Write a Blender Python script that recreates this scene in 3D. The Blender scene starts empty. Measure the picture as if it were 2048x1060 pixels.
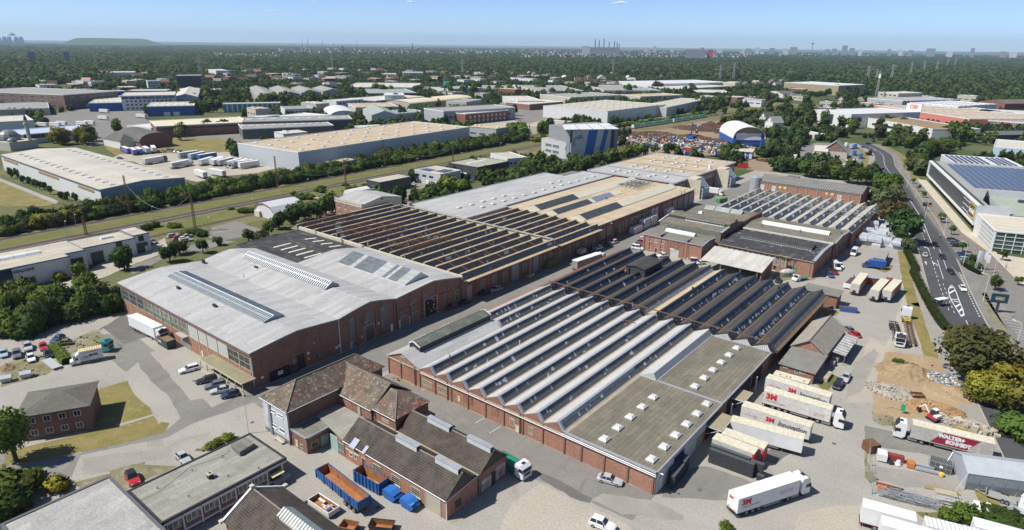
import bpy,math,random
import numpy as np
from mathutils import Vector,Matrix
uni=random.uniform;cho=random.choice;rnd=random.random;PI=math.pi;cos=math.cos;sin=math.sin;hyp=math.hypot;at2=math.atan2
random.seed(7);RNG=np.random.default_rng(7)
R_=math.radians
SCN=bpy.context.scene
COL=SCN.collection
# -- camera
CAM_H=75.0
FPX=1291.46
PITCH,ROLL,HEAD=R_(18.80687),R_(0.69107),R_(-38.52938)
FW=Vector((sin(HEAD)*cos(PITCH),cos(HEAD)*cos(PITCH),-sin(PITCH)))
RT0=Vector((cos(HEAD),-sin(HEAD),0));UP0=RT0.cross(FW)
RT=cos(ROLL)*RT0+sin(ROLL)*UP0
UP=-sin(ROLL)*RT0+cos(ROLL)*UP0
bu=bpy.data.cameras.new('camera');cam=bpy.data.objects.new('camera',bu);COL.objects.link(cam)
bu.sensor_width=36;bu.angle=2*math.atan(1024/FPX)
bu.clip_start=0.5;bu.clip_end=90000
cam.matrix_world=Matrix(((RT.x,UP.x,-FW.x,0),(RT.y,UP.y,-FW.y,0),(RT.z,UP.z,-FW.z,CAM_H),(0,0,0,1)))
SCN.camera=cam
# -- sky, sun, exposure
bS=Vector((-.47,-.62,1.0)).normalized()
SUN_EL=math.asin(bS.z);SUN_ROT=at2(bS.x,bS.y)%(2*PI)
world=bpy.data.worlds.new('World');SCN.world=world;world.use_nodes=True
wn=world.node_tree;wn.nodes.clear()
w_out=wn.nodes.new('ShaderNodeOutputWorld');w_bg=wn.nodes.new('ShaderNodeBackground')
bs=wn.nodes.new('ShaderNodeTexSky');bs.sky_type='NISHITA';bs.sun_disc=False
bs.sun_elevation=SUN_EL;bs.sun_rotation=SUN_ROT;bs.altitude=80
bs.air_density=.45;bs.dust_density=.3;bs.ozone_density=4.2
wn.links.new(bs.outputs['Color'],w_bg.inputs['Color']);w_bg.inputs['Strength'].default_value=0.12
wn.links.new(w_bg.outputs[0],w_out.inputs['Surface'])
bK=bpy.data.lights.new('sun','SUN');bK.energy=4.6;bK.angle=R_(0.53);bK.color=(1.0,.965,.90)
sun=bpy.data.objects.new('sun',bK);COL.objects.link(sun);sun.rotation_euler=(-bS).to_track_quat('-Z','Y').to_euler()
SCN.view_settings.view_transform='Standard';SCN.view_settings.look='None'
SCN.view_settings.exposure=0.5;SCN.view_settings.gamma=1.0;SCN.view_settings.use_curve_mapping=False
SCN.cycles.volume_bounces=0;SCN.cycles.max_bounces=6;SCN.cycles.diffuse_bounces=3;SCN.cycles.glossy_bounces=3
SCN.cycles.transmission_bounces=3;SCN.cycles.transparent_max_bounces=8
SCN.cycles.use_adaptive_sampling=True;SCN.cycles.adaptive_threshold=0.01
# -- survey: points read off the photograph, put on the ground or at a height
TILE={1:(0,40,3.93846),2:(510,40,3.93846),3:(1020,40,3.93846),4:(1528,40,3.93846),5:(0,280,3.93846),6:(510,280,3.93846),7:(1020,280,3.93846),8:(1528,280,3.93846),11:(0,530,3.925),12:(510,530,3.925),13:(1020,530,3.925),14:(1528,530,3.925),15:(0,790,3.925),16:(510,790,3.925),17:(1020,790,3.925),18:(1528,790,3.925),21:(1240,470,4.819),22:(770,560,5.3),23:(1270,370,7.0667),24:(1500,360,7.0667),25:(600,400,7.3115),26:(850,440,7.3115),27:(1180,300,6.8267),31:(1400,720,6.4),32:(1400,880,6.4),33:(1720,820,6.2348),41:(510,700,5.3),42:(0,450,6.2344),43:(380,920,6.0235),51:(1680,260,5.2989),52:(1760,400,6.625),53:(1800,540,5.8871),54:(1640,170,5.0196),0:(0,0,1.0),61:(1700,960,5.8851),62:(230,290,6.6065),63:(1250,230,6.6065),64:(1640,500,4.8182),65:(1150,460,12.047),66:(0,660,7.8769)}
def ray(t,x,y):
 ox,oy,s=TILE[t]
 return RT*(ox+x/s-1024)-UP*(oy+y/s-530)+FW*FPX
def W(t,x,y,z=0.0):
 d=ray(t,x,y);k=(z-CAM_H)/d.z
 return Vector((d.x*k,d.y*k,z))
def P2(t,x,y,z=0.0):
 w=W(t,x,y,z);return(w.x,w.y)
# -- mesh builder
class MB:
 def __init__(s):s.v=[];s.f=[]
 def poly(s,pts):
  n=len(s.v);s.v+=[tuple(p)for p in pts];s.f.append(tuple(range(n,n+len(pts))));return s
 def box(s,x0,x1,y0,y1,z0,z1):
  n=len(s.v)
  s.v+=[(x0,y0,z0),(x1,y0,z0),(x1,y1,z0),(x0,y1,z0),(x0,y0,z1),(x1,y0,z1),(x1,y1,z1),(x0,y1,z1)]
  s.f+=[tuple(n+i for i in q)for q in((3,2,1,0),(4,5,6,7),(0,1,5,4),(1,2,6,5),(2,3,7,6),(3,0,4,7))];return s
 def prism(s,pts,z0,z1,top=True,bot=False):
  n=len(s.v);k=len(pts)
  s.v+=[(p[0],p[1],z0)for p in pts]+[(p[0],p[1],z1)for p in pts]
  for i in range(k):j=(i+1)%k;s.f.append((n+i,n+j,n+k+j,n+k+i))
  if top:s.f.append(tuple(n+k+i for i in range(k)))
  if bot:s.f.append(tuple(n+i for i in reversed(range(k))))
  return s
 def ext(s,prof,ax,a,b,caps=True,closed=True):
  n=len(s.v);k=len(prof)
  for t in(a,b):
   s.v+=[((t,u,z)if ax=='x' else(u,t,z))for u,z in prof]
  for i in range(k if closed else k-1):j=(i+1)%k;s.f.append((n+i,n+j,n+k+j,n+k+i))
  if caps and closed:s.f+=[tuple(n+i for i in range(k)),tuple(n+k+i for i in reversed(range(k)))]
  return s
 def loft(s,rings,cap=True):
  n=len(s.v);k=len(rings[0])
  for r in rings:s.v+=[tuple(p)for p in r]
  for a in range(len(rings)-1):
   for i in range(k):j=(i+1)%k;s.f.append((n+a*k+i,n+a*k+j,n+(a+1)*k+j,n+(a+1)*k+i))
  if cap:s.f+=[tuple(n+i for i in reversed(range(k))),tuple(n+(len(rings)-1)*k+i for i in range(k))]
  return s
 def bar(s,a,b,r=.05,r2=None,n=4):
  a=Vector(a);b=Vector(b);d=(b-a)
  if d.length<1e-6:return s
  d.normalize();u=d.cross(Vector((0,0,1)))
  if u.length<1e-3:u=Vector((1,0,0))
  u.normalize();w=d.cross(u);r2=r if r2 is None else r2
  a7=lambda c,q:[c+q*(cos(2*PI*(i+.5)/n)*u+sin(2*PI*(i+.5)/n)*w)for i in range(n)]
  return s.loft([a7(a,r),a7(b,r2)])
 def path(s,pts,r=.03,n=4):
  for a,b in zip(pts,pts[1:]):s.bar(a,b,r,n=n)
  return s
 def cyl(s,x,y,z0,z1,r,n=12,r2=None,ax='z'):
  r2=r if r2 is None else r2;o={'z':lambda a,b,c:(x+a,y+b,c),'y':lambda a,b,c:(x+a,c,y+b),'x':lambda a,b,c:(c,x+a,y+b)}[ax]
  a7=lambda c,q:[o(q*cos(2*PI*i/n),q*sin(2*PI*i/n),c)for i in range(n)]
  return s.loft([a7(z0,r),a7(z1,r2)])
 def dome(s,x0,x1,y0,y1,z,h):
  cx,cy=(x0+x1)/2,(y0+y1)/2;q=.62
  a=[(x0,y0,z),(x1,y0,z),(x1,y1,z),(x0,y1,z)]
  b=[(cx+(p[0]-cx)*q,cy+(p[1]-cy)*q,z+h)for p in a]
  return s.loft([a,b])
 def data(s,name,mat,smooth=False):
  me=bpy.data.meshes.new(name);me.from_pydata(s.v,[],s.f)
  if mat:me.materials.append(mat)
  if smooth:me.polygons.foreach_set('use_smooth',[True]*len(me.polygons))
  me.update();return me
 def ea(s,name,mat,parent=None,**k):
  for i in range(0,len(s.v),8):
   m=MB();b=s.v[i:i+8];m.box(b[0][0],b[6][0],b[0][1],b[6][1],b[0][2],b[6][2]);m.o(name,mat,parent,**k)
 def o(s,name,mat,parent=None,label=None,smooth=False,loc=None,stuff=False,**kw):
  return put(name,s.data(name,mat,smooth),parent,label=label,loc=loc,kind='stuff' if stuff else None,**kw)
ORG={}
def put(name,me,parent=None,loc=None,rz=0,label=None,cat=None,group=None,kind=None,mat=None,scale=None):
 o=bpy.data.objects.new(name,me);COL.objects.link(o)
 if parent is not None:o.parent=parent
 if parent is not None and parent.name in ORG:
  g=ORG[parent.name];l=loc or(0,0,0);loc=(l[0]-g[0],l[1]-g[1],l[2]-g[2])
 if loc is not None:o.location=loc
 if rz:o.rotation_euler=(0,0,rz)
 if scale is not None:o.scale=scale
 for k,v in(('label',label),('category',cat),('group',group),('kind',kind)):
  if v:o[k]=v
 if mat is not None and o.material_slots:o.material_slots[0].link='OBJECT';o.material_slots[0].material=mat
 return o
def bx(a,*k,**q):return MB().box(*a).o(*k,**q)
def ex(a,*k,**q):return MB().ext(*a).o(*k,**q)
def ae(name,label,cat,loc=(0,0,0),rz=0,group=None):
 loc=tuple(loc)if len(loc)==3 else(loc[0],loc[1],0)
 return put(name,None,None,loc,rz,label,cat,group)
KIDS={}
def kids(o):
 return list(o.children)
def dup(o,loc=None,rz=None,parent=None,label=None,group=None,mats=None):
 c=o.copy();COL.objects.link(c)
 if parent is not None:c.parent=parent
 if loc is not None:c.location=loc
 if rz is not None:c.rotation_euler=(0,0,rz)
 if label:c['label']=label
 if group:c['group']=group
 if mats:
  m=mats.get(c.name.split('.')[0])
  if m is not None and c.material_slots:c.material_slots[0].link='OBJECT';c.material_slots[0].material=m
 for k in kids(o):dup(k,parent=c,mats=mats)
 return c
# -- materials
aM={}
def lin(c):
 return tuple((v/12.92 if v<=.04045 else((v+.055)/1.055)**2.4)for v in c)
class NT:
 def __init__(s,m):s.t=m.node_tree
 def n(s,typ,**kw):
  x=s.t.nodes.new(typ)
  for k,v in kw.items():
   if k.startswith('i_'):x.inputs[k[2:].replace('_',' ')].default_value=v
   else:setattr(x,k,v)
  return x
 def l(s,a,b):s.t.links.new(a,b)
 def mix(s,fac,a,b,mode='MIX'):
  x=s.t.nodes.new('ShaderNodeMix');x.data_type='RGBA';x.blend_type=mode
  for i,v in((0,fac),(6,a),(7,b)):
   if hasattr(v,'is_linked'):s.l(v,x.inputs[i])
   else:x.inputs[i].default_value=v if i==0 else(*v,1)if len(v)==3 else v
  return x.outputs[2]
 def ramp(s,src,stops):
  r=s.t.nodes.new('ShaderNodeValToRGB');e=r.color_ramp.elements
  while len(e)<len(stops):e.new(.5)
  for q,(p,c)in zip(e,stops):q.position=p;q.color=(c,c,c,1)if not hasattr(c,'__len__')else(*c,1)
  s.l(src,r.inputs[0]);return r.outputs[0]
 def noise(s,vec,scale,detail=3,rough=.6,dist=0):
  x=s.n('ShaderNodeTexNoise',i_Scale=scale,i_Detail=detail,i_Roughness=rough,i_Distortion=dist)
  if vec is not None:s.l(vec,x.inputs['Vector'])
  return x.outputs['Fac']
 def mapping(s,vec,scale=(1,1,1),rot=(0,0,0)):
  m=s.n('ShaderNodeMapping');m.inputs['Scale'].default_value=scale;m.inputs['Rotation'].default_value=rot
  s.l(vec,m.inputs['Vector']);return m.outputs[0]
def bg(name,rough=.8,metal=0,spec=.3):
 m=bpy.data.materials.new(name);m.use_nodes=True;t=NT(m)
 b=m.node_tree.nodes['Principled BSDF'];b.inputs['Roughness'].default_value=rough;b.inputs['Metallic'].default_value=metal
 b.inputs['Specular IOR Level'].default_value=spec
 tc=t.n('ShaderNodeTexCoord')
 return m,t,b,tc.outputs['Object']
def aa(c,rough=.45,metal=0,spec=.4,var=.08,sc=.6,coat=0):
 key=str(('paint',c,rough,metal,spec,var,sc,coat))
 if key in aM:return aM[key]
 m,t,b,oc=bg('paint',rough,metal,spec)
 f=t.ramp(t.noise(oc,sc,4,.7),[(.3,0),(.75,1)])
 d=tuple(v*(1-2.2*var)for v in c)
 t.l(t.mix(f,c,d),b.inputs['Base Color'])
 if coat:b.inputs['Coat Weight'].default_value=coat;b.inputs['Coat Roughness'].default_value=.08
 aM[key]=m;return m
def ab(c,c2=None,scale=.15,fine=3.,stain=None,stain_amt=.5,rough=.9,bump=0,streak=None,lines=None,lc=None,spec=.2,cracks=None):
 key=str(('surf',c,c2,scale,fine,stain,stain_amt,rough,bump,streak,lines,lc,spec,cracks))
 if key in aM:return aM[key]
 m,t,b,oc=bg('surf',rough,0,spec)
 c2=c2 or tuple(v*.78 for v in c)
 col=t.mix(t.ramp(t.noise(oc,scale,5,.62,.4),[(.34,0),(.66,1)]),c,c2)
 g=t.ramp(t.noise(oc,fine,3,.7),[(.25,.72),(.75,1.16)])
 col=t.mix(1.0,col,g,'MULTIPLY')
 if stain:
  s=t.ramp(t.noise(oc,scale*2.3,6,.7,.8),[(.56,0),(.70,stain_amt)])
  col=t.mix(s,col,stain)
 if streak:
  sv=t.mapping(oc,streak[0])
  s2=t.ramp(t.noise(sv,streak[1],4,.6),[(.48,0),(.72,streak[2])])
  col=t.mix(s2,col,streak[3])
 if lines:
  br=t.n('ShaderNodeTexBrick',offset=.5,i_Scale=1.0,i_Mortar_Size=lines[2],i_Brick_Width=lines[0],i_Row_Height=lines[1],i_Bias=0.)
  t.l(t.mapping(oc,(1,1,1),(0,0,lines[3])),br.inputs['Vector'])
  br.inputs['Color1'].default_value=(1,1,1,1);br.inputs['Color2'].default_value=(.8,.8,.8,1);br.inputs['Mortar'].default_value=(*([.45]*3),1)if lc is None else(*lc,1)
  col=t.mix(1.0,col,br.outputs['Color'],'MULTIPLY')
 if cracks:
  vo=t.n('ShaderNodeTexVoronoi',feature='DISTANCE_TO_EDGE',i_Scale=cracks[0]);wv=t.n('ShaderNodeTexNoise',i_Scale=1.2,i_Detail=3.);t.l(oc,wv.inputs['Vector']);t.l(t.mix(.12,oc,wv.outputs['Color'],'ADD'),vo.inputs['Vector'])
  col=t.mix(1.0,col,t.ramp(vo.outputs['Distance'],[(cracks[1]*.4,cracks[2]),(cracks[1],1.)]),'MULTIPLY')
 t.l(col,b.inputs['Base Color'])
 if bump:
  bp=t.n('ShaderNodeBump',i_Strength=bump,i_Distance=.05);t.l(g,bp.inputs['Height']);t.l(bp.outputs[0],b.inputs['Normal'])
 aM[key]=m;return m
def am(c,per=.3,ax='x',rough=.55,var=.12,amt=.5,metal=0,rust=None):
 key=str(('corrug',c,per,ax,rough,var,amt,metal,rust))
 if key in aM:return aM[key]
 m,t,b,oc=bg('corrug',rough,metal,.4)
 sep=t.n('ShaderNodeSeparateXYZ');t.l(oc,sep.inputs[0])
 w=t.n('ShaderNodeMath',operation='ADD');
 if ax=='z':t.l(sep.outputs[0],w.inputs[0]);t.l(sep.outputs[1],w.inputs[1])
 else:t.l(sep.outputs[1 if ax=='x' else 0],w.inputs[0]);w.inputs[1].default_value=0
 s=t.n('ShaderNodeMath',operation='MULTIPLY');t.l(w.outputs[0],s.inputs[0]);s.inputs[1].default_value=2*PI/per
 si=t.n('ShaderNodeMath',operation='SINE');t.l(s.outputs[0],si.inputs[0])
 bl=t.ramp(t.noise(oc,.35,5,.65),[(.3,0),(.7,1)])
 col=t.mix(bl,c,tuple(v*(1-2*var)for v in c))
 if rust:col=t.mix(t.ramp(t.noise(oc,.8,6,.75,.6),[(.52,0),(.66,.8)]),col,rust)
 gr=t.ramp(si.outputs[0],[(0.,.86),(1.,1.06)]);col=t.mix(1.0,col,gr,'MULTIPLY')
 t.l(col,b.inputs['Base Color'])
 bp=t.n('ShaderNodeBump',i_Strength=amt,i_Distance=per*.3);t.l(si.outputs[0],bp.inputs['Height']);t.l(bp.outputs[0],b.inputs['Normal'])
 aM[key]=m;return m
def brick(c,c2,soot=(.05,.035,.03),amt=.45):
 key=str(('brick',c,c2,soot,amt))
 if key in aM:return aM[key]
 m,t,b,oc=bg('brick',.92,0,.15)
 sep=t.n('ShaderNodeSeparateXYZ');t.l(oc,sep.inputs[0])
 a=t.n('ShaderNodeMath',operation='ADD');t.l(sep.outputs[0],a.inputs[0]);t.l(sep.outputs[1],a.inputs[1])
 cb=t.n('ShaderNodeCombineXYZ');t.l(a.outputs[0],cb.inputs[0]);t.l(sep.outputs[2],cb.inputs[1])
 br=t.n('ShaderNodeTexBrick',offset=.5,i_Scale=1.0,i_Mortar_Size=.012,i_Brick_Width=.26,i_Row_Height=.085)
 t.l(cb.outputs[0],br.inputs['Vector'])
 br.inputs['Color1'].default_value=(*c,1);br.inputs['Color2'].default_value=(*c2,1);br.inputs['Mortar'].default_value=(.27,.22,.18,1)
 col=br.outputs['Color']
 f=t.ramp(t.noise(oc,2.2,4,.75),[(.25,.62),(.78,1.25)])
 col=t.mix(1.0,col,f,'MULTIPLY')
 st=t.ramp(t.noise(t.mapping(oc,(1,1,.35)),.35,6,.7,.7),[(.5,0),(.72,amt)])
 t.l(t.mix(st,col,soot),b.inputs['Base Color'])
 bp=t.n('ShaderNodeBump',i_Strength=.3,i_Distance=.02);t.l(br.outputs['Fac'],bp.inputs['Height']);bp.invert=True;t.l(bp.outputs[0],b.inputs['Normal'])
 aM[key]=m;return m
def tiles(c,c2,spot=None,spot_amt=.8,per=.34,ax='x',bump=.9):
 key=str(('tiles',c,c2,spot,spot_amt,per,ax,bump))
 if key in aM:return aM[key]
 m,t,b,oc=bg('tiles',.85,0,.25)
 v=t.mapping(oc,(1,1,1),(0,0,0 if ax=='x' else R_(90)))
 br=t.n('ShaderNodeTexBrick',offset=0.,i_Scale=1.0,i_Mortar_Size=.035,i_Brick_Width=per*.75,i_Row_Height=per)
 t.l(v,br.inputs['Vector']);br.inputs['Color1'].default_value=(*c,1);br.inputs['Color2'].default_value=(*c2,1);br.inputs['Mortar'].default_value=(*[q*.3 for q in c2],1)
 col=br.outputs['Color']
 col=t.mix(t.ramp(t.noise(oc,.5,5,.7),[(.4,0),(.7,.6)]),col,tuple(q*1.55 for q in c))
 if spot:
  vo=t.n('ShaderNodeTexVoronoi',i_Scale=1/per*.8);t.l(v,vo.inputs['Vector'])
  sp=t.n('ShaderNodeSeparateColor');t.l(vo.outputs['Color'],sp.inputs[0])
  big=t.ramp(t.noise(oc,.22,3,.6),[(.42,0),(.62,1)])
  k=t.n('ShaderNodeMath',operation='MULTIPLY');t.l(t.ramp(sp.outputs[0],[(.80,0),(.82,spot_amt)]),k.inputs[0]);t.l(big,k.inputs[1])
  col=t.mix(k.outputs[0],col,spot)
  pale=t.ramp(sp.outputs[1],[(.86,0),(.88,.5)]);col=t.mix(pale,col,(.33,.29,.23))
 t.l(col,b.inputs['Base Color'])
 bp=t.n('ShaderNodeBump',i_Strength=bump,i_Distance=.06);t.l(br.outputs['Fac'],bp.inputs['Height']);bp.invert=True;t.l(bp.outputs[0],b.inputs['Normal'])
 aM[key]=m;return m
def aC(c=(.02,.03,.04),rough=.12,var=.5,sc=.5,c2=None,per=None):
 key=str(('glassy',c,rough,var,sc,c2,per))
 if key in aM:return aM[key]
 m,t,b,oc=bg('glassy',rough,0,.6)
 vo=t.n('ShaderNodeTexVoronoi',i_Scale=sc,feature='F1',distance='CHEBYCHEV');t.l(oc,vo.inputs['Vector'])
 sp=t.n('ShaderNodeSeparateColor');t.l(vo.outputs['Color'],sp.inputs[0])
 c2=c2 or tuple(v+.12*var for v in c)
 t.l(t.mix(t.ramp(sp.outputs[0],[(.45,0),(1.,var)]),c,c2),b.inputs['Base Color'])
 t.l(t.ramp(sp.outputs[1],[(0.,rough*.6),(1.,rough*2.2)]),b.inputs['Roughness'])
 aM[key]=m;return m
def leaf(c,c2,dark=.5):
 key=str(('leaf',c,c2,dark))
 if key in aM:return aM[key]
 m,t,b,oc=bg('leaf',.75,0,.18)
 oi=t.n('ShaderNodeObjectInfo')
 f=t.ramp(t.noise(oc,.42,3,.6),[(.36,0),(.64,1)])
 col=t.mix(f,c,c2)
 g=t.ramp(t.noise(oc,1.7,2,.6),[(.3,dark),(.7,1.25)]);col=t.mix(1.0,col,g,'MULTIPLY')
 hs=t.n('ShaderNodeHueSaturation');t.l(col,hs.inputs['Color'])
 mr=t.n('ShaderNodeMapRange');t.l(oi.outputs['Random'],mr.inputs[0]);mr.inputs[3].default_value=.47;mr.inputs[4].default_value=.52;t.l(mr.outputs[0],hs.inputs['Hue'])
 ml=t.n('ShaderNodeMath',operation='MULTIPLY');t.l(oi.outputs['Random'],ml.inputs[0]);ml.inputs[1].default_value=7.31
 fr=t.n('ShaderNodeMath',operation='FRACT');t.l(ml.outputs[0],fr.inputs[0])
 m2=t.n('ShaderNodeMapRange');t.l(fr.outputs[0],m2.inputs[0]);m2.inputs[3].default_value=.66;m2.inputs[4].default_value=1.36;t.l(m2.outputs[0],hs.inputs['Value'])
 t.l(hs.outputs[0],b.inputs['Base Color'])
 ge=t.n('ShaderNodeNewGeometry');vt=t.n('ShaderNodeVectorTransform',vector_type='NORMAL',convert_from='OBJECT',convert_to='WORLD');t.l(oc,vt.inputs[0])
 nz=t.n('ShaderNodeVectorMath',operation='NORMALIZE');t.l(vt.outputs[0],nz.inputs[0]);sc=t.n('ShaderNodeVectorMath',operation='SCALE');t.l(nz.outputs[0],sc.inputs[0]);sc.inputs['Scale'].default_value=1.1
 ad=t.n('ShaderNodeVectorMath',operation='ADD');t.l(sc.outputs[0],ad.inputs[0]);t.l(ge.outputs['Normal'],ad.inputs[1]);n2=t.n('ShaderNodeVectorMath',operation='NORMALIZE');t.l(ad.outputs[0],n2.inputs[0]);t.l(n2.outputs[0],b.inputs['Normal'])
 tr=t.n('ShaderNodeBsdfTranslucent');t.l(t.mix(1.0,hs.outputs[0],(1.0,1.1,.45),'MULTIPLY'),tr.inputs['Color'])
 mx=t.n('ShaderNodeMixShader',i_Fac=.32);t.l(b.outputs[0],mx.inputs[1]);t.l(tr.outputs[0],mx.inputs[2])
 t.l(mx.outputs[0],m.node_tree.nodes['Material Output'].inputs['Surface'])
 aM[key]=m;return m

# == SETTING
def jag(pts,amp,step=2.0):
 if not amp:return pts
 out=[]
 for(x0,y0),(x1,y1)in zip(pts,pts[1:]+pts[:1]):
  n=max(1,int(hyp(x1-x0,y1-y0)/step))
  for i in range(n):
   q=i/n;out.append((x0+(x1-x0)*q+uni(-amp,amp),y0+(y1-y0)*q+uni(-amp,amp)))
 return out
SHEETS=[];NAMED={}
def af(name,pts,mat,z,amp=0,step=2.0,kind='structure'):
 from mathutils.geometry import tessellate_polygon
 pts=jag([tuple(p[:2])for p in pts],amp,step)
 me=bpy.data.meshes.new(name)
 v=[(p[0],p[1],z)for p in pts]
 tri=tessellate_polygon([[Vector(p)for p in v]])
 me.from_pydata(v,[],[tuple(t)for t in tri]);me.materials.append(mat)
 bad=[p for p in me.polygons if p.normal.z<0]
 for p in bad:p.flip()
 me.update()
 SHEETS.append(pts);NAMED.setdefault(name,[]).append(pts)
 return put(name,me,kind=kind)
def pp(t,*xy):return[P2(t,x,y)for x,y in xy]
def ground_mat():
 m,t,b,oc=bg('land',.95,0,.1);oc=t.mapping(oc,(1,1,1))
 big=t.ramp(t.noise(oc,.004,6,.6,.6),[(.36,0),(.62,1)])
 col=t.mix(big,(.06,.085,.03),(.135,.135,.062))
 mid=t.ramp(t.noise(oc,.03,5,.65),[(.45,0),(.7,1)]);col=t.mix(mid,col,(.055,.085,.025))
 g=t.ramp(t.noise(oc,.9,4,.75),[(.25,.6),(.78,1.3)]);col=t.mix(1.0,col,g,'MULTIPLY')
 t.l(col,b.inputs['Base Color']);return m
M_LAND=ground_mat()
MB().poly([(-60000,-20000,-.05),(60000,-20000,-.05),(60000,60000,-.05),(-60000,60000,-.05)]).o('ground',M_LAND)['kind']='structure'
M_YARD=ab((.335,.312,.272),(.292,.273,.24),.045,2.6,(.20,.18,.145),.5,bump=.2,streak=((.12,1,1),.25,.3,(.375,.352,.31)))
aJ=ab((.225,.212,.19),(.185,.175,.158),.07,3.0,(.29,.265,.225),.45,bump=.25,streak=((1,.08,1),.4,.4,(.135,.128,.118)),cracks=(.14,.010,.84))
M_ASPD=ab((.155,.145,.13),(.125,.118,.108),.12,3.0,(.2,.185,.16),.4)
a9=ab((.30,.28,.245),(.26,.24,.21),.2,4.0,(.19,.17,.15),.4)
M_ROAD=ab((.082,.083,.086),(.062,.063,.066),.06,3.5,(.11,.11,.11),.5)
M_PAVE=ab((.31,.275,.225),(.265,.24,.20),.2,3.0,(.2,.18,.15),.3,lines=(.6,.6,.03,0))
M_SLAB=ab((.50,.44,.345),(.45,.395,.31),.15,2.0,None,0)
M_CARP=ab((.26,.232,.20),(.225,.205,.178),.2,4.0,(.17,.155,.135),.35,lines=(.4,.4,.02,0))
bJ=ab((.245,.19,.075),(.155,.145,.045),.16,2.4,(.33,.26,.14),.7,bump=.5)
bF=ab((.105,.125,.03),(.165,.15,.05),.15,2.6,(.06,.085,.02),.5,bump=.5)
a4=ab((.27,.235,.165),(.14,.135,.055),.25,2.2,(.10,.115,.035),.7,bump=.5)
M_EARTH=ab((.375,.275,.16),(.30,.22,.13),.12,1.8,(.22,.165,.10),.5,bump=.6)
a2=ab((.40,.36,.295),(.355,.32,.26),.08,2.5,(.28,.25,.19),.5,bump=.4)
M_BALL=ab((.20,.17,.135),(.15,.13,.105),.3,5.0,(.11,.10,.04),.4,bump=.9)
M_BRUSTY=ab((.20,.17,.085),(.115,.12,.04),.09,2.0,(.27,.225,.14),.6,bump=.5)
bE=aa((.72,.72,.70),.7,var=.15,sc=2)
M_KERB=ab((.40,.36,.29),(.33,.30,.25),.5,4.)
M_SAND=ab((.30,.22,.14),(.235,.18,.12),.05,1.2,(.16,.12,.08),.6)
yard=[(-222,44),(-224,5),(-215,-30),(45,-30),(24,112),(13.5,150),(-2,188),(-8.5,206),(-15.5,232),(-22.5,258),(-29,285),(-37,318),(-44,340),(-55,372),(-72,424),(-137,426),(-137,392),(-200,392),(-212,290),(-224,180),(-218,134),(-206,110),(-199,68)]
af('works_yard',yard,M_YARD,.0,.25)
af('works_street',[(-126.4,62),(-110.6,62),(-110.4,92),(-110.2,204),(-112,330),(-112,400),(-128,400),(-128,306),(-126.4,300)],aJ,.006,.12)
af('delivery_lane',[(-109,84),(-109,90.2),(-62,90.2),(-39,90.3),(-39,82),(-55,81),(-62,79.5),(-84,80.4),(-100,84)],aJ,.005,.15)
af('west_lane',pp(15,(640,400),(1140,330),(1290,290),(1420,180),(1330,20),(1180,-120),(1100,-220),(1090,-260),(990,-180),(850,-290),(560,-400),(700,-470),(860,-480),(1110,-430),(1320,-270),(1660,100),(2010,-60),(2041,40),(1500,230),(1320,330),(640,470)),aJ,.007,.15)
af('dark_lane',pp(11,(370,850),(720,790),(960,720),(960,640),(780,520),(830,470),(700,560),(980,380),(1060,480),(1170,560),(970,620),(1010,690),(1110,790),(880,880),(740,940),(390,960)),M_ASPD,.012,.12)
af('drive_to_gate',pp(15,(0,455),(60,445),(100,530),(640,455),(560,640),(0,640)),aJ,.008,.1)
for q,mt,z in((pp(15,(1145,370),(1275,340),(1285,400),(1145,410)),a9,.016),(pp(15,(650,500),(1000,450),(1330,420),(1330,480),(860,600),(650,630)),a9,.013),(pp(15,(570,690),(860,615),(1010,560),(1150,520),(1100,620),(1000,740),(700,760)),a4,.015),(pp(15,(860,600),(1060,540),(1390,560),(1190,650),(960,740)),a4,.018),(pp(17,(215,600),(330,640),(640,810),(620,850),(480,800),(240,660)),M_ASPD,.016),(pp(17,(640,820),(720,770),(1130,830),(1360,940),(1360,990),(870,930)),a9,.014),(pp(18,(330,280),(380,290),(330,360),(100,540),(-60,500),(60,420)),M_ASPD,.013),(pp(17,(1160,640),(1500,560),(1560,560),(1950,700),(1700,830),(1200,800)),aJ,.012),(pp(18,(790,240),(1050,290),(1560,470),(1900,560),(1890,610),(1560,560),(1290,470),(800,390)),aJ,.011),(pp(18,(880,560),(1560,650),(1530,750),(1090,720),(830,640)),a9,.012),(pp(16,(760,720),(800,700),(850,760),(780,790)),a9,.014),(pp(14,(1150,300),(1230,290),(1240,330),(1180,320)),M_ASPD,.014),(pp(14,(700,780),(860,660),(900,700),(760,1000),(640,1040)),a9,.011),(pp(18,(250,940),(560,870),(760,860),(730,1080),(240,1080)),a2,.010),(pp(17,(0,860),(240,690),(500,830),(700,910),(900,1000),(1000,1100),(-100,1100)),a2,.009),(pp(11,(1180,690),(1480,590),(1900,930),(1700,1040),(1500,1060)),M_YARD,.013)):
 af('patch',q,mt,z,.18,1.5)
af('yard_by_rubble',pp(14,(830,560),(960,640),(1160,60),(1000,150),(1260,240),(1290,390),(1380,560),(1000,680),(880,860),(860,1080),(640,1080)),a2,.008,.3)
for t_,x,y in((18,550,382),(15,1980,215),(11,1525,910),(15,1550,430),(17,1490,745),(16,965,885),(12,1040,565)):
 w=W(t_,x,y);o=MB().cyl(w.x,w.y,.0,.035,.42,14).o('manhole_cover',aa((.12,.11,.10),.7));o['kind']='structure'
af('dry_lawn',pp(15,(735,125),(720,-30),(1000,-110),(1060,10),(1170,100),(1230,200),(1240,230),(1260,215),(1330,225),(1290,295),(1000,370),(640,448),(110,545),(20,560),(40,470),(130,425),(700,290)),bJ,.02,.2)
af('lawn_path',pp(15,(905,235),(1240,140),(1245,152),(930,250)),M_YARD,.03,.03)
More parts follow.
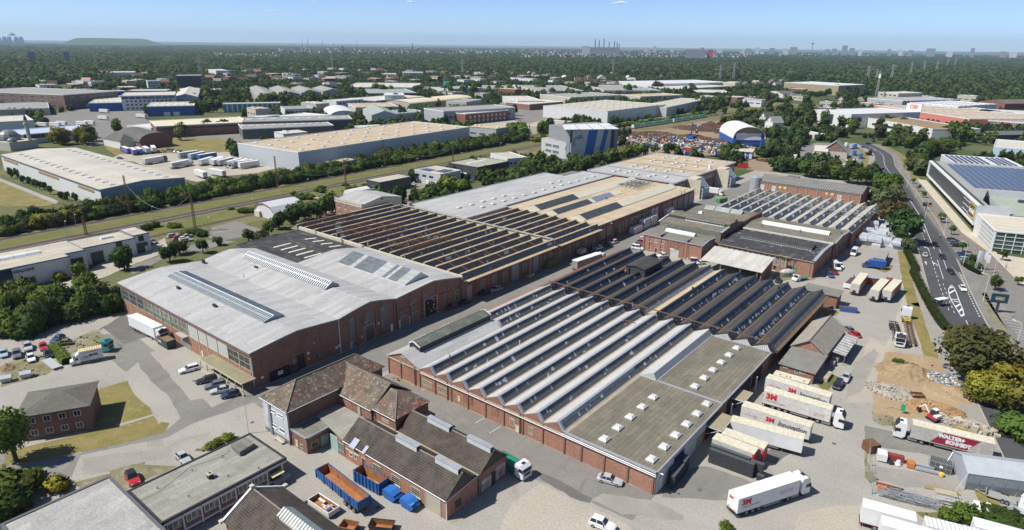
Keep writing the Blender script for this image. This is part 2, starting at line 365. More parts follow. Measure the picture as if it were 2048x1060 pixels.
af('gravel_verge',pp(11,(500,640),(620,560),(750,510),(830,560),(870,640),(800,690),(640,660),(530,720)),a4,.02,.25)
af('gravel_verge',pp(11,(0,800),(120,740),(340,700),(480,770),(370,860),(0,960)),a4,.016,.3)
af('planted_bed',pp(15,(1560,440),(1600,395),(1750,320),(1880,325),(1640,440)),bF,.02,.1)
af('grass_patch',pp(31,(1480,300),(1560,280),(1640,170),(1770,215),(1740,240),(1650,390),(1560,370)),bF,.02,.15)
af('rubble_ground',pp(18,(860,60),(900,-200),(960,-340),(1330,-300),(1660,-100),(1680,120),(1560,180),(1240,180),(1040,190),(850,210)),M_EARTH,.016,.4)
af('weeds',pp(18,(850,130),(1010,170),(1030,245),(930,240),(850,200)),a4,.022,.2)
af('weeds',pp(18,(790,420),(825,420),(815,520),(860,640),(900,660),(830,690),(790,640)),a4,.022,.15)
af('weeds',pp(18,(1190,920),(1400,920),(1640,960),(1620,1010),(1250,960)),bF,.02,.15)
af('verge',pp(14,(780,0),(1010,0),(1000,40),(950,60)),bJ,.018,.15)
af('verge',pp(21,(1470,440),(1500,340),(1600,380),(1790,420),(1900,410),(1850,440),(1620,430),(1500,470)),a4,.018,.15)
af('verge',pp(14,(440,330),(520,360),(590,370),(560,400),(470,400)),bJ,.018,.15)
af('verge',pp(12,(1060,870),(1120,880),(1250,940),(1240,955),(1100,905)),a4,.018,.1)
def aw(y,off=0.0):
 xs=[-400,20,100,190,277,450,572,640,776,900,1100,1500];vs=[-286,-289.5,-291.5,-296,-300,-306,-306.5,-302,-294,-283,-255,-180]
 return float(np.interp(y,xs,vs))+off
YS=list(range(-120,1000,12))
af('railway_land',[(aw(y,34),y)for y in YS]+[(aw(y,-34),y)for y in reversed(YS)],M_BRUSTY,.0,.4)
af('ballast_bed',[(aw(y,4.6),y)for y in YS]+[(aw(y,-4.8),y)for y in reversed(YS)],M_BALL,.03)
af('ballast_bed',[(aw(y,-16.6),y)for y in YS]+[(aw(y,-21.),y)for y in reversed(YS)],M_BALL,.03)
YN=[y for y in YS if 60<y<330]
af('ballast_bed',[(-269-(y-100)*.06+1.7,y)for y in YN]+[(-269-(y-100)*.06-1.7,y)for y in reversed(YN)],M_BALL,.03)
af('trackside_grass',[(aw(y,-6),y)for y in YS]+[(aw(y,-15.5),y)for y in reversed(YS)],bF,.02,.5)
af('trackside_grass',[(aw(y,6),y)for y in YN]+[(-271-(y-100)*.06,y)for y in reversed(YN)],bF,.018,.5)
M_RAIL=aa((.22,.16,.12),.45,.6,var=.2);M_SLEEP=aa((.24,.20,.165),.9,var=.2,sc=2)
def track(fx,y0,y1,label):
 t=ae('railway_track',label,'railway track',(0,0,0),group=None)
 for s in(-.75,.75):
  m=MB();ys=list(np.arange(y0,y1,12.))
  for a,b in zip(ys,ys[1:]):
   xa,xb=fx(a)+s,fx(b)+s
   m.loft([[(xa-.06,a,.10),(xa+.06,a,.10),(xa+.06,a,.30),(xa-.06,a,.30)],[(xb-.06,b,.10),(xb+.06,b,.10),(xb+.06,b,.30),(xb-.06,b,.30)]],cap=False)
  m.o('rail',M_RAIL,t)
 m=MB()
 for y in np.arange(y0,min(y1,520),.75):
  x=fx(y)+uni(-.05,.05);m.box(x-1.3,x+1.3,y-.14,y+.14,.02,.16)
 m.o('sleepers',M_SLEEP,t,stuff=True)
track(lambda y:aw(y,2.3),-100,980,'main line track nearest the works, with grey sleepers on ballast')
track(lambda y:aw(y,-2.3),-100,980,'main line track farther from the works, side by side with its twin')
track(lambda y:aw(y,-18.8),-100,620,'overgrown single track running along the foot of the dense shrubs')
track(lambda y:-269-(y-100)*.06,70,330,'siding track nearest the white workshops and the gambrel shed')
cl=[P2(0,1727,287),(-88,560),(-76,505),(-64,462),(-52,420),(-41,380),(-32,345),(-25.5,315),(-20,290),(-14.5,262),(-10,240),(-5.5,220),(-.5,200),(6,176),(13,150),(24,110),(40,60)]
wl=[(0,5.5),(1,5.6),(3,5.5),(5,5.5),(6,6.2),(7,6.5),(9,6.5),(12,6.2),(16,6.0)]
def off(line,d):
 o=[]
 for i,p in enumerate(line):
  a=line[max(0,i-1)];b=line[min(len(line)-1,i+1)];tx,ty=b[0]-a[0],b[1]-a[1];L=hyp(tx,ty)
  dd=d(i)if callable(d)else d
  o.append((p[0]-ty/L*dd,p[1]+tx/L*dd))
 return o
def dens(line,n=6):
 out=[]
 for i in range(len(line)-1):
  p0=line[max(i-1,0)];p1=line[i];p2=line[i+1];p3=line[min(i+2,len(line)-1)]
  for k in range(n):
   u=k/n
   out.append(tuple(.5*((2*p1[j])+(-p0[j]+p2[j])*u+(2*p0[j]-5*p1[j]+4*p2[j]-p3[j])*u*u+(-p0[j]+3*p1[j]-3*p2[j]+p3[j])*u**3)for j in(0,1)))
 return out+[line[-1]]
RW=5.9
CL=dens(cl)
def band(name,a,b,mat,z,line=None,amp=0):
 L=line or CL
 return af(name,off(L,a)+list(reversed(off(L,b))),mat,z,amp)
band('main_road',-RW,RW,M_ROAD,.012)
band('footway',-RW-4.2,-RW-.15,a9,.02);band('footway',RW+.15,RW+4.6,aJ,.02)
band('road_verge',RW+4.6,RW+8.5,bJ,.014,amp=.2);band('road_verge',-RW-7.5,-RW-4.2,bJ,.014,amp=.2)
for s in(-1,1):
 m=MB();A=off(CL,s*RW);B=off(CL,s*(RW+.3))
 m.loft([[(a[0],a[1],0),(a[0],a[1],.13),(b[0],b[1],.13),(b[0],b[1],0)]for a,b in zip(A,B)],cap=False)
 m.o('kerb',M_KERB)['kind']='structure'
def at_s(line):
 d=[0]
 for a,b in zip(line,line[1:]):d.append(d[-1]+hyp(b[0]-a[0],b[1]-a[1]))
 return d
def ba(offs,w,dash=None,y0=-1e9,y1=1e9,name='lane_line'):
 L=off(CL,offs);d=at_s(L);m=MB();tot=d[-1]
 xs=[p[0]for p in L];ys=[p[1]for p in L]
 pt=lambda s:(float(np.interp(s,d,xs)),float(np.interp(s,d,ys)))
 s=0.
 seg=dash[0]if dash else 4.0;gap=dash[1]if dash else 0.0
 while s<tot:
  a=pt(s);b=pt(min(tot,s+seg))
  if y0<a[1]<y1:
   tx,ty=b[0]-a[0],b[1]-a[1];k=hyp(tx,ty)or 1;nx,ny=-ty/k*w/2,tx/k*w/2
   m.poly([(a[0]-nx,a[1]-ny,.026),(b[0]-nx,b[1]-ny,.026),(b[0]+nx,b[1]+ny,.026),(a[0]+nx,a[1]+ny,.026)])
  s+=seg+gap
 o=m.o(name,bE);o['kind']='structure'
ba(-.2,.2,None,300,600);ba(1.5,.16,None,268,300);ba(-2.4,.16,(2.2,2.6),225,330);ba(1.0,.2,None,190,222)
ba(5.2,.3,(1.0,1.2),225,270);ba(-.6,.16,None,262,285);ba(-1.2,.16,(2,2.5),225,255)
m=MB();mk=[W(53,*q)for q in((605,175),(570,230),(580,300),(610,370),(650,430),(725,550),(755,530),(740,470),(700,370),(660,260),(630,200))]
mc=sum((Vector(q)for q in mk),Vector())/len(mk)
for a,b in zip(mk,mk[1:]+mk[:1]):
 d=(b-a).normalized().cross(Vector((0,0,1)))*.12;m.poly([a-d+Vector((0,0,.03)),b-d+Vector((0,0,.03)),b+d+Vector((0,0,.03)),a+d+Vector((0,0,.03))])
for p in(((585,215),(618,200)),((582,275),(640,240)),((600,345),(690,350)),((625,365),(695,380)),((655,435),(710,400)),((690,490),(735,455)),((720,545),(750,522))):
 a,b=W(53,*p[0]),W(53,*p[1]);d=(b-a).normalized().cross(Vector((0,0,1)))*.28;up=Vector((0,0,.031));m.poly([a-d+up,b-d+up,b+d+up,a+d+up])
m.o('hatched_island_marking',bE)['kind']='structure'
def arrow(t,x,y,x2,y2,turn=0):
 a,b=W(t,x,y),W(t,x2,y2);d=(b-a).normalized();n=Vector((-d.y,d.x,0));up=Vector((0,0,.028));m=MB();L=(b-a).length;a=a+up
 m.poly([a-n*.12,a+d*L*.6-n*.12,a+d*L*.6+n*.12,a+n*.12])
 e=a+d*L*.6;k=n*turn*.5
 m.poly([e-n*.5+k,e+d*L*.4+k*2,e+n*.5+k]);m.o('lane_arrow',bE)['kind']='structure'
for a in((52,615,860,600,810,0),(52,765,875,725,822,1),(52,650,665,615,615,1),(52,600,430,575,392,0),(52,520,440,470,395,0),(14,1365,5,1350,-12,1),(51,372,218,368,205,0),(51,330,215,316,203,1)):arrow(*a)
af('showroom_drive',pp(52,(930,860),(1060,985),(1340,1000),(1460,1000),(1600,1080),(1908,1080),(1908,1300),(1200,1250),(1080,1080)),M_CARP,.017,.05)
af('showroom_car_park',[(-59,462),(-42.4,394),(-31.9,353),(-21.1,316),(-11.8,282.4),(-4.7,274),(6,268),(14,262),(16,276),(-2.5,307),(-14,336),(-47,462)],M_CARP,.021,.05)
af('showroom_plinth',[(-51,462),(-46,462),(-12,336),(-1,305),(-3,303),(-16,334)],M_SLAB,.027)
af('showroom_forecourt',pp(52,(1455,700),(1908,770),(2150,850),(2150,1300),(1830,1080),(1600,850)),M_SLAB,.031)
af('billboard_car_park',pp(53,(960,280),(1160,200),(1460,220),(1900,300),(1900,1300),(1480,1010),(1340,830),(1120,520)),aJ,.02)
af('grass_strip',pp(53,(950,270),(1000,330),(1130,530),(1360,840),(1480,1020),(1480,1150),(1300,1000),(1230,880),(1060,560),(985,390)),a4,.024,.1)
m=MB()
for i in range(14):
 a=W(53,985+i*33,312+i*38);b=W(53,1150+i*33,345+i*38);d=Vector((.06*1,.06*1,0));n=(b-a).normalized();n=Vector((-n.y,n.x,0))*.07;up=Vector((0,0,.032))
 m.poly([a-n+up,b-n+up,b+n+up,a+n+up])
m.o('parking_bay_lines',bE)['kind']='structure'
m=MB()
for t,a,b in((16,(1730,220),(1800,180)),(16,(1840,300),(1930,245)),(12,(1300,985),(1390,960))):
 p,q=W(t,*a),W(t,*b);n=(q-p).normalized();n=Vector((-n.y,n.x,0))*.06;up=Vector((0,0,.028));m.poly([p-n+up,q-n+up,q+n+up,p+n+up])
m.o('parking_bay_lines',bE)['kind']='structure'
af('freight_yard',pp(5,(870,150),(960,100),(1290,60),(1560,50),(1840,100),(1900,190),(2048,200),(2048,260),(1750,285),(1550,330),(1330,280),(1050,170)),a2,.01,.4)
af('freight_yard',pp(6,(-40,190),(350,185),(280,200),(0,260),(-100,270)),a2,.012,.2)
af('dry_field',pp(5,(-900,120),(0,310),(450,495),(360,520),(0,520),(-900,560)),bJ,.01,.6)
af('field_path',pp(5,(-300,250),(0,300),(460,480),(440,505),(0,325),(-300,270)),M_YARD,.02,.1)
af('estate_lots',pp(1,(330,760),(640,700),(1150,700),(1150,790),(2048,800),(2048,980),(1400,990),(900,960),(700,1000),(450,900)),aJ,.01,.5)
af('estate_lots',pp(2,(1690,830),(2048,790),(2048,860),(1850,960),(1720,900)),a2,.01,.4)
af('estate_lots',pp(3,(-60,640),(420,640),(480,790),(200,900),(-100,950),(-320,900),(-320,840)),aJ,.009,.4)
af('dry_meadow',pp(1,(820,1000),(1200,930),(1700,930),(1820,960),(1800,1040),(900,1060)),bJ,.013,.5)
af('scrapyard_floor',pp(3,(930,890),(1300,850),(1500,800),(1680,790),(1640,960),(1690,1060),(1300,1080),(940,1060)),M_SAND,.01,.5)
af('scrapyard_floor',pp(8,(-120,160),(0,140),(160,160),(300,170),(380,150),(380,190),(0,250),(-140,230)),M_SAND,.011,.4)
af('plant_yard',pp(8,(250,60),(420,20),(780,40),(790,150),(640,280),(560,180),(280,170)),aJ,.01,.3)
af('works_back_drive',pp(6,(480,640),(590,520),(700,480),(860,420),(1240,330),(1330,300),(1520,380),(1480,440),(900,480),(500,680)),M_PAVE,.006,.3)
af('climbing_hall_drive',pp(7,(180,200),(420,180),(520,190),(500,240),(250,240)),aJ,.01,.2)
af('parking_court',pp(5,(1670,690),(1850,640),(2048,700),(2048,745),(1700,800),(1640,760)),aJ,.01,.15)
af('workshop_forecourt',pp(42,(-60,1000),(190,860),(640,760),(900,680),(1120,560),(1300,450),(1430,440),(1500,400),(1900,240),(2060,160),(2100,330),(1700,480),(1330,640),(900,800),(-60,1060)),a2,.012,.2)
af('access_road',pp(5,(1000,1000),(1300,900),(1560,810),(1680,780),(1860,800),(1560,880),(1300,930),(1050,1060)),aJ,.016,.15)

# == building kit
def bld(name,label,cat,x,y,group=None):
 t=ae(name,label,cat,(x,y,0),0,group);ORG[t.name]=(x,y,0);return t
def bo(t,x,y,X0):d=ray(t,x,y);s=X0/d.x;return d.y*s,CAM_H+d.z*s
def facY(t,x,y,Y0):d=ray(t,x,y);s=Y0/d.y;return d.x*s,CAM_H+d.z*s
ay=brick((.33,.132,.083),(.25,.10,.066));aL=brick((.43,.18,.105),(.34,.14,.085),amt=.25)
aS=brick((.255,.108,.072),(.19,.082,.058),amt=.5);aH=brick((.29,.125,.08),(.215,.095,.064))
GL=aC();aG=aC((.10,.115,.10),.3,.6,.6,(.34,.34,.28));bi=aC((.03,.05,.075),.1,.4,.3)
GL_G=aC((.03,.075,.065),.1,.4,.3);GL_S=aC((.03,.036,.042),.3,.5,1.4,(.10,.11,.115))
a6=aC((.42,.43,.41),.5,.5,.4,(.6,.6,.56));GL_K=aC((.012,.02,.034),.25,.4,1.1,(.06,.09,.13))
aj=aa((.70,.70,.67));az=aa((.26,.27,.27));ai=aa((.055,.058,.06));aE=aa((.55,.50,.37));by=aa((.33,.45,.40))
an=aa((.46,.48,.50),.4,.35,var=.12);ac=aa((.68,.69,.68),.5);ah=aa((.03,.03,.032),.5);a8=aa((.26,.105,.045),.85,var=.25,sc=1.5)
bq=aa((.16,.10,.055),.85,var=.2,sc=1.2)
aX=ab((.42,.38,.31),(.34,.31,.26),.3,3.);aQ=ab((.56,.50,.39),(.47,.42,.33),.3,2.5,(.30,.26,.2),.4)
bh=ab((.425,.42,.41),(.40,.395,.385),.035,2.5,(.34,.33,.31),.3,lines=(9,1.5,.02,R_(90)),lc=(.82,.82,.82),streak=((1,.05,1),.3,.22,(.36,.35,.33)))
R_BLACK=ab((.052,.052,.055),(.04,.04,.042),.15,3.,(.20,.19,.17),.5,rough=.85,lines=(5,1,.03,0),lc=(.7,.7,.7),streak=((.2,1.2,1),.8,.35,(.22,.21,.19)))
a5=ab((.52,.415,.285),(.44,.355,.25),.08,2.0,(.27,.215,.15),.45,lines=(1.2,9,.03,0),lc=(.78,.78,.78),streak=((.06,1,1),.5,.35,(.62,.53,.40)))
bQ=ab((.215,.195,.145),(.17,.155,.118),.22,3.2,(.115,.105,.08),.5,lines=(4.6,1.0,.035,R_(90)),lc=(.42,.42,.42))
bT=ab((.215,.205,.17),(.18,.17,.145),.2,3.,(.27,.26,.225),.5,lines=(5,1,.03,0),lc=(.7,.7,.7))
R_OFFICE=ab((.325,.315,.265),(.28,.27,.23),.25,3.,(.40,.37,.28),.4,lines=(4.5,1.05,.025,R_(90)),lc=(.6,.6,.6))
R_PALE=ab((.42,.41,.385),(.36,.345,.32),.3,2.2,(.34,.24,.15),.35,lines=(6,1.6,.025,R_(80)),lc=(.7,.7,.7))
SAW_W=ab((.47,.465,.455),(.42,.415,.405),.12,2.,(.38,.32,.24),.45,streak=((1,.04,1),.8,.35,(.40,.36,.30)))
SAW_K=ab((.058,.057,.056),(.045,.044,.044),.12,2.4,(.16,.135,.10),.4,streak=((1,.05,1),.9,.3,(.15,.13,.10)))
SAW_T=ab((.36,.30,.225),(.29,.245,.19),.15,2.2,(.17,.14,.11),.5,streak=((1,.05,1),.7,.4,(.20,.165,.125)))
SAW_G=ab((.36,.345,.31),(.44,.42,.37),.2,2.,(.25,.19,.12),.5,streak=((1,.06,1),.8,.4,(.28,.235,.18)))
bH=ab((.40,.33,.235),(.30,.25,.185),.6,3.,(.18,.14,.1),.5)
FLASH2=ab((.44,.35,.235),(.33,.255,.17),.35,3.,(.22,.12,.065),.75)
CORR_W=am((.60,.60,.57),.45,'z',amt=.6);CORR_FC=am((.26,.245,.205),.35,'x',.9,.16,.7);CORR_FY=am((.27,.255,.215),.35,'y',.9,.16,.7)
bt=am((.50,.52,.53),.5,'z',.45,.05,.25);CLAD_D=am((.055,.06,.066),.5,'z',.5,.05,.25);aY=am((.64,.645,.63),.6,'z',.5,.05,.2)
_MC={}
def aB(key,fn):
 if key not in _MC:_MC[key]=fn()
 return _MC[key]
FACE={'S':0,'E':R_(90),'N':R_(180),'W':R_(-90)}
def al(parent,face,p,w,h,nx=2,nz=2,fm=None,gm=None,bar=.05,fr=.09,name='window',sill=False):
 fm=fm or aj;gm=gm or GL
 def mk():
  m=MB();x0,x1=-w/2,w/2
  m.box(x0,x1,-.07,.02,0,fr);m.box(x0,x1,-.07,.02,h-fr,h);m.box(x0,x0+fr,-.07,.02,fr,h-fr);m.box(x1-fr,x1,-.07,.02,fr,h-fr)
  for i in range(1,nx):x=x0+w*i/nx;m.box(x-bar/2,x+bar/2,-.055,.01,fr,h-fr)
  for i in range(1,nz):z=h*i/nz;m.box(x0+fr,x1-fr,-.05,.01,z-bar/2,z+bar/2)
  if sill:m.box(x0-.12,x1+.12,-.16,.02,-.1,-.005)
  return m.data(name,fm)
 key=(round(w,2),round(h,2),nx,nz,fm.name,bar,fr,sill,name)
 o=put(name,aB(key,mk),parent,p,FACE.get(face,face)if not isinstance(face,float)else face)
 pk=('pane',round(w,2),round(h,2),gm.name)
 put('pane',aB(pk,lambda:MB().poly([(-w/2+fr*.5,-.025,fr*.5),(w/2-fr*.5,-.025,fr*.5),(w/2-fr*.5,-.025,h-fr*.5),(-w/2+fr*.5,-.025,h-fr*.5)]).data('pane',gm)),o)
 return o
def aR(parent,X,t,x0,y0,x1,y1,nx=2,nz=3,fm=None,gm=None,**k):
 a=bo(t,x0,y0,X);b=bo(t,x1,y1,X);ya,yb=sorted((a[0],b[0]));za,zb=sorted((a[1],b[1]))
 return al(parent,'E',(X,(ya+yb)/2,max(za,.03)),yb-ya,zb-max(za,.03),nx,nz,fm,gm,**k)
def aW(parent,Y,t,x0,y0,x1,y1,nx=2,nz=3,fm=None,gm=None,**k):
 a=facY(t,x0,y0,Y);b=facY(t,x1,y1,Y);xa,xb=sorted((a[0],b[0]));za,zb=sorted((a[1],b[1]))
 return al(parent,'S',((xa+xb)/2,Y,max(za,.03)),xb-xa,zb-max(za,.03),nx,nz,fm,gm,**k)
def gate(parent,face,p,w,h,mat=None,fm=None,name='gate',rows=5):
 mat=mat or az;fm=fm or aX
 def mk():
  m=MB()
  for i in range(rows):m.box(-w/2,w/2,-.05,.01,h*i/rows+.015,h*(i+1)/rows-.015)
  m.box(-w/2,w/2,-.02,.0,0,h);return m.data(name,mat)
 o=put(name,aB((name,round(w,2),round(h,2),rows,mat.name),mk),parent,p,FACE[face])
 MB().box(-w/2-.2,-w/2,-.1,.02,0,h+.2).box(w/2,w/2+.2,-.1,.02,0,h+.2).box(-w/2,w/2,-.1,.02,h,h+.2).o('gate_frame',fm,o)
 return o
def bB(parent,X,t,x0,y0,x1,y1,mat=None,**k):
 a=bo(t,x0,y0,X);b=bo(t,x1,y1,X);ya,yb=sorted((a[0],b[0]));z=max(a[1],b[1])
 return gate(parent,'E',(X,(ya+yb)/2,0.01),yb-ya,z,mat,**k)
def gateS(parent,Y,t,x0,y0,x1,y1,mat=None,**k):
 a=facY(t,x0,y0,Y);b=facY(t,x1,y1,Y);xa,xb=sorted((a[0],b[0]));z=max(a[1],b[1])
 return gate(parent,'S',((xa+xb)/2,Y,0.01),xb-xa,z,mat,**k)
def av(parent,pts,z,roof,edge=None,par=.25,th=.3,name='roof',cap=.3):
 MB().prism(pts,z-th,z).o(name,roof,parent)
 n=len(pts);m=MB()
 cx=sum(p[0]for p in pts)/n;cy=sum(p[1]for p in pts)/n
 for i in range(n):
  (x0,y0),(x1,y1)=pts[i],pts[(i+1)%n];L=hyp(x1-x0,y1-y0);tx,ty=(x1-x0)/L,(y1-y0)/L;nx,ny=-ty,tx
  e=.05;q=[(x0+nx*e-tx*e,y0+ny*e-ty*e),(x1+nx*e+tx*e,y1+ny*e+ty*e),(x1-nx*cap+tx*e,y1-ny*cap+ty*e),(x0-nx*cap-tx*e,y0-ny*cap-ty*e)]
  A=sum(pts[j][0]*pts[(j+1)%n][1]-pts[(j+1)%n][0]*pts[j][1]for j in range(n))
  if A>0:q=[(x0-nx*e-tx*e,y0-ny*e-ty*e),(x1-nx*e+tx*e,y1-ny*e+ty*e),(x1+nx*cap+tx*e,y1+ny*cap+ty*e),(x0+nx*cap-tx*e,y0+ny*cap-ty*e)]
  m.prism(q,z-.28+.003*i,z+par+.003*i,True,True)
 m.o('coping',edge or an,parent)
def aO(parent,x,y,z,w=1.5,d=1.9,mat=None):
 o=put('rooflight',aB(('rl',w,d,mat and mat.name),lambda:MB().dome(-w/2,w/2,-d/2,d/2,.32,.3).data('rooflight',mat or aa((.58,.57,.54),.3,var=.1))),parent,(x,y,z))
 put('upstand',aB(('up',w,d),lambda:MB().box(-w/2-.08,w/2+.08,-d/2-.08,d/2+.08,-.05,.32).data('upstand',aa((.38,.37,.34)))),o)
 return o
def ak(parent,a,b,c,d,gm,bm,pitch=.6,name='glazing',bw=.06,lift=.04,cross=0):
 a,b,c,d=map(Vector,(a,b,c,d));n=(b-a).cross(d-a).normalized()
 if n.z<0:n=-n
 g=MB().poly([a+n*.012,b+n*.012,c+n*.012,d+n*.012]).o(name,gm,parent)
 L=(b-a).length;k=max(1,int(L/pitch));m=MB();t=(b-a).normalized()*bw/2
 for i in range(k+1):
  p=a.lerp(b,i/k);q=d.lerp(c,i/k);o=n*lift
  m.poly([p-t+o,p+t+o,q+t+o,q-t+o]);m.poly([p-t,p-t+o,q-t+o,q-t]);m.poly([p+t+o,p+t,q+t,q+t+o])
 for j in range(cross):
  u=(j+1)/(cross+1);p=a.lerp(d,u);q=b.lerp(c,u);s=(d-a).normalized()*bw/2;o=n*lift
  m.poly([p-s+o,q-s+o,q+s+o,p+s+o])
 m.o('glazing_bars',bm,g,stuff=True);return g
def bz(parent,a,b,mat=None,r=.09,name='gutter'):return MB().bar(a,b,r,n=6).o(name,mat or an,parent)
def bf(parent,x,y,z,mat=None,r=.07):return MB().bar((x,y,0),(x,y,z),r,n=6).o('downpipe',mat or an,parent)
def be(parent,x,y,z,dx=1.2,dy=0):
 m=MB().bar((x,y,z),(x+dx*.5,y+dy*.5,z+.15),.035);m.bar((x+dx*.5,y+dy*.5,z+.15),(x+dx,y+dy,z+.15),.12,n=6);m.o('wall_lamp',ac,parent)
def vent(parent,x,y,z,w=.5,h=.45,mat=None):
 put('roof_vent',aB(('vent',w,h,mat and mat.name),lambda:MB().box(-w/2,w/2,-w/2,w/2,0,h).box(-w/2-.08,w/2+.08,-w/2-.08,w/2+.08,h+.002,h+.08).data('roof_vent',mat or ah)),parent,(x,y,z))
def flue(parent,x,y,z,h=1.0,r=.12,mat=None):
 MB().cyl(x,y,z,z+h,r,8).cyl(x,y,z+h+.001,z+h+.15,r*1.6,8,r*.8).o('flue',mat or a8,parent)
ap=aa((.75,.75,.74));SIGN_B=aa((.06,.10,.28));bP=aa((.75,.48,.04))
def bj(s,size,mat,name='lettering',parent=None,M=None,ext=.02,shear=0,bold=0,sx=1.0,align='CENTER'):
 cu=bpy.data.curves.new(name,'FONT');cu.body=s;cu.size=size;cu.extrude=ext;cu.shear=shear;cu.offset=bold;cu.align_x=align;cu.align_y='CENTER';cu.resolution_u=2
 tmp=bpy.data.objects.new(name,cu);COL.objects.link(tmp);dg=bpy.context.evaluated_depsgraph_get()
 me=bpy.data.meshes.new_from_object(tmp.evaluated_get(dg));bpy.data.objects.remove(tmp)
 me.materials.clear();me.materials.append(mat)
 if sx!=1:me.transform(Matrix.Diagonal((sx,1,1,1)))
 if M is not None:me.transform(M)
 me.name=name
 return put(name,me,parent)
def on_wall(face,p):
 return Matrix.Translation(p)@Matrix.Rotation(FACE[face]if isinstance(face,str)else face,4,'Z')@Matrix.Rotation(R_(90),4,'X')
# == A: the great hall with pale grey arched roofs
XE,XW=-127.0,-196.6
H=bld('factory_hall','large brick hall with pale grey arched roofs and glazed long side by the west lane','factory hall',-196.6,65.8)
MB().box(XW,XE,65.8,89.4,0,8.9).box(XW,XE,89.4,108.5,0,8.7).o('wall',aH,H)
def arch(y0,y1,z0,zp,yp,n=4,z1=None):
 z1=z0 if z1 is None else z1;out=[]
 for i in range(n+1):u=i/n;out.append((y0+(yp-y0)*u,zp-(zp-z0)*(1-u)**1.18))
 for i in range(1,n+1):u=i/n;out.append((yp+(y1-yp)*u,zp-(zp-z1)*u**1.18))
 return out
def arched(parent,prof,x0,x1,mat,th=.35,name='roof',wallm=None,gab=True):
 lo=[(y,z-th)for y,z in prof]
 MB().ext(prof+list(reversed(lo)),'x',x0,x1).o(name,mat,parent,smooth=False)
 if gab:
  base=min(z for _,z in prof)-1.2
  MB().ext([(prof[0][0]+.1,base)]+[(y,z-th+.02)for y,z in prof]+[(prof[-1][0]-.1,base)],'x',x0+.55,x1-.42).o('gable_wall',wallm or aH,parent)
p1=arch(65.3,89.4,9.15,10.5,77.5,z1=9.45);p2=arch(89.4,108.5,9.45,11.1,99.5,z1=9.2)
arched(H,p1,XW-.4,XE+.45,bh);arched(H,p2,XW-.2,XE+.45,bh)
MB().ext([(y,z+.02)for y,z in p1+p2[1:]]+[(y,z-.3)for y,z in reversed(p1+p2[1:])],'x',XE+.45,XE+.52).o('verge_trim',aa((.20,.23,.23)),H)
bz(H,(XW-.4,65.22,9.02),(XE+.4,65.22,9.02),an,.1)
posts=[facY(11,x,y,65.8)[0]for x,y in((945,155),(1005,183),(1065,217),(1125,250),(1190,285),(1255,320),(1325,358),(1395,396),(1465,432),(1545,478),(1615,520),(1697,565),(1780,605),(1870,655),(1955,700))]
for i,(a,b)in enumerate(zip(posts,posts[1:])):
 gm=bi if i<3 else aG if i<8 else a6 if i<12 else GL
 al(H,'S',((a+b)/2,65.8,3.95),b-a-.22,4.75,5 if i<3 or 7<=i<12 else 2,3,aE,gm,.07,.1)
 bx((a-.1,a+.1,65.62,65.78,0,8.9),'post',aE,H)
 if i!=7:
  bx((a+.1,b-.1,65.70,65.77,.02,3.8),'wall_panel',aL,H)
MB().box(XW-.05,XW+.25,65.6,65.78,0,8.95).box(XE-.35,XE+.02,65.58,65.78,0,8.95).o('corner_post',an,H)
a,b=posts[7],posts[8];gate(H,'S',((a+b)/2,65.66,.02),3.9,3.6,aa((.24,.23,.21)))
bx((a+.2,b-.2,64.3,65.6,3.75,4.0),'gate_canopy',aX,H)
cp=[P2(11,x,y,3.1)for x,y in((1555,742),(1640,702),(1978,906),(1898,950))]
MB().prism([(cp[0][0],62.0),(cp[2][0],62.0),(cp[2][0],65.5),(cp[0][0],65.5)],3.0,3.18,bot=True).o('canopy',ab((.28,.25,.16),(.22,.2,.13),.3),H)
m=MB();xa,xb=cp[0][0],cp[2][0]
m.box(xa-.05,xb+.05,61.92,61.99,2.95,3.25)
for i in range(7):x=xa+(xb-xa)*i/6;m.box(x-.07,x+.07,62.05,62.2,.9,3.0)
m.box(xa,xb,62.02,62.08,.02,.9);m.o('canopy_front',aa((.50,.48,.34)),H)
aW(H,65.7,11,1580,672,1600,722,1,1,aj,aa((.6,.6,.58)),name='door')
def bO(parent,x0,x1,y0,y1,zb,zp,gm,bm,pitch=.55,name='roof_monitor',cross=1,kerb=.35,bw=.06):
 ym=(y0+y1)/2
 o=bx((x0,x1,y0,y1,zb-.4,zb+kerb),name,aa((.36,.36,.34)),parent)
 z=zb+kerb
 ex(([(y0+.05,z),(ym,zp-.02),(y1-.05,z)],'x',x0+.03,x1-.03),'gable_end',aa((.33,.34,.33)),o)
 ak(o,(x0,y0,z),(x1,y0,z),(x1,ym,zp),(x0,ym,zp),gm,bm,pitch,cross=cross,bw=bw)
 ak(o,(x1,y1,z),(x0,y1,z),(x0,ym,zp),(x1,ym,zp),gm,az,pitch,cross=cross)
 MB().bar((x0-.05,ym,zp+.06),(x1+.05,ym,zp+.06),.13).o('ridge_cap',ac,o)
 return o
bO(H,-187.0,-136.6,75.0,80.6,10.4,11.45,aC((.045,.06,.07),.25,.4,.8,(.09,.11,.125)),aa((.42,.46,.47)),.85,bw=.34)
bO(H,-185.3,-143.0,97.4,102.0,10.9,12.6,GL,ac,.9,bw=.36)
for t,x,y in((11,1400,190),(11,1685,330),(5,1600,960),(11,2010,35)):
 w=W(t,x,y,10.);bx((w.x-.75,w.x+.75,w.y-.2,w.y+.35,9.7,10.75 if w.y<90 else 11.),'roof_vent',ah,H)
flue(H,*P2(11,1915,95,10.4),10.2,1.2,.09,an)
for q,nx,nz,gm in(((12,742,418,812,588),4,8,aG),((12,865,382,930,482),4,4,aG),((12,988,335,1048,498),4,8,aG)):aR(H,XE,*q,nx,nz,az,gm)
bB(H,XE,12,862,490,942,600,aa((.10,.09,.08)),rows=8)
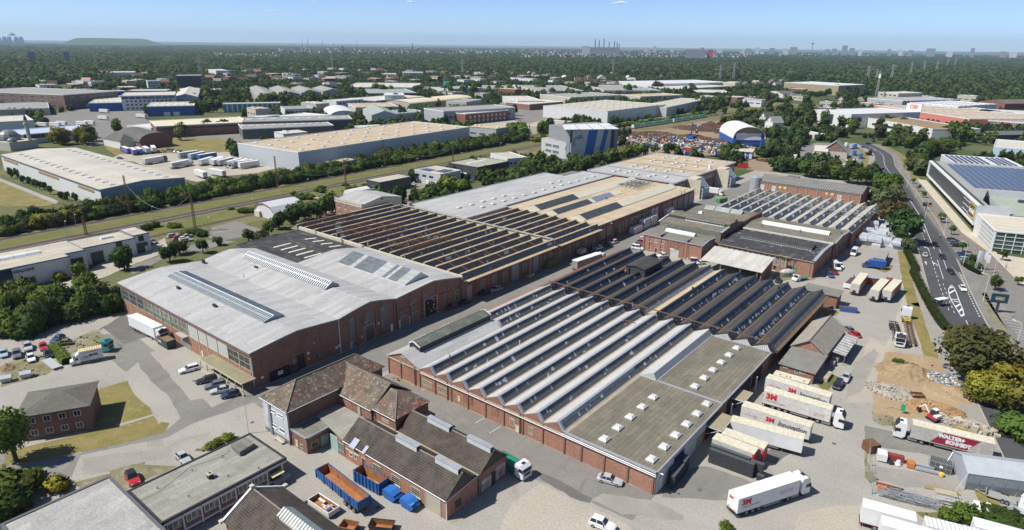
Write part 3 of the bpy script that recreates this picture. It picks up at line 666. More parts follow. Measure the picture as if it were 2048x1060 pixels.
aR(H,XE,12,1062,468,1085,522,1,1,aj,ap,name='door');aR(H,XE,12,745,600,770,655,1,1,by,by,name='door')
for q in((12,475,705,500,735),(12,562,665,586,705)):aR(H,XE,*q,2,1,az,GL)
aR(H,XE,12,325,712,398,805,1,1,ai,ah,name='doorway');aR(H,XE,12,297,738,322,805,1,1,az,az,name='door_leaf')
for(x,y),mt in(((418,692),ap),((422,735),bP),((640,648),ap),((662,632),ap),((58,882),ap),((967,460),ap),((842,562),bP)):
 Y,Z=bo(12,x,y,XE);bx((XE+.0,XE+.06,Y-.35,Y+.35,Z-.3,Z+.3),'wall_sign',mt,H)
for x,y in((445,605),(850,445)):Y,Z=bo(12,x,y,XE);be(H,XE,Y,Z)
bf(H,XE+.15,89.5,9.3,ac,.13);bf(H,XE+.12,108.3,9.0,ah,.1)
m=MB()
for y in(95.0,101.5,108.0):m.box(XE-.02,XE+.2,y-.35,y+.35,0,8.6)
m.ea('pilaster',aH,H)
# -- A3: third bay, older brick gable with open gate
H3=bld('gabled_workshop','brick gabled hall with an open goods gate and arched windows on the street','factory hall',-171.5,108.5)
bx((-171.3,-126.9,108.55,134.3,0,8.0),'wall',ay,H3)
p3=arch(108.2,134.6,9.3,10.5,122.5,z1=8.3)
arched(H3,p3,-172.6,-126.4,bh,wallm=ay)
m=MB()
for y in(108.9,113.6,118.2,123.9,128.6,133.9):m.box(-126.9,-126.68,y-.25,y+.25,0,8.6 if 110<y<132 else 7.8)
m.box(-126.9,-126.7,109,134,5.2,5.4);m.ea('pilaster',ay,H3)
FW3=az
for q in((12,1228,245,1257,298),(12,1320,210,1348,262),(12,1406,175,1434,228),(12,1490,145,1520,192)):aR(H3,-126.9,*q,3,4,FW3,aG)
for q in((12,1140,375,1170,405),(12,1232,335,1260,375)):aR(H3,-126.9,*q,3,3,FW3,aG)
for q in((12,1140,410,1195,460),(12,1228,380,1284,420)):aR(H3,-126.9,*q,4,2,aE,aG)
for q in((12,1117,440,1142,497),(12,1208,400,1230,455)):aR(H3,-126.9,*q,1,1,aj,ap,name='door')
aR(H3,-126.9,12,1490,235,1520,305,2,3,aE,bi);aR(H3,-126.9,12,1572,200,1600,268,2,3,by,GL_G)
ya,za=bo(12,1328,270,-126.9);yb,zb=bo(12,1425,360,-126.9)
gd=bx((-126.88,-126.8,ya,yb,.02,za-.1),'goods_gate',aa((.02,.02,.022),.9),H3)
MB().box(-126.9,-126.6,ya-.3,ya,0,za+.1).box(-126.9,-126.6,yb,yb+.3,0,za+.1).box(-126.9,-126.55,ya,yb,za-.1,za+.12).o('gate_frame',aX,gd)
m=MB()
for i in range(26):yy=uni(ya+1.2,yb-.2);zz=uni(1.,za-.6);m.box(-126.79,-126.72,yy-.14,yy+.14,zz-.12,zz+.12)
m.o('pale_machinery',aa((.62,.58,.45)),gd,stuff=True)  # small pale blocks scattered at random over the dark gate panel
for x,y in((1207,308),(1540,180),(1315,352)):Y,Z=bo(12,x,y,-126.9);be(H3,-126.9,Y,Z,1.0)
rk=ex(([(115.4,9.9),(124.6,9.9),(124.6,10.4),(121.6,12.4),(115.4,10.25)],'x',-161.4,-130.6),'north_light',aa((.58,.58,.57)),H3)
A_,B_,C_,D_=(-161.4,115.4,10.28),(-130.6,115.4,10.28),(-130.6,121.6,12.44),(-161.4,121.6,12.44)
def lerp3(a,b,u):return tuple(a[i]+(b[i]-a[i])*u for i in range(3))
segs=[(0,.19,0),(.19,.25,1),(.25,.54,0),(.54,.67,1),(.67,.72,0),(.72,.755,1),(.755,.88,0),(.88,1.,1)]
for u,v,k in segs:
 ak(rk,lerp3(A_,B_,u),lerp3(A_,B_,v),lerp3(D_,C_,v),lerp3(D_,C_,u),a6 if k else aC((.13,.15,.155),.35,.3,.8,(.2,.22,.22)),ai if not k else az,.55,bw=.05 if not k else.22,cross=2)
# -- black felt roof behind the third bay
BK=bld('low_black_roofed_building','low building with black felt roof and rows of pale skylight strips behind the hall','factory building',-209.5,108.5)
bx((-209.3,-171.6,108.6,134.4,0,7.6),'wall',aS,BK)
av(BK,[(-209.5,108.5),(-172.7,108.5),(-172.7,134.2),(-209.5,134.2)],8.0,R_BLACK,aa((.07,.07,.07)),.12)
ex(([(120.9,7.95),(122.6,8.9),(124.3,7.95)],'x',-198.6,-172.9),'roof_ridge',R_BLACK,BK)
strip_m=aa((.66,.64,.50),.5)
for i in range(6):
 x=-196.2+i*4.45;ex(([(x-.55,8.02),(x-.45,8.22),(x+.45,8.22),(x+.55,8.02)],'y',114.8,121.2),'skylight_strip',strip_m,BK)
for i in range(5):
 x=-196.6+i*4.75;y0=127.6;MB().loft([[(x-.5+k*1.6,y0+k*3.4,8.02),(x+.5+k*1.6,y0+k*3.4,8.02),(x+.5+k*1.6,y0+k*3.4,8.2),(x-.5+k*1.6,y0+k*3.4,8.2)]for k in(0,1)]).o('skylight_strip',strip_m,BK)
# -- sawtooth halls
def sawtooth(name,label,xs,y0,y1,zv,zp,roofm,gm,barm,rise,wallm,wx0,wx1,pitch=.55,flash=None,endwall=True,patches=0,zw=None,special=None):
 t=bld(name,label,'factory hall',wx0,y0);zw=zw or zv-.15
 bx((wx0,wx1,y0,y1,0,zw),'wall',wallm,t)
 step=xs[1]-xs[0]
 for i,xp in enumerate(xs):
  xv0=xp-rise;xv1=xp-rise+step
  yy0=y0;
  if special and i in special:yy0=special[i]
  rm=roofm
  if isinstance(roofm,dict):rm=roofm.get(i,roofm['d'])
  b=ex(([(xv0,zv-.02),(xp,zp),(xp+.28,zp),(xp+.28,zp-.12),(xp+.1,zp-.3),(xv1-.7,zv-.03),(xv1,zv-.02),(xv1,zv-.3),(xv0,zv-.3)],'y',yy0+.02,y1-.02),'roof_bay',rm,t)
  ak(b,(xv1-.25,yy0+.5,zv+.13),(xv1-.25,y1-.4,zv+.13),(xp+.3,y1-.4,zp-.2),(xp+.3,yy0+.5,zp-.2),gm,barm,pitch,bw=.07)
  if flash:
   bx((xv1-.3,xv1+1.5,yy0+.3,y1-.3,zv-.01,zv+.09),'valley_gutter',FLASH2,b)
   bx((xp-.5,xp+.36,yy0,y1,zp+.01,zp+.10),'crest_flashing',FLASH2,b)
  if patches:
   m=MB()
   for k in range(patches):
    if rnd()<.62:
     y=uni(yy0+2,y1-4);L=cho((.5,.5,.9,1.6,2.6));u=uni(0,.45);v=u+cho((.3,.5,.55))
     q=lambda yy,w:(xv1-.25+(xp+.3-xv1+.25)*w+.055,yy,zv+.13+(zp-.2-zv-.13)*w+.05)
     m.poly([q(y,u),q(y+L,u),q(y+L,v),q(y,v)])
   if m.f:m.o('whitened_panes',aa((.48,.52,.55),.35),b,stuff=True)
 return t
XS=[-105.2+5*k for k in range(14)]
SH=bld('sawtooth_shed','long brick shed with pale sawtooth roofs and a felt flat roof at its corner','factory hall',-109.7,90.3)
bx((-109.5,-39.2,90.3,150.8,0,4.62),'wall',aL,SH)
rise=3.35;zv,zp=4.78,6.42
def bay(parent,xp,y0,y1,rm,gm,bm,flash=bH,npatch=9,pitch=.5,crest=an):
 xv0,xv1=xp-rise,xp-rise+5.0
 b=ex(([(xv0,zv-.02),(xp,zp),(xp+.28,zp),(xp+.28,zp-.12),(xp+.1,zp-.3),(xv1-.75,zv-.03),(xv1,zv-.02),(xv1,zv-.3),(xv0,zv-.3)],'y',y0+.02,y1-.02),'roof_bay',rm,parent)
 ak(b,(xv1-.22,y0+.7,zv+.15),(xv1-.22,y1-.5,zv+.15),(xp+.3,y1-.5,zp-.22),(xp+.3,y0+.7,zp-.22),gm,bm,pitch,bw=.055)
 bx((xv1-.32,xv1+.75,y0+.25,y1-.3,zv-.005,zv+.10),'valley_gutter',flash,b)
 bx((xp-.2,xp+.4,y0,y1,zp+.01,zp+.11),'crest_flashing',crest,b)
 m=MB().ext([(xp-.02,zp+.12),(xp+.36,zp+.12),(xv1+.0,zv+.06),(xv1-.5,zv+.06)],'y',y0-.06,y0+.55);m.o('glazing_verge',crest,b)
 m=MB()
 for k in range(npatch):
  y=uni(y0+2,y1-4);L=cho((.3,.45,.45,.9));u=uni(0,.5);v=min(.97,u+cho((.25,.4,.5,.9)))
  q=lambda yy,w:(xv1-.22+(xp+.52-xv1)*w+.06,yy,zv+.15+(zp-zv-.37)*w+.06)
  m.poly([q(y,u),q(y+L,u),q(y+L,v),q(y,v)])
 if m.f:m.o('whitened_panes',aa((.48,.52,.55),.35),b,stuff=True)
 if y0<91:ex(([(xv0+.05,4.6),(xv0+.05,zv-.1),(xp,zp-.14),(xv1-.05,zv-.12),(xv1-.05,4.6)],'y',y0-.0,y0+.35),'gablet',ay,b)
 return b
for k in range(0,10):
 y0=90.3 if k>=2 else(121.5 if k==0 else 119.8)
 bay(SH,XS[k],y0,150.8,SAW_W,GL_S,aa((.34,.34,.33)))
b=ex(([(-58.6+.0,zv-.02),(-55.2,zp),(-54.9,zp),(-54.1,zv-.02),(-54.1,zv-.2),(-58.6,zv-.2)],'y',119.9,150.7),'roof_bay',SAW_W,SH)
MB().loft([[(-54.95,119.95,zp-.05),(-54.88,119.95,zp-.02),(-54.02,119.95,4.7),(-54.1,119.95,4.7)],[(-54.95,150.6,zp-.05),(-54.88,150.6,zp-.02),(-54.02,150.6,4.7),(-54.1,150.6,4.7)]]).o('cladding',CORR_W,b)
ex(([(-58.6,4.6),(-58.6,zv-.1),(-55.2,zp-.05),(-54.1,4.7)],'y',119.84,119.93),'cladding',CORR_W,b)
MB().loft([[(-59.92,90.4,zp-.06),(-59.84,90.4,zp-.03),(-58.9,90.4,4.72),(-59.0,90.4,4.72)],[(-59.92,119.9,zp-.06),(-59.84,119.9,zp-.03),(-58.9,119.9,4.72),(-59.0,119.9,4.72)]]).o('cladding',am((.47,.48,.46),.5,'x',amt=.6),SH)
g1=[(-109.9,4.6),(-104.5,6.95),(-98.3,4.75)]
MB().ext(g1+[(-98.3,4.5),(-104.5,6.7),(-109.9,4.35)],'y',90.1,119.4).o('gabled_roof',bh,SH)
MB().ext([(-109.4,4.4)]+[(-109.4,4.5),(-104.5,6.72),(-98.5,4.62)]+[(-98.5,4.4)],'y',90.32,119.2).o('gable_wall',aL,SH)
mo=ex(([(-105.9,6.2),(-105.9,7.75),(-104.5,8.35),(-102.3,7.4),(-102.3,6.0)],'y',94.2,119.6),'roof_monitor',aa((.045,.042,.038),.9),SH)
ak(mo,(-102.28,94.3,7.43),(-102.28,119.5,7.43),(-104.5,119.5,8.38),(-104.5,94.3,8.38),aC((.09,.10,.075),.3,.5,.9,(.22,.22,.16)),az,.85,bw=.09)
MB().ext([(-105.95,6.5),(-105.95,7.8),(-104.5,8.45),(-102.2,7.5),(-102.35,7.38),(-104.5,8.2),(-105.8,7.6),(-105.8,6.5)],'y',93.95,94.18).ext([(-105.95,6.5),(-105.95,7.8),(-104.5,8.45),(-102.2,7.5),(-102.35,7.38),(-104.5,8.2),(-105.8,7.6),(-105.8,6.5)],'y',119.62,119.85).o('verge_trim',ac,mo)
bx((-108.6,-106.2,96.5,102,5.3,6.3),'roof_hatch',an,SH)
MB().path([(-107.6,106,6),(-107.6,106,7),(-107.6,109.4,7),(-107.6,109.4,6)],.05).path([(-107.6,107.6,6),(-107.6,107.6,7)],.05).o('guard_rail',ac,SH)
av(SH,[(-58.85,90.15),(-38.9,90.15),(-38.9,119.85),(-58.85,119.85)],4.86,bQ,an,.10,.2,cap=.22)
av(SH,[(-54.0,120.0),(-38.9,120.0),(-38.9,150.7),(-54.0,150.7)],4.9,bQ,an,.10,.2,cap=.22)
for i in range(5):aO(SH,-51.2,92.9+4.95*i,4.86,1.55,1.9)
for i in range(6):aO(SH,-41.4,92.9+4.9*i,4.86,1.55,1.9)
for i in range(6):aO(SH,-46.3,122.7+4.9*i,4.9,1.55,1.9)
m=MB()
for x in[-109.2,-104.9,-100.3]+[xv-3.35 for xv in XS[2:10]]+[-58.4,-54.5,-49.5,-44.6,-39.6]:m.box(x-.16,x+.16,90.12,90.32,0,4.55)
m.ea('pilaster',aS,SH)
MB().box(-98.3,-39.1,90.05,90.3,4.12,4.24).box(-109.6,-98.3,90.05,90.3,4.2,4.4).o('string_course',aX,SH)
MB().bar((-98,89.9,4.05),(-39,89.9,4.05),.09,n=6).bar((-59,89.85,4.45),(-39,89.85,4.45),.11,n=6).o('steam_pipe',ac,SH)
for q,nx,nz in(((12,1145,715,1180,790),3,4),((12,1310,890,1392,970),5,4),((12,1432,940,1512,1030),5,4),((17,0,175,32,245),2,4),((17,150,245,182,318),2,4),((16,2000,180,2041,250),3,3)):aW(SH,90.3,*q,nx,nz,aE,aG)
for q in((12,1590,1025,1612,1075),(17,42,230,72,300)):aW(SH,90.3,*q,1,1,aE,aa((.55,.55,.40)),name='door')
for x in(-99.9,-89.6,-69.2):bf(SH,x,90.1,4.6,ah,.1)
for x0,x1 in((-85,-82.3),(-77,-75)):bx((x0,x1,90.24,90.29,1.4,3.3),'bricked_up_opening',ay,SH)
flue(SH,*P2(12,1530,770,5.2),5.1,2.2,.14,a8)
for x,y in((1825,765),(1720,820)):flue(SH,*P2(12,x,y,5.6),5.5,.8,.08,ac)
for x,y in((885,455),(75,620),(300,880)):flue(SH,*P2(13,x,y,5.6),5.5,.9,.1,ac)
MB().bar((*P2(13,885,428,6.8),6.8),(*P2(13,990,458,6.2),6.2),.12).o('fallen_pipe',a8,SH)
MB().box(-39.22,-39.0,90.6,107.5,.0,4.5).box(-39.22,-39.05,107.6,112.0,2.6,4.55).o('whitewashed_wall',ab((.56,.55,.52),(.48,.47,.43),.5,2.,(.33,.3,.25),.5),SH)
for y0,y1 in((112.3,117.5),(123.5,130),(131,137.5),(139,145)):MB().box(-39.2,-39.02,y0,y1,0,3.7).ea('loading_opening',aa((.02,.02,.02),.9),SH)
al(SH,'E',(-39.0,99.4,2.3),4.2,1.6,5,2,ai,GL,name='window');aR(SH,-39.0,17,1170,655,1195,730,1,1,az,aj,name='door')
bx((-39.1,-38.97,107.7,110.4,.02,2.5),'door',aa((.30,.34,.27)),SH)
for q,z in(((17,1540,240,1645,130,1760,185,1650,295),3.6),((31,415,485,525,370,672,432,560,555),3.6)):
 pts=[W(q[0],q[i],q[i+1],z)for i in(1,3,5,7)];y0=sum(p.y for p in(pts[0],pts[3]))/2;y1=sum(p.y for p in(pts[1],pts[2]))/2;x1=sum(p.x for p in(pts[2],pts[3]))/2
 ex(([(y0,z),(y1,z),(y1,z+.16),(y0,z+.16)],'x',-39.0,x1),'canopy',ab((.33,.28,.18),(.28,.24,.16),.4),SH)
 MB().bar((x1,y0,z+.1),(x1,y1,z+.1),.08).bar((-39,y0,z+.1),(x1,y0,z+.1),.08).bar((-39,y0,1.8),(x1-.5,y0,z),.05).bar((-39,y1,1.8),(x1-.5,y1,z),.05).o('canopy_frame',ac,SH)
for x,y in((370,548),(685,205)):w=W(31,x,y,3.4);flue(SH,-38.2,w.y,0,3.4,.16,ac)
be(SH,-38.9,90.5,4.6,1.0)
KS=bld('black_sawtooth_shed','dark sawtooth shed with black felt bays behind the pale roofed one','factory hall',-109.7,151.0)
bx((-109.5,-39.1,151.0,200.4,0,4.62),'wall',aS,KS)
for k in range(0,14):
 pal=a5 if k==7 else SAW_K
 cut=None
 if k==2:bay(KS,XS[k],151.3,178.0,pal,GL_K,ai,bq,3,.5,ah);bay(KS,XS[k],190.6,200.4,pal,GL_K,ai,bq,0,.5,ah)
 elif k==3:bay(KS,XS[k],151.3,180.6,pal,GL_K,ai,bq,2,.5,ah);bay(KS,XS[k],187.9,200.4,pal,GL_K,ai,bq,0,.5,ah)
 elif k==13:bay(KS,XS[k],151.3,200.4,pal,am((.16,.175,.17),.45,'x',amt=.5),az,bq,0,4.5,ah)
 else:bay(KS,XS[k],151.3,200.4,pal,GL_S if k==6 else GL_K,ac if k==6 else ai,bH if k in(6,)else bq,(4,2,2,2,3,3,2,9,24,2,9,30,36,4)[k],.5,ah)
PB=ex(([(-94.8,4.5),(-94.8,7.6),(-91.4,8.25),(-88.0,7.6),(-88.0,4.5)],'y',178.6,190.2),'rooftop_plant_room',SAW_K,KS)
ex(([(-95.0,7.55),(-95.0,7.7),(-91.4,8.4),(-87.8,7.7),(-87.8,7.55),(-91.4,8.2)],'y',178.3,190.5),'plant_room_roof',SAW_K,PB)
MB().cyl(-93.6,178.45,5.4,7.2,.28,10).o('air_duct',ah,PB)
cb=MB().bar((-106.5,151.6,7.1),(-39.8,151.6,7.1),.16);
for x in np.arange(-105.4,-40,5.0):cb.bar((x+1.1,151.6,4.8),(x+1.1,151.6,7.0),.07)
cb.o('crossbeam',bq,KS)
m=MB()
for k in range(14):
 x=XS[k];MB().path([(x+.2,153.5,6.3),(x+.9,151.9,5.2),(x+1.8,151.7,4.95),(x+2.8,151.9,5.3)],.13,5).o('sagging_duct',ah,KS)
fl=MB()
for t,x,y in((21,700,530),(21,1165,680),(21,1530,525)):
 w=W(t,x,y,6);fl.cyl(w.x,w.y,5,6.6,.22,8).cyl(w.x,w.y,6.601,6.9,.34,8)
fl.o('flue',ah,KS)
m=MB()
for y in np.arange(153,200,6.0):m.box(-39.12,-38.9,y-.2,y+.2,0,4.6)
m.ea('pilaster',aS,KS);bz(KS,(-38.95,151.2,4.55),(-38.95,200.3,4.55),ac,.08)
for y in(157,168,180,191):al(KS,'E',(-39.1,y,1.4),2.2,2.0,3,3,az,GL)
ex(([(-58.0,4.4),(-55.2,6.42),(-53.9,4.9),(-50.2,6.42),(-49.0,4.9),(-45.2,6.42),(-44.0,4.9),(-40.2,6.42),(-39.1,4.7),(-39.1,4.4)],'y',150.85,150.98),'cladding',CORR_W,KS)
# -- weathered sawtooth halls west of the street
XB=[-126.9-5.36*k for k in range(17)][::-1]
S1=sawtooth('weathered_sawtooth_hall','weathered sawtooth hall with tan gutters and rusty roof trusses beside the street',XB,134.7,182.6,7.15,9.15,SAW_T,GL_S,aa((.36,.33,.27)),4.0,ay,-214.5,-126.9,.5,bH,patches=5)
XC=[-126.5-4.95*k for k in range(9)][::-1]
S2=sawtooth('smaller_sawtooth_hall','smaller sawtooth hall farther up the street with nine weathered bays',XC,183.4,212.3,7.15,9.15,SAW_T,GL_S,aa((.36,.33,.27)),3.6,ay,-171.2,-126.8,.5,bH,patches=2)
MB().box(-209.8,-172.6,133.7,134.6,7.6,9.1).box(-172.6,-126.2,134.25,134.68,7.6,8.75).o('parapet_wall',aQ,S1)
bx((-205.5,-126.4,182.75,183.25,6.5,9.4),'fire_wall',aQ,S1)
MB().bar((-206,182.2,9.75),(-126.3,182.2,9.75),.16).o('pipe_rack',an,S1)
fl=MB()
for i,(t,x,y)in enumerate(((6,645,775),(6,685,800),(6,1180,930),(6,890,840),(6,480,735))):
 w=W(t,x,y,8.6);fl.cyl(w.x,w.y,8.2,10.1,.2,8)
fl.o('flue',aa((.3,.3,.28)),S1)
def truss(parent,x,y0,y1,z=9.3,h=1.7,n=8):
 m=MB();zt=z+h
 m.bar((x,y0,z),(x,y1,z),.07).bar((x,y0,zt),(x,y1,zt),.07)
 for i in range(n+1):
  a=y0+(y1-y0)*i/n;m.bar((x,a,z-.7),(x,a,zt),.05)
  if i<n:b=y0+(y1-y0)*(i+1)/n;m.bar((x,a,z if i%2 else zt),(x,b,zt if i%2 else z),.04)
 m.o('roof_truss',a8,parent)
for i,(y0,y1)in{0:(136,156),1:(136,157),2:(137,155),4:(137,152),5:(137,160),6:(137,160),7:(140,158),9:(137,154),10:(137,158),11:(138,158)}.items():truss(S1,XB[i]+.3,y0,y1)
m=MB()
for i in(5,6,10,11):
 for y in(140,146,152,157):m.bar((XB[i]+.3,y,11.0),(XB[i]-5.0,y,10.9),.06).bar((XB[i]+.3,y,11.0),(XB[i]-2.5,y,9.3),.05)
m.o('roof_bracing',a8,S1)
m=MB()
for i in(13,14,15):
 for y in(140,148,157,165,175):m.bar((XB[i]+.3,y,9.25),(XB[i]+4.2,y+.6,7.8),.11)
m.o('cross_tie',a8,S1)
m=MB()
for i in(4,5,6):
 for y in(188,196,204):m.bar((XC[i]+.3,y,9.25),(XC[i]+3.4,y+.6,7.8),.11)
m.o('cross_tie',a8,S2)
for tt,px0 in((S1,-126.9),(S2,-126.8)):
 m=MB();y0,y1=(134.9,182.5)if tt is S1 else(183.4,212.2)
 for y in np.arange(y0,y1,5.95):m.box(px0-.02,px0+.22,y-.3,y+.3,0,6.9)
 m.ea('pilaster',ay,tt);bz(tt,(px0+.3,y0-.1,6.95),(px0+.3,y1,6.95),bH,.12)
 vg=bx((px0+.02,px0+.1,y0,y1,7.0,7.25),'eaves_board',bH,tt)
for q,nx,nz in(((26,815,885,890,1020),4,5),((26,985,820,1045,950),4,5),((26,1140,760,1200,880),4,4),((26,1425,650,1480,725),3,3),((26,1705,540,1755,660),4,5),((26,1830,495,1885,570),4,4)):aR(S1,-126.9,*q,nx,nz,aE,aG)
for q in((26,620,970,675,1060),(26,1258,660,1362,865),(26,1535,550,1650,720)):bB(S1,-126.9,*q,aa((.34,.33,.30)),rows=8)
for x,y in((870,800),(1350,615),(1730,470)):Y,Z=bo(26,x,y,-126.9);be(S1,-126.9,Y,Z,1.3)
for q in((7,245,920,275,970),(7,318,890,345,940),(7,390,875,415,910),(7,470,835,498,885),(7,525,810,552,870),(7,597,775,628,845),(7,650,795,668,830)):aR(S2,-126.8,*q,3,4,aE,aG)
# -- long hall with tan roof
LT=bld('tan_roofed_hall','long brick hall with a tan felt roof and three ridge rooflights along the street','factory hall',-193,212.5)
bx((-172.4,-126.7,212.5,304.2,0,8.1),'wall',ay,LT)
prof=[(-172.5,8.35),(-161,8.75),(-126.3,8.25)]
MB().ext(prof+[(-126.3,7.95),(-161,8.35),(-172.5,8.05)],'y',212.4,304.4).o('roof',a5,LT)
bz(LT,(-126.2,212.5,8.15),(-126.2,304.3,8.15),aX,.12)
MB().box(-200,-172.55,286.5,305,7.2,8.05).box(-173.5,-172.55,212.4,304.4,7.0,8.2).o('lower_roof',bT,LT)
def bM(parent,xm,hw,y0,y1,zb,zp,segs,name='ridge_rooflight'):
 o=ex(([(xm-hw,zb-.3),(xm+hw,zb-.3),(xm+hw,zb),(xm,zp),(xm-hw,zb)],'y',y0,y1),name,aa((.60,.56,.44)),parent)
 for a,b,gm,bm,p in segs:
  ak(o,(xm+hw,a,zb+.03),(xm+hw,b,zb+.03),(xm,b,zp+.03),(xm,a,zp+.03),gm,bm,p,bw=.12 if p>1 else.06)
  ak(o,(xm-hw,b,zb+.03),(xm-hw,a,zb+.03),(xm,a,zp+.03),(xm,b,zp+.03),gm,bm,p,bw=.12 if p>1 else.06)
 return o
GD=aC((.045,.05,.05),.35,.5,1.0,(.09,.095,.09));CRM=am((.63,.59,.46),.8,'x',.6,.05,.25)
bM(LT,-160.6,3.6,213.5,302.2,8.8,10.3,[(216.5,246,GD,ai,4.0),(246.2,302,CRM,aE,9.)])
bM(LT,-137.6,3.4,214.5,300,8.6,10.1,[(216.5,246,GD,ai,4.0),(246.2,299.8,CRM,aE,9.)])
bM(LT,-150.8,3.0,213.5,270,8.7,9.9,[(216,243,GD,ai,4.0),(246,262,aC((.15,.2,.25),.3,.3,.5,(.25,.3,.35)),az,2.),(262.5,269.8,CRM,aE,9.)])
m=MB()
for i in range(5):
 for j in range(4):x=-157+i*2.4;y=281+j*4.2;m.path([(x,y,9.9),(x,y+3.4,9.9),(x+1.8,y+3.4,9.9),(x+1.8,y,9.9),(x,y,9.9)],.12).bar((x,y,8.6),(x,y,9.9),.08)
m.o('rooftop_pipework',aa((.18,.18,.17)),LT)
m=MB().box(-159,-157.5,284,286,8.6,9.6).box(-155,-152.5,294,297,8.6,9.9).box(-139,-136.8,301.3,303.3,8.4,10.0);m.ea('cooling_unit',an,LT)
for t,x,y in((7,760,468),(27,228,670),(27,1246,598),(27,1286,578)):flue(LT,*P2(t,x,y,8.5),8.4,1.1,.14,ah)
for y in np.arange(214,303,6.0):MB().box(-126.72,-126.5,y-.3,y+.3,0,7.95).ea('pilaster',ay,LT)
for q in((7,720,705,745,770),(7,768,685,795,735),(7,866,650,890,715),(7,910,635,936,700),(7,958,610,985,650),(7,1003,595,1028,640),(7,1046,580,1070,625),(7,1085,562,1112,605),(7,1208,515,1228,550),(7,1243,498,1265,550),(7,1283,482,1303,540),(7,1315,470,1338,525),(7,1350,455,1372,520)):aR(LT,-126.7,*q,3,5,aE,aG)
bB(LT,-126.7,7,1380,440,1440,530,aa((.27,.27,.26)),rows=10)
bB(LT,-126.7,7,1118,545,1160,620,aa((.5,.5,.48)),rows=6);bB(LT,-126.7,7,812,700,848,765,aa((.06,.06,.06)),rows=3)
for x,y in((970,602),(780,655),(1110,545)):Y,Z=bo(7,x,y,-126.7);be(LT,-126.7,Y,Z,1.5)
GT=bld('pale_roofed_store','low store with pale grey felt roof and double row of rooflights toward the railway','factory building',-207,183.5)
MB().box(-206.6,-172.6,212.6,286.3,0,7.9).box(-206.6,-171.6,183.6,212.5,0,7.9).o('wall',aQ,GT)
av(GT,[(-206.8,183.5),(-171.8,183.5),(-171.8,212.4),(-173.7,212.6),(-173.7,305.0),(-193.6,305.0),(-193.6,286.6),(-206.8,286.6)],8.6,bh,an,.25,.4)
for t,L in((7,((40,455),(110,432),(190,412),(265,390),(335,370),(405,353),(470,335),(530,318),(595,300),(655,285),(325,338),(392,320))),):
 for x,y in L:aO(GT,*P2(t,x,y,8.9),8.6,1.7,2.2)
for x,y in((1605,530),(1705,507),(1795,482),(1880,460),(1960,437),(1790,525),(1875,502),(1960,478),(2040,455)):aO(GT,*P2(6,x,y,8.9),8.6,1.7,2.2)
bx((-205.2,-203.8,184.5,186.2,8.6,10.4),'chimney',aa((.33,.31,.28)),GT)
# -- end building with glass stair towers
EB=bld('brick_office_hall','broad brick building with tan bays, ribbon windows and two glass stair towers','factory building',-190,305)
bx((-189.8,-137.4,305.3,387,0,9.3),'wall',ay,EB)
ys=[305.2,324.6,343.5,362.6,387.2]
for i,(a,b)in enumerate(zip(ys,ys[1:])):
 bx((-190,-137.2,a+.02,b-.02,9.3,9.6+.004*i),'roof',a5 if i else bh,EB)
bx((-190,-137.2,324.7,334,9.6,9.64),'roof_sheet',bh,EB)
m=MB();m.box(-190.2,-137.0,387.2,387.6,9.2,10.0).box(-190.4,-190,305.2,387.4,9.2,9.95).box(-137.2,-136.9,305.2,387.3,9.2,9.9).box(-190.2,-137.0,304.9,305.2,9.2,9.85)
m.o('coping',an,EB)
for y in ys[1:4]:MB().box(-189,-138,y-.6,y+.6,9.62,9.7).ea('roof_gutter',ab((.26,.215,.15),(.21,.175,.125),.3),EB)
for t,x,y in[(27,325,290),(27,392,268),(27,487,308),(27,552,292),(27,645,333),(27,805,358),(27,875,338),(27,1035,363),(27,567,223),(27,628,203),(27,722,243),(27,780,222),(27,880,265),(27,1035,290),(27,1095,268),(27,1257,290),(27,838,145),(27,882,136),(27,985,165),(27,1135,185),(27,1180,175),(27,1225,230),(27,1290,205),(27,1450,228),(27,1005,102),(27,1050,88),(27,1150,118),(27,1195,103),(27,1298,137),(27,1445,160),(27,1495,145),(27,1650,165)]:
 aO(EB,*P2(t,x,y,9.9),9.62,1.9,2.6)
bx((-141.5,-140.3,356,357.4,9.6,11.8),'cooling_unit',ac,EB)
for y0,y1 in((306.5,316.5),(329.5,355.5),(369,385.5)):
 n=max(2,int((y1-y0)/3.2))
 for i in range(n):al(EB,'E',(-137.4,y0+(y1-y0)*(i+.5)/n,6.0),(y1-y0)/n-.15,1.7,3,1,aj,aG)
 for i in range(n-1):al(EB,'E',(-137.4,y0+(y1-y0)*(i+1)/n,1.0),1.6,1.8,2,1,aj,GL)
for yc in(323.3,362.0):
 s=MB().box(-137.3,-129.6,yc-4.6,yc-4.1,0,9.9).box(-137.3,-132.5,yc-4.1,yc+4.4,0,10.1).o('stair_tower',aQ,EB)
 pr=[(-132.4,0.1),(-128.4,.1),(-128.4,5.2),(-132.4,9.8)]
 m=MB();FRB=aa((.50,.58,.66))
 for y in np.linspace(yc-3.9,yc+4.2,5):m.bar((-128.4,y,.1),(-128.4,y,5.2),.14).bar((-128.4,y,5.2),(-132.4,y,9.8),.14)
 for z in(.3,1.7,3.4,5.2):m.bar((-128.4,yc-3.9,z),(-128.4,yc+4.2,z),.12)
 for z,x in((1.7,-132.2),(3.4,-132.2),(5.2,-132.2),(7.,-130.2)):m.bar((-128.4 if z<5.5 else-130,yc-4.0,z),(x,yc-4.0,z),.12)
 for x in(-128.4,-129.8,-131.1):m.bar((x,yc-4.0,.1),(x,yc-4.0,5.2+(-128.4-x)*1.1),.12)
 m.o('tower_frame',FRB,s)
 MB().ext(pr,'y',yc-3.85,yc+4.15).o('tower_glass',aC((.12,.17,.21),.08,.3,.5,(.22,.28,.33)),s)

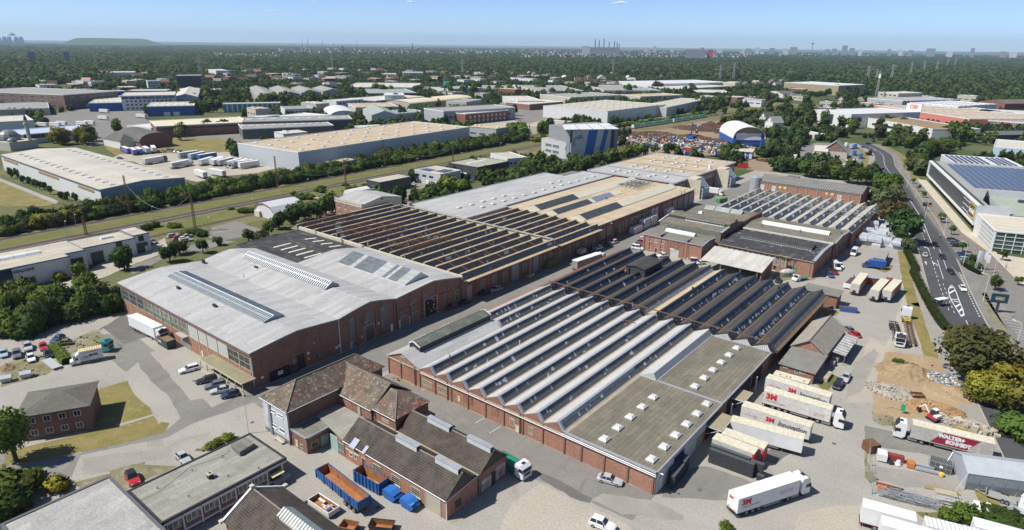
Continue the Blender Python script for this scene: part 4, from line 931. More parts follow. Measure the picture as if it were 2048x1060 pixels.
# == pitched roofs
bU=tiles((.145,.115,.085),(.115,.09,.068),(.42,.13,.06),.8)
bN=tiles((.165,.135,.098),(.13,.105,.078),(.33,.12,.06),.5)
T_RED=tiles((.18,.12,.085),(.135,.095,.07),(.48,.15,.07),.95)
T_DARK=tiles((.088,.072,.06),(.072,.06,.05));T_DARKY=tiles((.088,.072,.06),(.072,.06,.05),ax='y')
SLATE=ab((.175,.165,.135),(.145,.138,.115),.3,3.,(.22,.21,.17),.4,lines=(.5,.28,.03,0),lc=(.55,.55,.55))
RIDGE=aa((.26,.22,.17),.85,var=.2,sc=3)
def aT(parent,x0,x1,y0,y1,ze,zr,ax,mat,over=.3,th=.16,name='roof',mat2=None,ridge=True):
 if ax=='x':
  ym=(y0+y1)/2;s=(zr-ze)/(ym-y0);lo=ze-over*s
  for a,b in(((y0-over,lo),(ym,zr)),((ym,zr),(y1+over,lo))):
   MB().ext([a,b,(b[0],b[1]-th),(a[0],a[1]-th)],'x',x0-over,x1+over).o(name,mat,parent)
  if ridge:MB().bar((x0-over,ym,zr+.03),(x1+over,ym,zr+.03),.13,n=6).o('ridge',RIDGE,parent)
 else:
  xm=(x0+x1)/2;s=(zr-ze)/(xm-x0);lo=ze-over*s
  for a,b in(((x0-over,lo),(xm,zr)),((xm,zr),(x1+over,lo))):
   MB().ext([a,b,(b[0],b[1]-th),(a[0],a[1]-th)],'y',y0-over,y1+over).o(name,mat,parent)
  if ridge:MB().bar((xm,y0-over,zr+.03),(xm,y1+over,zr+.03),.13,n=6).o('ridge',RIDGE,parent)
def aU(parent,x0,x1,y0,y1,ze,zr,ax,mat,th=.2):
 if ax=='x':ex(([(y0,ze-.3),(y0,ze-.02),((y0+y1)/2,zr-.2),(y1,ze-.02),(y1,ze-.3)],'x',x0+.02,x1-.02),'gable_wall',mat,parent)
 else:ex(([(x0,ze-.3),(x0,ze-.02),((x0+x1)/2,zr-.2),(x1,ze-.02),(x1,ze-.3)],'y',y0+.02,y1-.02),'gable_wall',mat,parent)
def aK(parent,pts,mat,name='roof'):
 n=(Vector(pts[1])-Vector(pts[0])).cross(Vector(pts[2])-Vector(pts[0])).normalized()
 if n.z<0:n=-n
 lo=[Vector(p)-n*.14 for p in pts];MB().loft([lo,[Vector(p)for p in pts]]).o(name,mat,parent)
# == B: hipped house group south of the hall
HG=bld('tiled_workshop_house','brick workshop house with hipped brown tile roofs and a pale grey rendered end','house',-110,58)
bx((-110,-101.6,58.3,82,0,7.45),'wall',aS,HG)
bx((-101.6,-91.2,70.2,80.2,0,6.3),'wing_wall',ay,HG);bx((-91.2,-84.4,70.6,79.3,0,6.6),'tower_wall',ay,HG)
MB().box(-110.05,-101.5,58.12,58.4,.9,7.4).box(-110.18,-109.95,58.1,60.5,.9,7.4).o('rendered_front',ab((.50,.52,.545),(.46,.48,.505),.4,2.),HG)
bx((-110.1,-101.45,58.08,58.4,0,.9),'plinth',aa((.17,.18,.19)),HG)
bx((-107.9,-107.2,57.9,58.15,0,7.4),'buttress',aa((.19,.20,.215)),HG)
e,r=7.5,10.7;x0,x1,y0,y1,xm=-110.5,-101.2,57.8,82.5,-105.9
aK(HG,[(x0,y0,e),(x1,y0,e),(xm,63.4,r)],bN);aK(HG,[(x1,y0,e),(x1,y1,e),(xm,78.2,r),(xm,63.4,r)],bU if True else T_RED)
aK(HG,[(x0,y0,e),(xm,63.4,r),(xm,78.2,r),(x0,y1,e)],bU);aK(HG,[(x0,y1,e),(xm,78.2,r),(x1,y1,e)],bU)
m=MB()
for a,b in(((x1,y0,e),(xm,63.4,r)),((x0,y0,e),(xm,63.4,r)),((xm,63.4,r),(xm,78.2,r)),((xm,78.2,r),(x1,y1,e))):MB().bar((a[0],a[1],a[2]+.05),(b[0],b[1],b[2]+.05),.12,n=5).o('ridge',RIDGE,HG)
we,wr,wm=6.4,10.05,75.2
aK(HG,[(-102.2,69.9,we),(-90.9,69.9,we),(-90.9,wm,wr),(-105.6,wm,wr)],bN);aK(HG,[(-102.2,80.5,we),(-90.9,80.5,we),(-90.9,wm,wr),(-105.6,wm,wr)],bN)
MB().bar((-105.4,wm,wr+.05),(-90.9,wm,wr+.05),.12,n=5).o('ridge',RIDGE,HG)
ex(([(69.7,we-.1),(wm,wr+.15),(80.6,we-.1),(80.6,we-.4),(wm,wr-.2),(69.7,we-.4)],'x',-90.95,-90.7),'parapet',ah,HG)
te,tr=6.7,9.4;a0,a1,b0,b1,ax_,by_=-90.7,-84.1,70.3,79.6,-88.6,75.0
aK(HG,[(a0,b0,te),(a1,b0,te),(ax_,by_,tr),(a0,by_,tr)],bN);aK(HG,[(a1,b0,te),(a1,b1,te),(ax_,by_,tr)],T_RED);aK(HG,[(a1,b1,te),(a0,b1,te),(a0,by_,tr),(ax_,by_,tr)],bU)
MB().bar((a1,b0,te+.05),(ax_,by_,tr+.05),.1,n=5).o('ridge',RIDGE,HG)
for a,b in(((-110.6,57.75,7.4),(-101.1,57.75,7.4)),((-101.15,57.8,7.4),(-101.15,70,7.4)),((-101.2,69.8,6.3),(-90.9,69.8,6.3)),((-90.7,70.2,6.6),(-84,70.2,6.6))):bz(HG,a,b,ac,.08)
for x,y,z in((-101.2,58.0,7.4),(-91,69.9,6.3),(-84.3,70.3,6.6)):bf(HG,x,y,z,ah if y<60 else an)
for q in((41,148,610,210,675),(41,238,665,298,728),(41,172,765,232,832),(41,258,815,318,888)):aW(HG,58.1,*q,2,1,aj,GL,sill=True)
aW(HG,70.6,41,1345,715,1420,785,3,3,aE,GL)
bx((-95.2,-94.4,70.0,70.2,3.9,5.6),'bare_plaster',aX,HG)
bn=bld('garden_bench','wooden slatted bench against the pale grey house end','bench',-104,57.4)
for i in range(3):bx((-105.4,-102.6,57.1+i*.2,57.25+i*.2,.42,.46),'seat_slat',aE,bn)
for i in range(2):bx((-105.4,-102.6,57.66,57.70,.55+i*.2,.7+i*.2),'back_slat',aE,bn)
MB().box(-105.2,-105.1,57.1,57.7,0,.42).box(-102.9,-102.8,57.1,57.7,0,.42).ea('leg',ai,bn)
PO=bld('brick_porch_annex','low brick annex with a felt roof between the grey house and workshop','annex',-101.4,58.4)
bx((-101.4,-96.2,58.5,64.2,0,3.4),'wall',aS,PO);bx((-101.4,-90.2,64.3,69.9,0,3.7),'rear_wall',aS,PO)
av(PO,[(-101.5,58.4),(-96.1,58.4),(-96.1,64.25),(-101.5,64.25)],3.6,bT,an,.08,.2,cap=.2)
MB().prism([(-101.5,64.35),(-89.9,62.3),(-89.9,69.9),(-101.5,69.9)],3.75,3.95,bot=True).o('roof',R_OFFICE,PO)
for q,nm,gm in(((16,315,345,342,410),'door',aE),((16,355,380,382,425),'window',GL)):aW(PO,58.5,*q,1,1,aE,gm,name=nm)
for y0,y1,mt in((59.4,61.0,GL),(61.6,63.4,by)):al(PO,'E',(-96.2,(y0+y1)/2,.1 if mt is by else.9),y1-y0,2.3 if mt is by else 1.3,1,1,by if mt is by else aE,mt,name='door' if mt is by else'window')
bx((-94.2,-92.0,62.45,62.6,0,3.5),'door',by,PO);bx((-92,-89.9,62.5,62.7,0,3.6),'side_wall',ay,PO)
al(PO,'S',(-91,62.48,1.0),1.7,1.8,2,5,by,GL)
bx((-101.3,-101.25,58.3,58.45,2.3,2.8),'house_sign',SIGN_B,PO)
# == C: pair of gabled workshops
def workshop(name,label,x0,x1,y0,y1,zr,dormers,endm):
 t=bld(name,label,'workshop',x0,y0)
 bx((x0,x1,y0,y1,0,4.15),'wall',aL if y0<65 else ay,t)
 aT(t,x0,x1,y0,y1,4.3,zr,'x',T_DARK,.25);aU(t,x0,x1,y0,y1,4.3,zr,'x',endm)
 ym=(y0+y1)/2
 for a,b in dormers:
  d=ex(([(ym-.55,zr-.75),(ym-.5,zr+.62),(ym+.42,zr+.62),(ym+.5,zr-.75)],'x',a,b),'roof_vent_dormer',aa((.56,.57,.57),.5,.1),t)
  bx((a-.1,b+.1,ym-.6,ym+.5,zr+.63,zr+.69),'dormer_cap',an,d)
  bx((b+.005,b+.05,ym-.4,ym+.35,zr-.2,zr+.5),'louvre',ah,d)
 bz(t,(x0-.2,y0-.32,3.95),(x1+.2,y0-.32,3.95),ac,.08)
 return t
W1=workshop('gabled_workshop','front one of two parallel gabled workshops with dark tiled roof above the skips',-89.6,-63.0,62.4,70.2,7.15,[(-78.9,-73.4),(-68.8,-63.4)],T_DARK)
W2=workshop('gabled_workshop','rear one of two parallel gabled workshops with dark tiled roof along the lane',-83.5,-63.0,70.55,78.2,7.15,[(-79.0,-73.3),(-68.8,-63.2)],T_DARK)
bx((-89.5,-63,70.22,70.53,3.9,4.35),'valley_gutter',bH,W1)
for q,nx,nz in(((16,925,530,990,628),3,4),((16,1070,615,1140,722),3,4),((16,1225,710,1300,815),3,4),((16,735,382,765,415),1,1),((16,770,400,800,435),1,1),((16,742,445,768,490),1,1),((16,778,460,805,510),1,1)):aW(W1,62.4,*q,nx,nz,aE if nx>1 else aj,GL,sill=nx>1)
aW(W1,62.4,16,835,485,870,560,1,1,aE,GL,name='door');gateS(W1,62.4,16,1340,750,1455,945,aa((.40,.37,.29)),rows=1)
bx((-89.4,-85.3,62.3,62.38,2.3,2.5),'lintel_band',aE,W1)
for t,x,y,w,d in((16,780,340,1.5,1.6),(16,865,390,.8,1.3)):
 p=P2(t,x,y,5.6);s=(7.15-4.3)/3.9;z=4.3+(p[1]-62.4)*s
 o=MB().loft([[(p[0]-w/2,p[1]-d/2,z-d/2*s),(p[0]+w/2,p[1]-d/2,z-d/2*s),(p[0]+w/2,p[1]+d/2,z+d/2*s),(p[0]-w/2,p[1]+d/2,z+d/2*s)],[(p[0]-w/2,p[1]-d/2-.1,z+.18-d/2*s),(p[0]+w/2,p[1]-d/2-.1,z+.18-d/2*s),(p[0]+w/2,p[1]+d/2-.1,z+.18+d/2*s),(p[0]-w/2,p[1]+d/2-.1,z+.18+d/2*s)]]).o('roof_window',az,W1)
 MB().poly([(p[0]-w/2+.1,p[1]-d/2,z+.2-d/2*s+.1*s),(p[0]+w/2-.1,p[1]-d/2,z+.2-d/2*s+.1*s),(p[0]+w/2-.1,p[1]+d/2-.2,z+.2+d/2*s-.1*s),(p[0]-w/2+.1,p[1]+d/2-.2,z+.2+d/2*s-.1*s)]).o('pane',aC((.28,.30,.42),.15,.2,.3,(.35,.36,.5)),o)
bx((-63.02,-62.9,64.6,66.0,1.0,2.4),'dark_panel',ai,W1);MB().bar((-62.9,62.4,0),(-62.9,62.4,4.),.08).bar((-62.88,62.4,3.7),(-62.88,70.2,4.4),.07).o('rainwater_pipe',ac,W1)
MB().box(-63.02,-62.88,71.2,73.8,.3,2.6).box(-63.02,-62.88,75.,77.6,.5,3.2).ea('whitewashed_panel',ab((.50,.48,.46),(.22,.13,.10),.9,3.,(.13,.08,.06),.8),W2)
bx((-63.02,-62.88,73.9,74.9,0,2.7),'doorway',ah,W2)
# == D: flat roofed offices in the lower left corner
OF=bld('office_block','long flat roofed office with ribbon windows and dark fascia','office building',-105.3,30.4)
bx((-105.2,-93.4,30.5,52.2,0,3.75),'wall',aH,OF)
av(OF,[(-105.4,30.3),(-93.2,30.3),(-93.2,52.3),(-105.4,52.3)],3.95,R_OFFICE,aa((.04,.042,.045)),.14,.35,cap=.35)
MB().box(-93.4,-93.15,30.4,52.2,3.25,3.6).box(-93.4,-93.12,30.4,52.2,.55,.85).ea('white_band',ac,OF)
for i in range(6):
 y0=31.0+i*2.95;al(OF,'E',(-93.25,y0+1.35,1.75),2.55,1.45,3,1,aj,aG,.09,.1)
for i in range(8):bx((-93.4,-93.05,30.5+i*2.95,30.72+i*2.95,.3,3.6),'white_post',ac,OF)
bx((-93.3,-92.6,49.2,52.4,0,.9),'ramp_wall',ab((.42,.42,.45),None,.4),OF);bx((-93.25,-93.15,48.9,50.6,0,2.6),'doorway',ah,OF)
bx((-93.4,-91.9,48.6,51.0,2.35,2.43),'door_canopy',aa((.55,.48,.25)),OF)
m=MB();
for y in(47.5,48.5,49.5,50.5,51.5):m.bar((-91.2,y,0),(-91.2,y,1.1),.04)
m.bar((-91.2,47.5,1.1),(-91.2,51.5,1.1),.04).bar((-91.2,47.5,.6),(-91.2,51.5,.6),.04).o('handrail',ai,OF)
def turned_box(parent,name,pts,z0,z1,mat):return MB().prism([(p.x,p.y)for p in pts],z0,z1).o(name,mat,parent)
rb=[W(15,*q,4.3)for q in((1815,410),(1885,470),(2000,400),(1930,350))]
MB().prism([(rb[0].x,rb[0].y),(rb[1].x,rb[1].y),(rb[2].x,rb[2].y),(rb[3].x,rb[3].y)],3.9,4.9).o('roof_hatch',bT,OF)
c=W(15,1650,640,4.2);ch=bx((c.x-.42,c.x+.42,c.y-.42,c.y+.42,3.9,4.75),'chimney',ah,OF);bx((c.x-.52,c.x+.52,c.y-.52,c.y+.52,4.75,4.88),'chimney_cap',aX,ch);MB().cyl(c.x,c.y,4.88,5.1,.15,8).o('chimney_pot',ah,ch)
for x,y in((1235,735),(1480,800),(1508,595),(1745,487),(1790,640),(2030,578)):w=P2(15,x,y,4);MB().bar((w[0],w[1],3.95),(w[0],w[1],4.3),.06).bar((w[0],w[1],4.3),(w[0]+.2,w[1]+.1,4.3),.07).o('roof_vent',ah,OF)
cab=[W(15,*q,3.975)for q in((1100,832),(1230,770),(1270,745),(1310,710),(1370,665),(1500,560),(1640,520),(1740,485),(1790,450),(1800,420))]
MB().path(cab,.02,4).o('roof_cable',ah,OF)
LB=bld('pale_flat_roofed_shed','shed with a pale stained flat roof in the lower left corner','shed',-111,15)
bx((-110.9,-90.5,14.5,29.7,0,4.2),'wall',aH,LB);av(LB,[(-111.1,14.4),(-84,14.4),(-84,29.9),(-111.1,29.9)],4.5,R_PALE,aa((.12,.12,.115)),.16,.35,cap=.45)
DT=bld('tiled_gabled_shed','gabled shed with dark tiles and a white glazed ridge lantern at the bottom edge','shed',-86.3,36.8)
bx((-86.2,-58,37.0,47.2,0,3.9),'wall',aH,DT);aT(DT,-86.0,-58,37.0,47.2,4.05,6.9,'x',T_DARK,.25);aU(DT,-86.2,-58,37,47.2,4.0,6.9,'x',aH)
ex(([(36.4,3.9),(42.1,7.15),(47.9,3.9),(47.9,3.6),(42.1,6.85),(36.4,3.6)],'x',-86.75,-86.35),'verge_coping',ac,DT)
for y,z in((42.1,7.2),(36.5,3.95),(47.8,3.95)):bx((-86.9,-86.2,y-.3,y+.3,z-.1,z+.25),'coping_stone',aQ,DT)
lx0,lx1=P2(43,1130,620,7.3)[0],-58
LN=bx((lx0,lx1,41.1,43.1,6.3,7.25),'ridge_lantern',aa((.55,.56,.55)),DT)
ak(LN,(lx0,40.8,7.2),(lx1,40.8,7.2),(lx1,42.1,8.0),(lx0,42.1,8.0),aG,aj,.62,bw=.22);ak(LN,(lx1,43.4,7.2),(lx0,43.4,7.2),(lx0,42.1,8.0),(lx1,42.1,8.0),aC((.22,.27,.28),.3,.4,.6,(.3,.35,.36)),az,.62,bw=.05)
ex(([(40.8,7.2),(42.1,8.05),(43.4,7.2)],'x',lx0-.08,lx0),'lantern_end',ac,LN)
# == left brick house (turned), white workshops, red house
def rect3(t,a,b,c,z):
 A,B,C=W(t,*a,z),W(t,*b,z),W(t,*c,z);u=C-B;v=A-B
 if u.length>=v.length:th=at2(u.y,u.x)
 else:th=at2(v.y,v.x)-PI/2*(1 if(u.x*v.y-u.y*v.x)>0 else-1)
 ux=Vector((cos(th),sin(th),0));vx=Vector((-sin(th),cos(th),0))
 return Vector((B.x,B.y,0)),th,u.dot(ux),v.dot(vx)
def lbox(o,th,w,d):
 ux=Vector((cos(th),sin(th),0));vx=Vector((-sin(th),cos(th),0));fl='W';fr='S'
 if w<0:o=o+ux*w;w=-w;fl='E'
 if d<0:o=o+vx*d;d=-d;fr='N'
 return o,th,w,d,fl,fr
def camdir(o,th):
 dx,dy=-o.x,-o.y;return dx*cos(th)+dy*sin(th),-dx*sin(th)+dy*cos(th)
def row_windows(t,face,w,d,z,n,ww,wh,fm=None,gm=None,nx=2,nz=1,m0=.06,**k):
 L=w if face in'SN' else d
 for i in range(n):
  u=L*(m0+(1-2*m0)*(i+.5)/n)
  p={'S':(u,0,z),'N':(w-u,d,z),'E':(w,u,z),'W':(0,d-u,z)}[face]
  al(t,face,p,ww,wh,nx,nz,fm or aj,gm or GL,**k)
FOOT=[]
def bd(name,label,cat,geo,z,wall,roof,edge=None,group=None,par=.3,kind='flat',rise=2.,ax='x',wins=(),lights=None,lmat=None,over=.2,parts=(),trim=None):
 o,th,w,d,FL,FRc=lbox(*(rect3(*geo)if len(geo)==5 else geo))
 t=ae(name,label,cat,(o.x,o.y,0),th,group);FOOT.append((o.x,o.y,th,w,d))
 wz=z-.3 if kind=='flat' else z
 bx((0,w,0,d,0,wz),'wall',wall,t)
 if kind=='flat':av(t,[(-.05,-.05),(w+.05,-.05),(w+.05,d+.05),(-.05,d+.05)],z,roof,edge,par,.35,cap=min(.4,w*.03))
 elif kind=='gable':aT(t,0,w,0,d,z,z+rise,ax,roof,over,.2);aU(t,0,w,0,d,z,z+rise,ax,wall)
 elif kind=='hip':
  k=min(w,d)/2;e=over;q=[(-e,-e,z),(w+e,-e,z),(w+e,d+e,z),(-e,d+e,z)]
  if w>=d:r0,r1=(k,d/2,z+rise),(w-k,d/2,z+rise);fs=([q[0],q[1],r1,r0],[q[1],q[2],r1],[q[2],q[3],r0,r1],[q[3],q[0],r0])
  else:r0,r1=(w/2,k,z+rise),(w/2,d-k,z+rise);fs=([q[0],q[1],r0],[q[1],q[2],r1,r0],[q[2],q[3],r1],[q[3],q[0],r0,r1])
  for f in fs:aK(t,f,roof)
 elif kind=='barrel':
  L,S=(w,d)if ax=='x' else(d,w);pr=[(S*(.5-.53*cos(a)),z+rise*sin(a))for a in np.linspace(0,PI,11)]
  MB().ext(pr+[(p[0],p[1]-.25)for p in reversed(pr)],ax,-.3,L+.3).o('roof',roof,t)
  MB().ext([(p[0]*.98+.01*S,p[1]-.2)for p in pr],ax,.05,L-.05).o('gable_wall',wall,t)
 for wi in wins:row_windows(t,{'L':FL,'R':FRc}.get(wi[0],wi[0]),w,d,*wi[1:6],*(wi[6:]if len(wi)>6 else()))
 if lights:
  zz=lambda u,v:z if kind=='flat' else z+rise*(1-abs((v/d if ax=='x' else u/w)-.5)*2)+.03
  nx,ny,lw,ld=lights
  for i in range(nx):
   for j in range(ny):
    u=w*(i+.5)/nx;v=d*(j+.5)/ny;aO(t,u,v,zz(u,v),lw,ld,lmat)
 if trim:bx((-.06,w+.06,-.06,d+.06,z-.9,z-.32),'fascia_band',trim,t)
 return t,w,d,FL,FRc
bd('brick_house','two storey brick house with a grey hipped roof and dry lawn round it','house',(15,(130,170),(690,75),(725,-100),5.7),5.6,aS,SLATE,kind='hip',rise=1.7,over=.45,wins=(('L',3.6,4,1.25,1.3,aj,GL,2,1,.07),('L',.9,4,1.25,1.3,aj,GL,2,1,.07)))

# == E: works yard, east block
BR=bld('brick_office','two storey red brick block with flat grey roof and a pale roller gate','office building',-110,219.7)
bx((-110,-86.2,219.8,231.5,0,6.3),'wall',aL,BR)
ex(([(219.6,6.3),(219.6,6.5),(225.5,7.3),(231.6,6.9),(231.6,6.3)],'x',-110.1,-86.1),'roof',bT,BR)
MB().ext([(219.5,6.35),(219.5,6.62),(225.5,7.42),(231.6,7.0),(231.6,6.8),(225.5,7.2)],'x',-86.12,-85.8).ext([(219.5,6.35),(219.5,6.62),(225.5,7.42),(231.6,7.0),(231.6,6.8),(225.5,7.2)],'x',-110.4,-110.08).o('verge_coping',an,BR)
bx((-110.2,-86,219.45,219.62,6.25,6.6),'coping',an,BR)
sk=ex(([(226.0,7.0),(226.0,7.2),(227.6,8.3),(229.2,7.2),(229.2,6.9)],'x',-104.3,-92.6),'ridge_rooflight',aa((.5,.5,.48)),BR)
ak(sk,(-104.3,226,7.22),(-92.6,226,7.22),(-92.6,227.6,8.34),(-104.3,227.6,8.34),a6,aj,.8,bw=.2);ak(sk,(-92.6,229.2,7.22),(-104.3,229.2,7.22),(-104.3,227.6,8.34),(-92.6,227.6,8.34),a6,az,.8)
MB().box(-102.95,-102.7,219.7,225.5,6.5,7.3).box(-92.2,-92,219.7,225,6.5,7.2).ea('roof_seam',ah,BR)
for q in((23,190,752,228,800),(23,285,772,322,818),(23,370,785,408,838),(23,182,860,218,915),(23,362,895,395,945)):aW(BR,219.8,*q,2,2,aj,GL,sill=True)
aW(BR,219.8,23,278,885,312,965,1,1,aj,GL,name='door');aW(BR,219.8,23,708,985,748,1045,1,1,aj,ap,name='door')
gateS(BR,219.8,23,502,905,610,1010,aa((.5,.5,.48)),rows=5)
for x0,x1 in((430,480),(503,555),(575,625),(645,700),(718,772)):
 a=facY(23,x0,800,219.8)[0];b=facY(23,x1,800,219.8)[0];MB().box(a,b,219.68,219.8,3.3 if x0 in(503,575)else.8,5.7).o('blind_panel',ay,BR)
for x in(-109.7,-107.6,-102.8,-98.9,-92.2,-86.5):bx((x-.25,x+.25,219.55,219.8,0,6.2),'pilaster',aL,BR)
al(BR,'E',(-86.2,225.3,4.2),8.5,1.3,8,1,aj,aG);bx((-99,-97,219.6,219.7,2.6,3.1),'wall_sign',ap,BR)
MD=bld('clerestory_hall','brick hall with olive felt roof stepped by a long clerestory behind the brick block','factory hall',-110,233)
bx((-110,-84.8,233,255,0,8.6),'wall',aH,MD)
MB().ext([(232.8,8.5),(232.8,8.85),(240.2,9.4),(240.2,9.0)],'x',-110.2,-84.6).ext([(240.2,10.35),(240.2,10.55),(246,10.6),(255.2,8.7),(255.2,8.4)],'x',-110.2,-84.6).o('roof',bQ,MD)
bx((-109.9,-84.9,240.3,240.5,8.9,10.4),'clerestory',ai,MD)
al(MD,'S',(-94.5,240.28,9.35),15.5,.95,13,1,aj,GL)
bx((-102.5,-87,239.6,240.1,9.3,9.42),'gutter',ac,MD)
al(MD,'S',(-97.5,232.95,6.5),24.2,1.9,34,1,aE,aG)
ex(([(232.7,8.5),(232.7,9.0),(240.2,9.6),(240.2,10.6),(246,10.75),(246,11.4),(248,11.4),(248,10.4),(255.2,8.9),(255.2,8.3)],'x',-84.8,-84.3),'coped_gable',aH,MD)
ex(([(232.6,8.9),(232.6,9.1),(240.2,9.75),(240.2,9.6)],'x',-85.0,-84.1),'coping',an,MD);ex(([(232.7,8.8),(232.7,9.05),(246,10.8),(255.2,9.0),(255.2,8.7),(246,10.5)],'x',-110.5,-110.1),'verge_coping',ac,MD)
RH=bld('felt_roofed_hall','low hall with olive felt roof and three worn rooflights beside the rear sawtooth','factory hall',-110,255)
bx((-110,-84.6,255.3,277.5,0,7.3),'wall',aH,RH);ex(([(255.2,7.4),(255.2,7.8),(268,8.7),(277.8,7.8),(277.8,7.4)],'x',-110.2,-84.5),'roof',bQ,RH)
bx((-84.7,-84.2,255.3,277.6,6.5,8.9),'coped_gable',aH,RH)
for a,b in((-105.6,-101.3),(-100.9,-94.6),(-94.2,-89.4)):
 o=ex(([(266.0,8.4),(268.3,10.0),(270.6,8.4)],'x',a,b),'worn_rooflight',aa((.33,.34,.33),.7,var=.2,sc=2),RH)
 ak(o,(a,266,8.45),(b,266,8.45),(b,268.3,10.03),(a,268.3,10.03),aC((.25,.27,.26),.5,.6,1.5,(.5,.5,.44)),az,.5,cross=2)
w=W(23,930,390,8.5);MB().dome(w.x-1,w.x+1,w.y-.9,w.y+.9,8.2,.9).o('roof_cowl',ac,RH)
BL=bld('black_felt_workshop','brick workshop with patched black felt roof and a long dark clerestory','workshop',-84,229)
bx((-83.8,-49.9,229,253,0,5.75),'wall',aL,BL)
ex(([(228.8,5.75),(228.8,6.0),(240.5,7.0),(251.5,6.9),(251.5,6.5)],'x',-84,-49.8),'roof',ab((.065,.065,.068),(.05,.05,.052),.2,3.,(.42,.41,.40),.75,lines=(5,1,.03,0),lc=(.7,.7,.7),streak=((.3,1,1),.8,.3,(.02,.02,.02))),BL)
mo=ex(([(238.4,6.6),(238.4,7.6),(238.2,7.7),(243.3,8.4),(243.3,6.8)],'x',-79.2,-53.4),'clerestory',SAW_K,BL)
al(BL,'S',(-66.3,238.33,6.75),25.4,.95,42,1,aj,GL_K,.1,.12)
ex(([(229,5.9),(229,6.15),(240,7.25),(253,6.9),(253,6.5)],'x',-50.3,-49.6),'coped_gable',ay,BL);ex(([(228.8,6.15),(228.8,6.32),(240,7.45),(253,7.1),(253,6.9),(240,7.25)],'x',-50.5,-49.4),'coping',an,BL)
bz(BL,(-84,228.65,5.7),(-49.8,228.65,5.7),aX,.1)
for i in range(14):al(BL,'S',(-81.5+i*1.95,229,4.2),1.25,.95,2,1,az,GL)
for q in((21,1490,225,1530,300),(21,1560,245,1595,310)):aW(BL,229,*q,3,5,aj,aG)
gd=aW(BL,229,21,1612,290,1668,365,1,1,ai,ah,name='doorway');aW(BL,229,21,1672,302,1698,372,1,1,aa((.12,.26,.11)),aa((.12,.26,.11)),name='door')
for q in((21,1480,290,1500,330),):aW(BL,229,*q,1,1,ai,GL)
m=MB();c=W(21,1585,360);m.bar((c.x,228.4,0),(c.x,228.4,6.3),.12).bar((c.x-2.6,228.3,5.9),(c.x+2.0,228.3,6.1),.1).bar((c.x-1.3,228.3,5),(c.x+.1,228.3,6),.07).bar((c.x+1.2,228.3,5.2),(c.x,228.3,6),.07).bar((c.x-2.6,228.3,5.9),(c.x-1.6,228.3,6.6),.07)
m.o('pipe_bracket',aa((.35,.36,.16)),BL)
for x in(-51,-56.5):bf(BL,x,228.8,5.7)
RG=bld('felt_roofed_workshop','workshop with olive roof and long white ridge rooflight beside the rear sawtooth','workshop',-84,252)
bx((-84.2,-49.2,253.2,275.5,0,6.7),'wall',ay,RG);ex(([(253,6.5),(253,7.0),(263.5,7.7),(275.6,7.0),(275.6,6.5)],'x',-84.2,-49.1),'roof',bQ,RG)
ex(([(251.6,6.7),(251.6,7.45),(254.0,7.0),(254.0,6.6)],'x',-83,-49.4),'pale_eaves_sheet',ab((.58,.58,.57),(.5,.5,.48),.4,3.,(.35,.25,.18),.4),RG)
rl=ex(([(261,7.3),(263,8.7),(265,7.3)],'x',-79,-53.6),'ridge_rooflight',aa((.5,.5,.48)),RG)
ak(rl,(-79,260.9,7.35),(-53.6,260.9,7.35),(-53.6,263,8.75),(-79,263,8.75),a6,aj,.62,bw=.2);ak(rl,(-53.6,265.1,7.35),(-79,265.1,7.35),(-79,263,8.75),(-53.6,263,8.75),a6,az,.62)
ex(([(253,6.9),(253,7.2),(263.5,7.95),(275.6,7.2),(275.6,6.9),(263.5,7.6)],'x',-49.5,-48.9),'coping',an,RG);bx((-49.4,-49.0,253,275.6,6,7.2),'coped_gable',ay,RG)
for t,x,y in((24,165,650),(24,705,740),(24,1290,770)):flue(RG,*P2(t,x,y,7.3),7.2,1.1,.2,a8)
for y in(256,262,268,273):al(RG,'E',(-49.0,y,1.5),1.6,2.6,3,4,az,GL)
XR=[-103.0+4.82*k for k in range(12)]
RS=bld('rear_sawtooth_hall','pale sawtooth hall between the felt roofed workshops and the long brick store','factory hall',-107,275.8)
bx((-107,-48.2,275.8,330.5,0,6.2),'wall',ay,RS)
for k,xp in enumerate(XR):
 for(a,b)in((275.9 if xp>-85 else 279,301.6),(303.2,330.4)):
  xv0,xv1=xp-3.2,xp+1.62
  o=ex(([(xv0,6.3),(xp,8.1),(xp+.25,8.1),(xp+.25,7.98),(xp+.1,7.8),(xv1-.7,6.27),(xv1,6.3),(xv1,6.0),(xv0,6.0)],'y',a,b),'roof_bay',SAW_G,RS)
  ak(o,(xv1-.15,a+.5,6.45),(xv1-.15,b-.4,6.45),(xp+.27,b-.4,7.95),(xp+.27,a+.5,7.95),GL_K if b<302 else aG,az,1.2)
  for yy in(a+8,a+18):bx((xp+.3,xp+1.2,yy-.5,yy+.5,6.4,7.9),'ventilator_box',an,o)
MB().bar((-106,302.4,8.5),(-48.5,302.4,8.5),.16).o('pipe_rack',an,RS)
for k in range(12):MB().bar((XR[k],302.4,6.6),(XR[k],302.4,8.5),.07).o('rack_post',an,RS)
m=MB()
for k in range(0,12,1):
 y=uni(305,326);m.bar((XR[k]+.3,y,8.2),(XR[k]+4.5,y+.3,7.5),.09)
m.o('cross_tie',aa((.45,.36,.14)),RS)
FB=bld('long_brick_store','long brick store with pale pilasters, round vents and grey corrugated roof','factory building',-110,348)
bx((-110,-60,348.3,367.5,0,8.0),'wall',aL,FB)
ex(([(347.9,7.9),(347.9,8.15),(357.5,10.6),(367.9,8.15),(367.9,7.9),(357.5,10.3)],'x',-110.3,-59.6),'roof',am((.255,.25,.225),1.1,'y',.9,.16,.7),FB)
ex(([(348.4,7.9),(357.5,10.28),(367.4,7.9)],'x',-110,-60.02),'gable_wall',aS,FB)
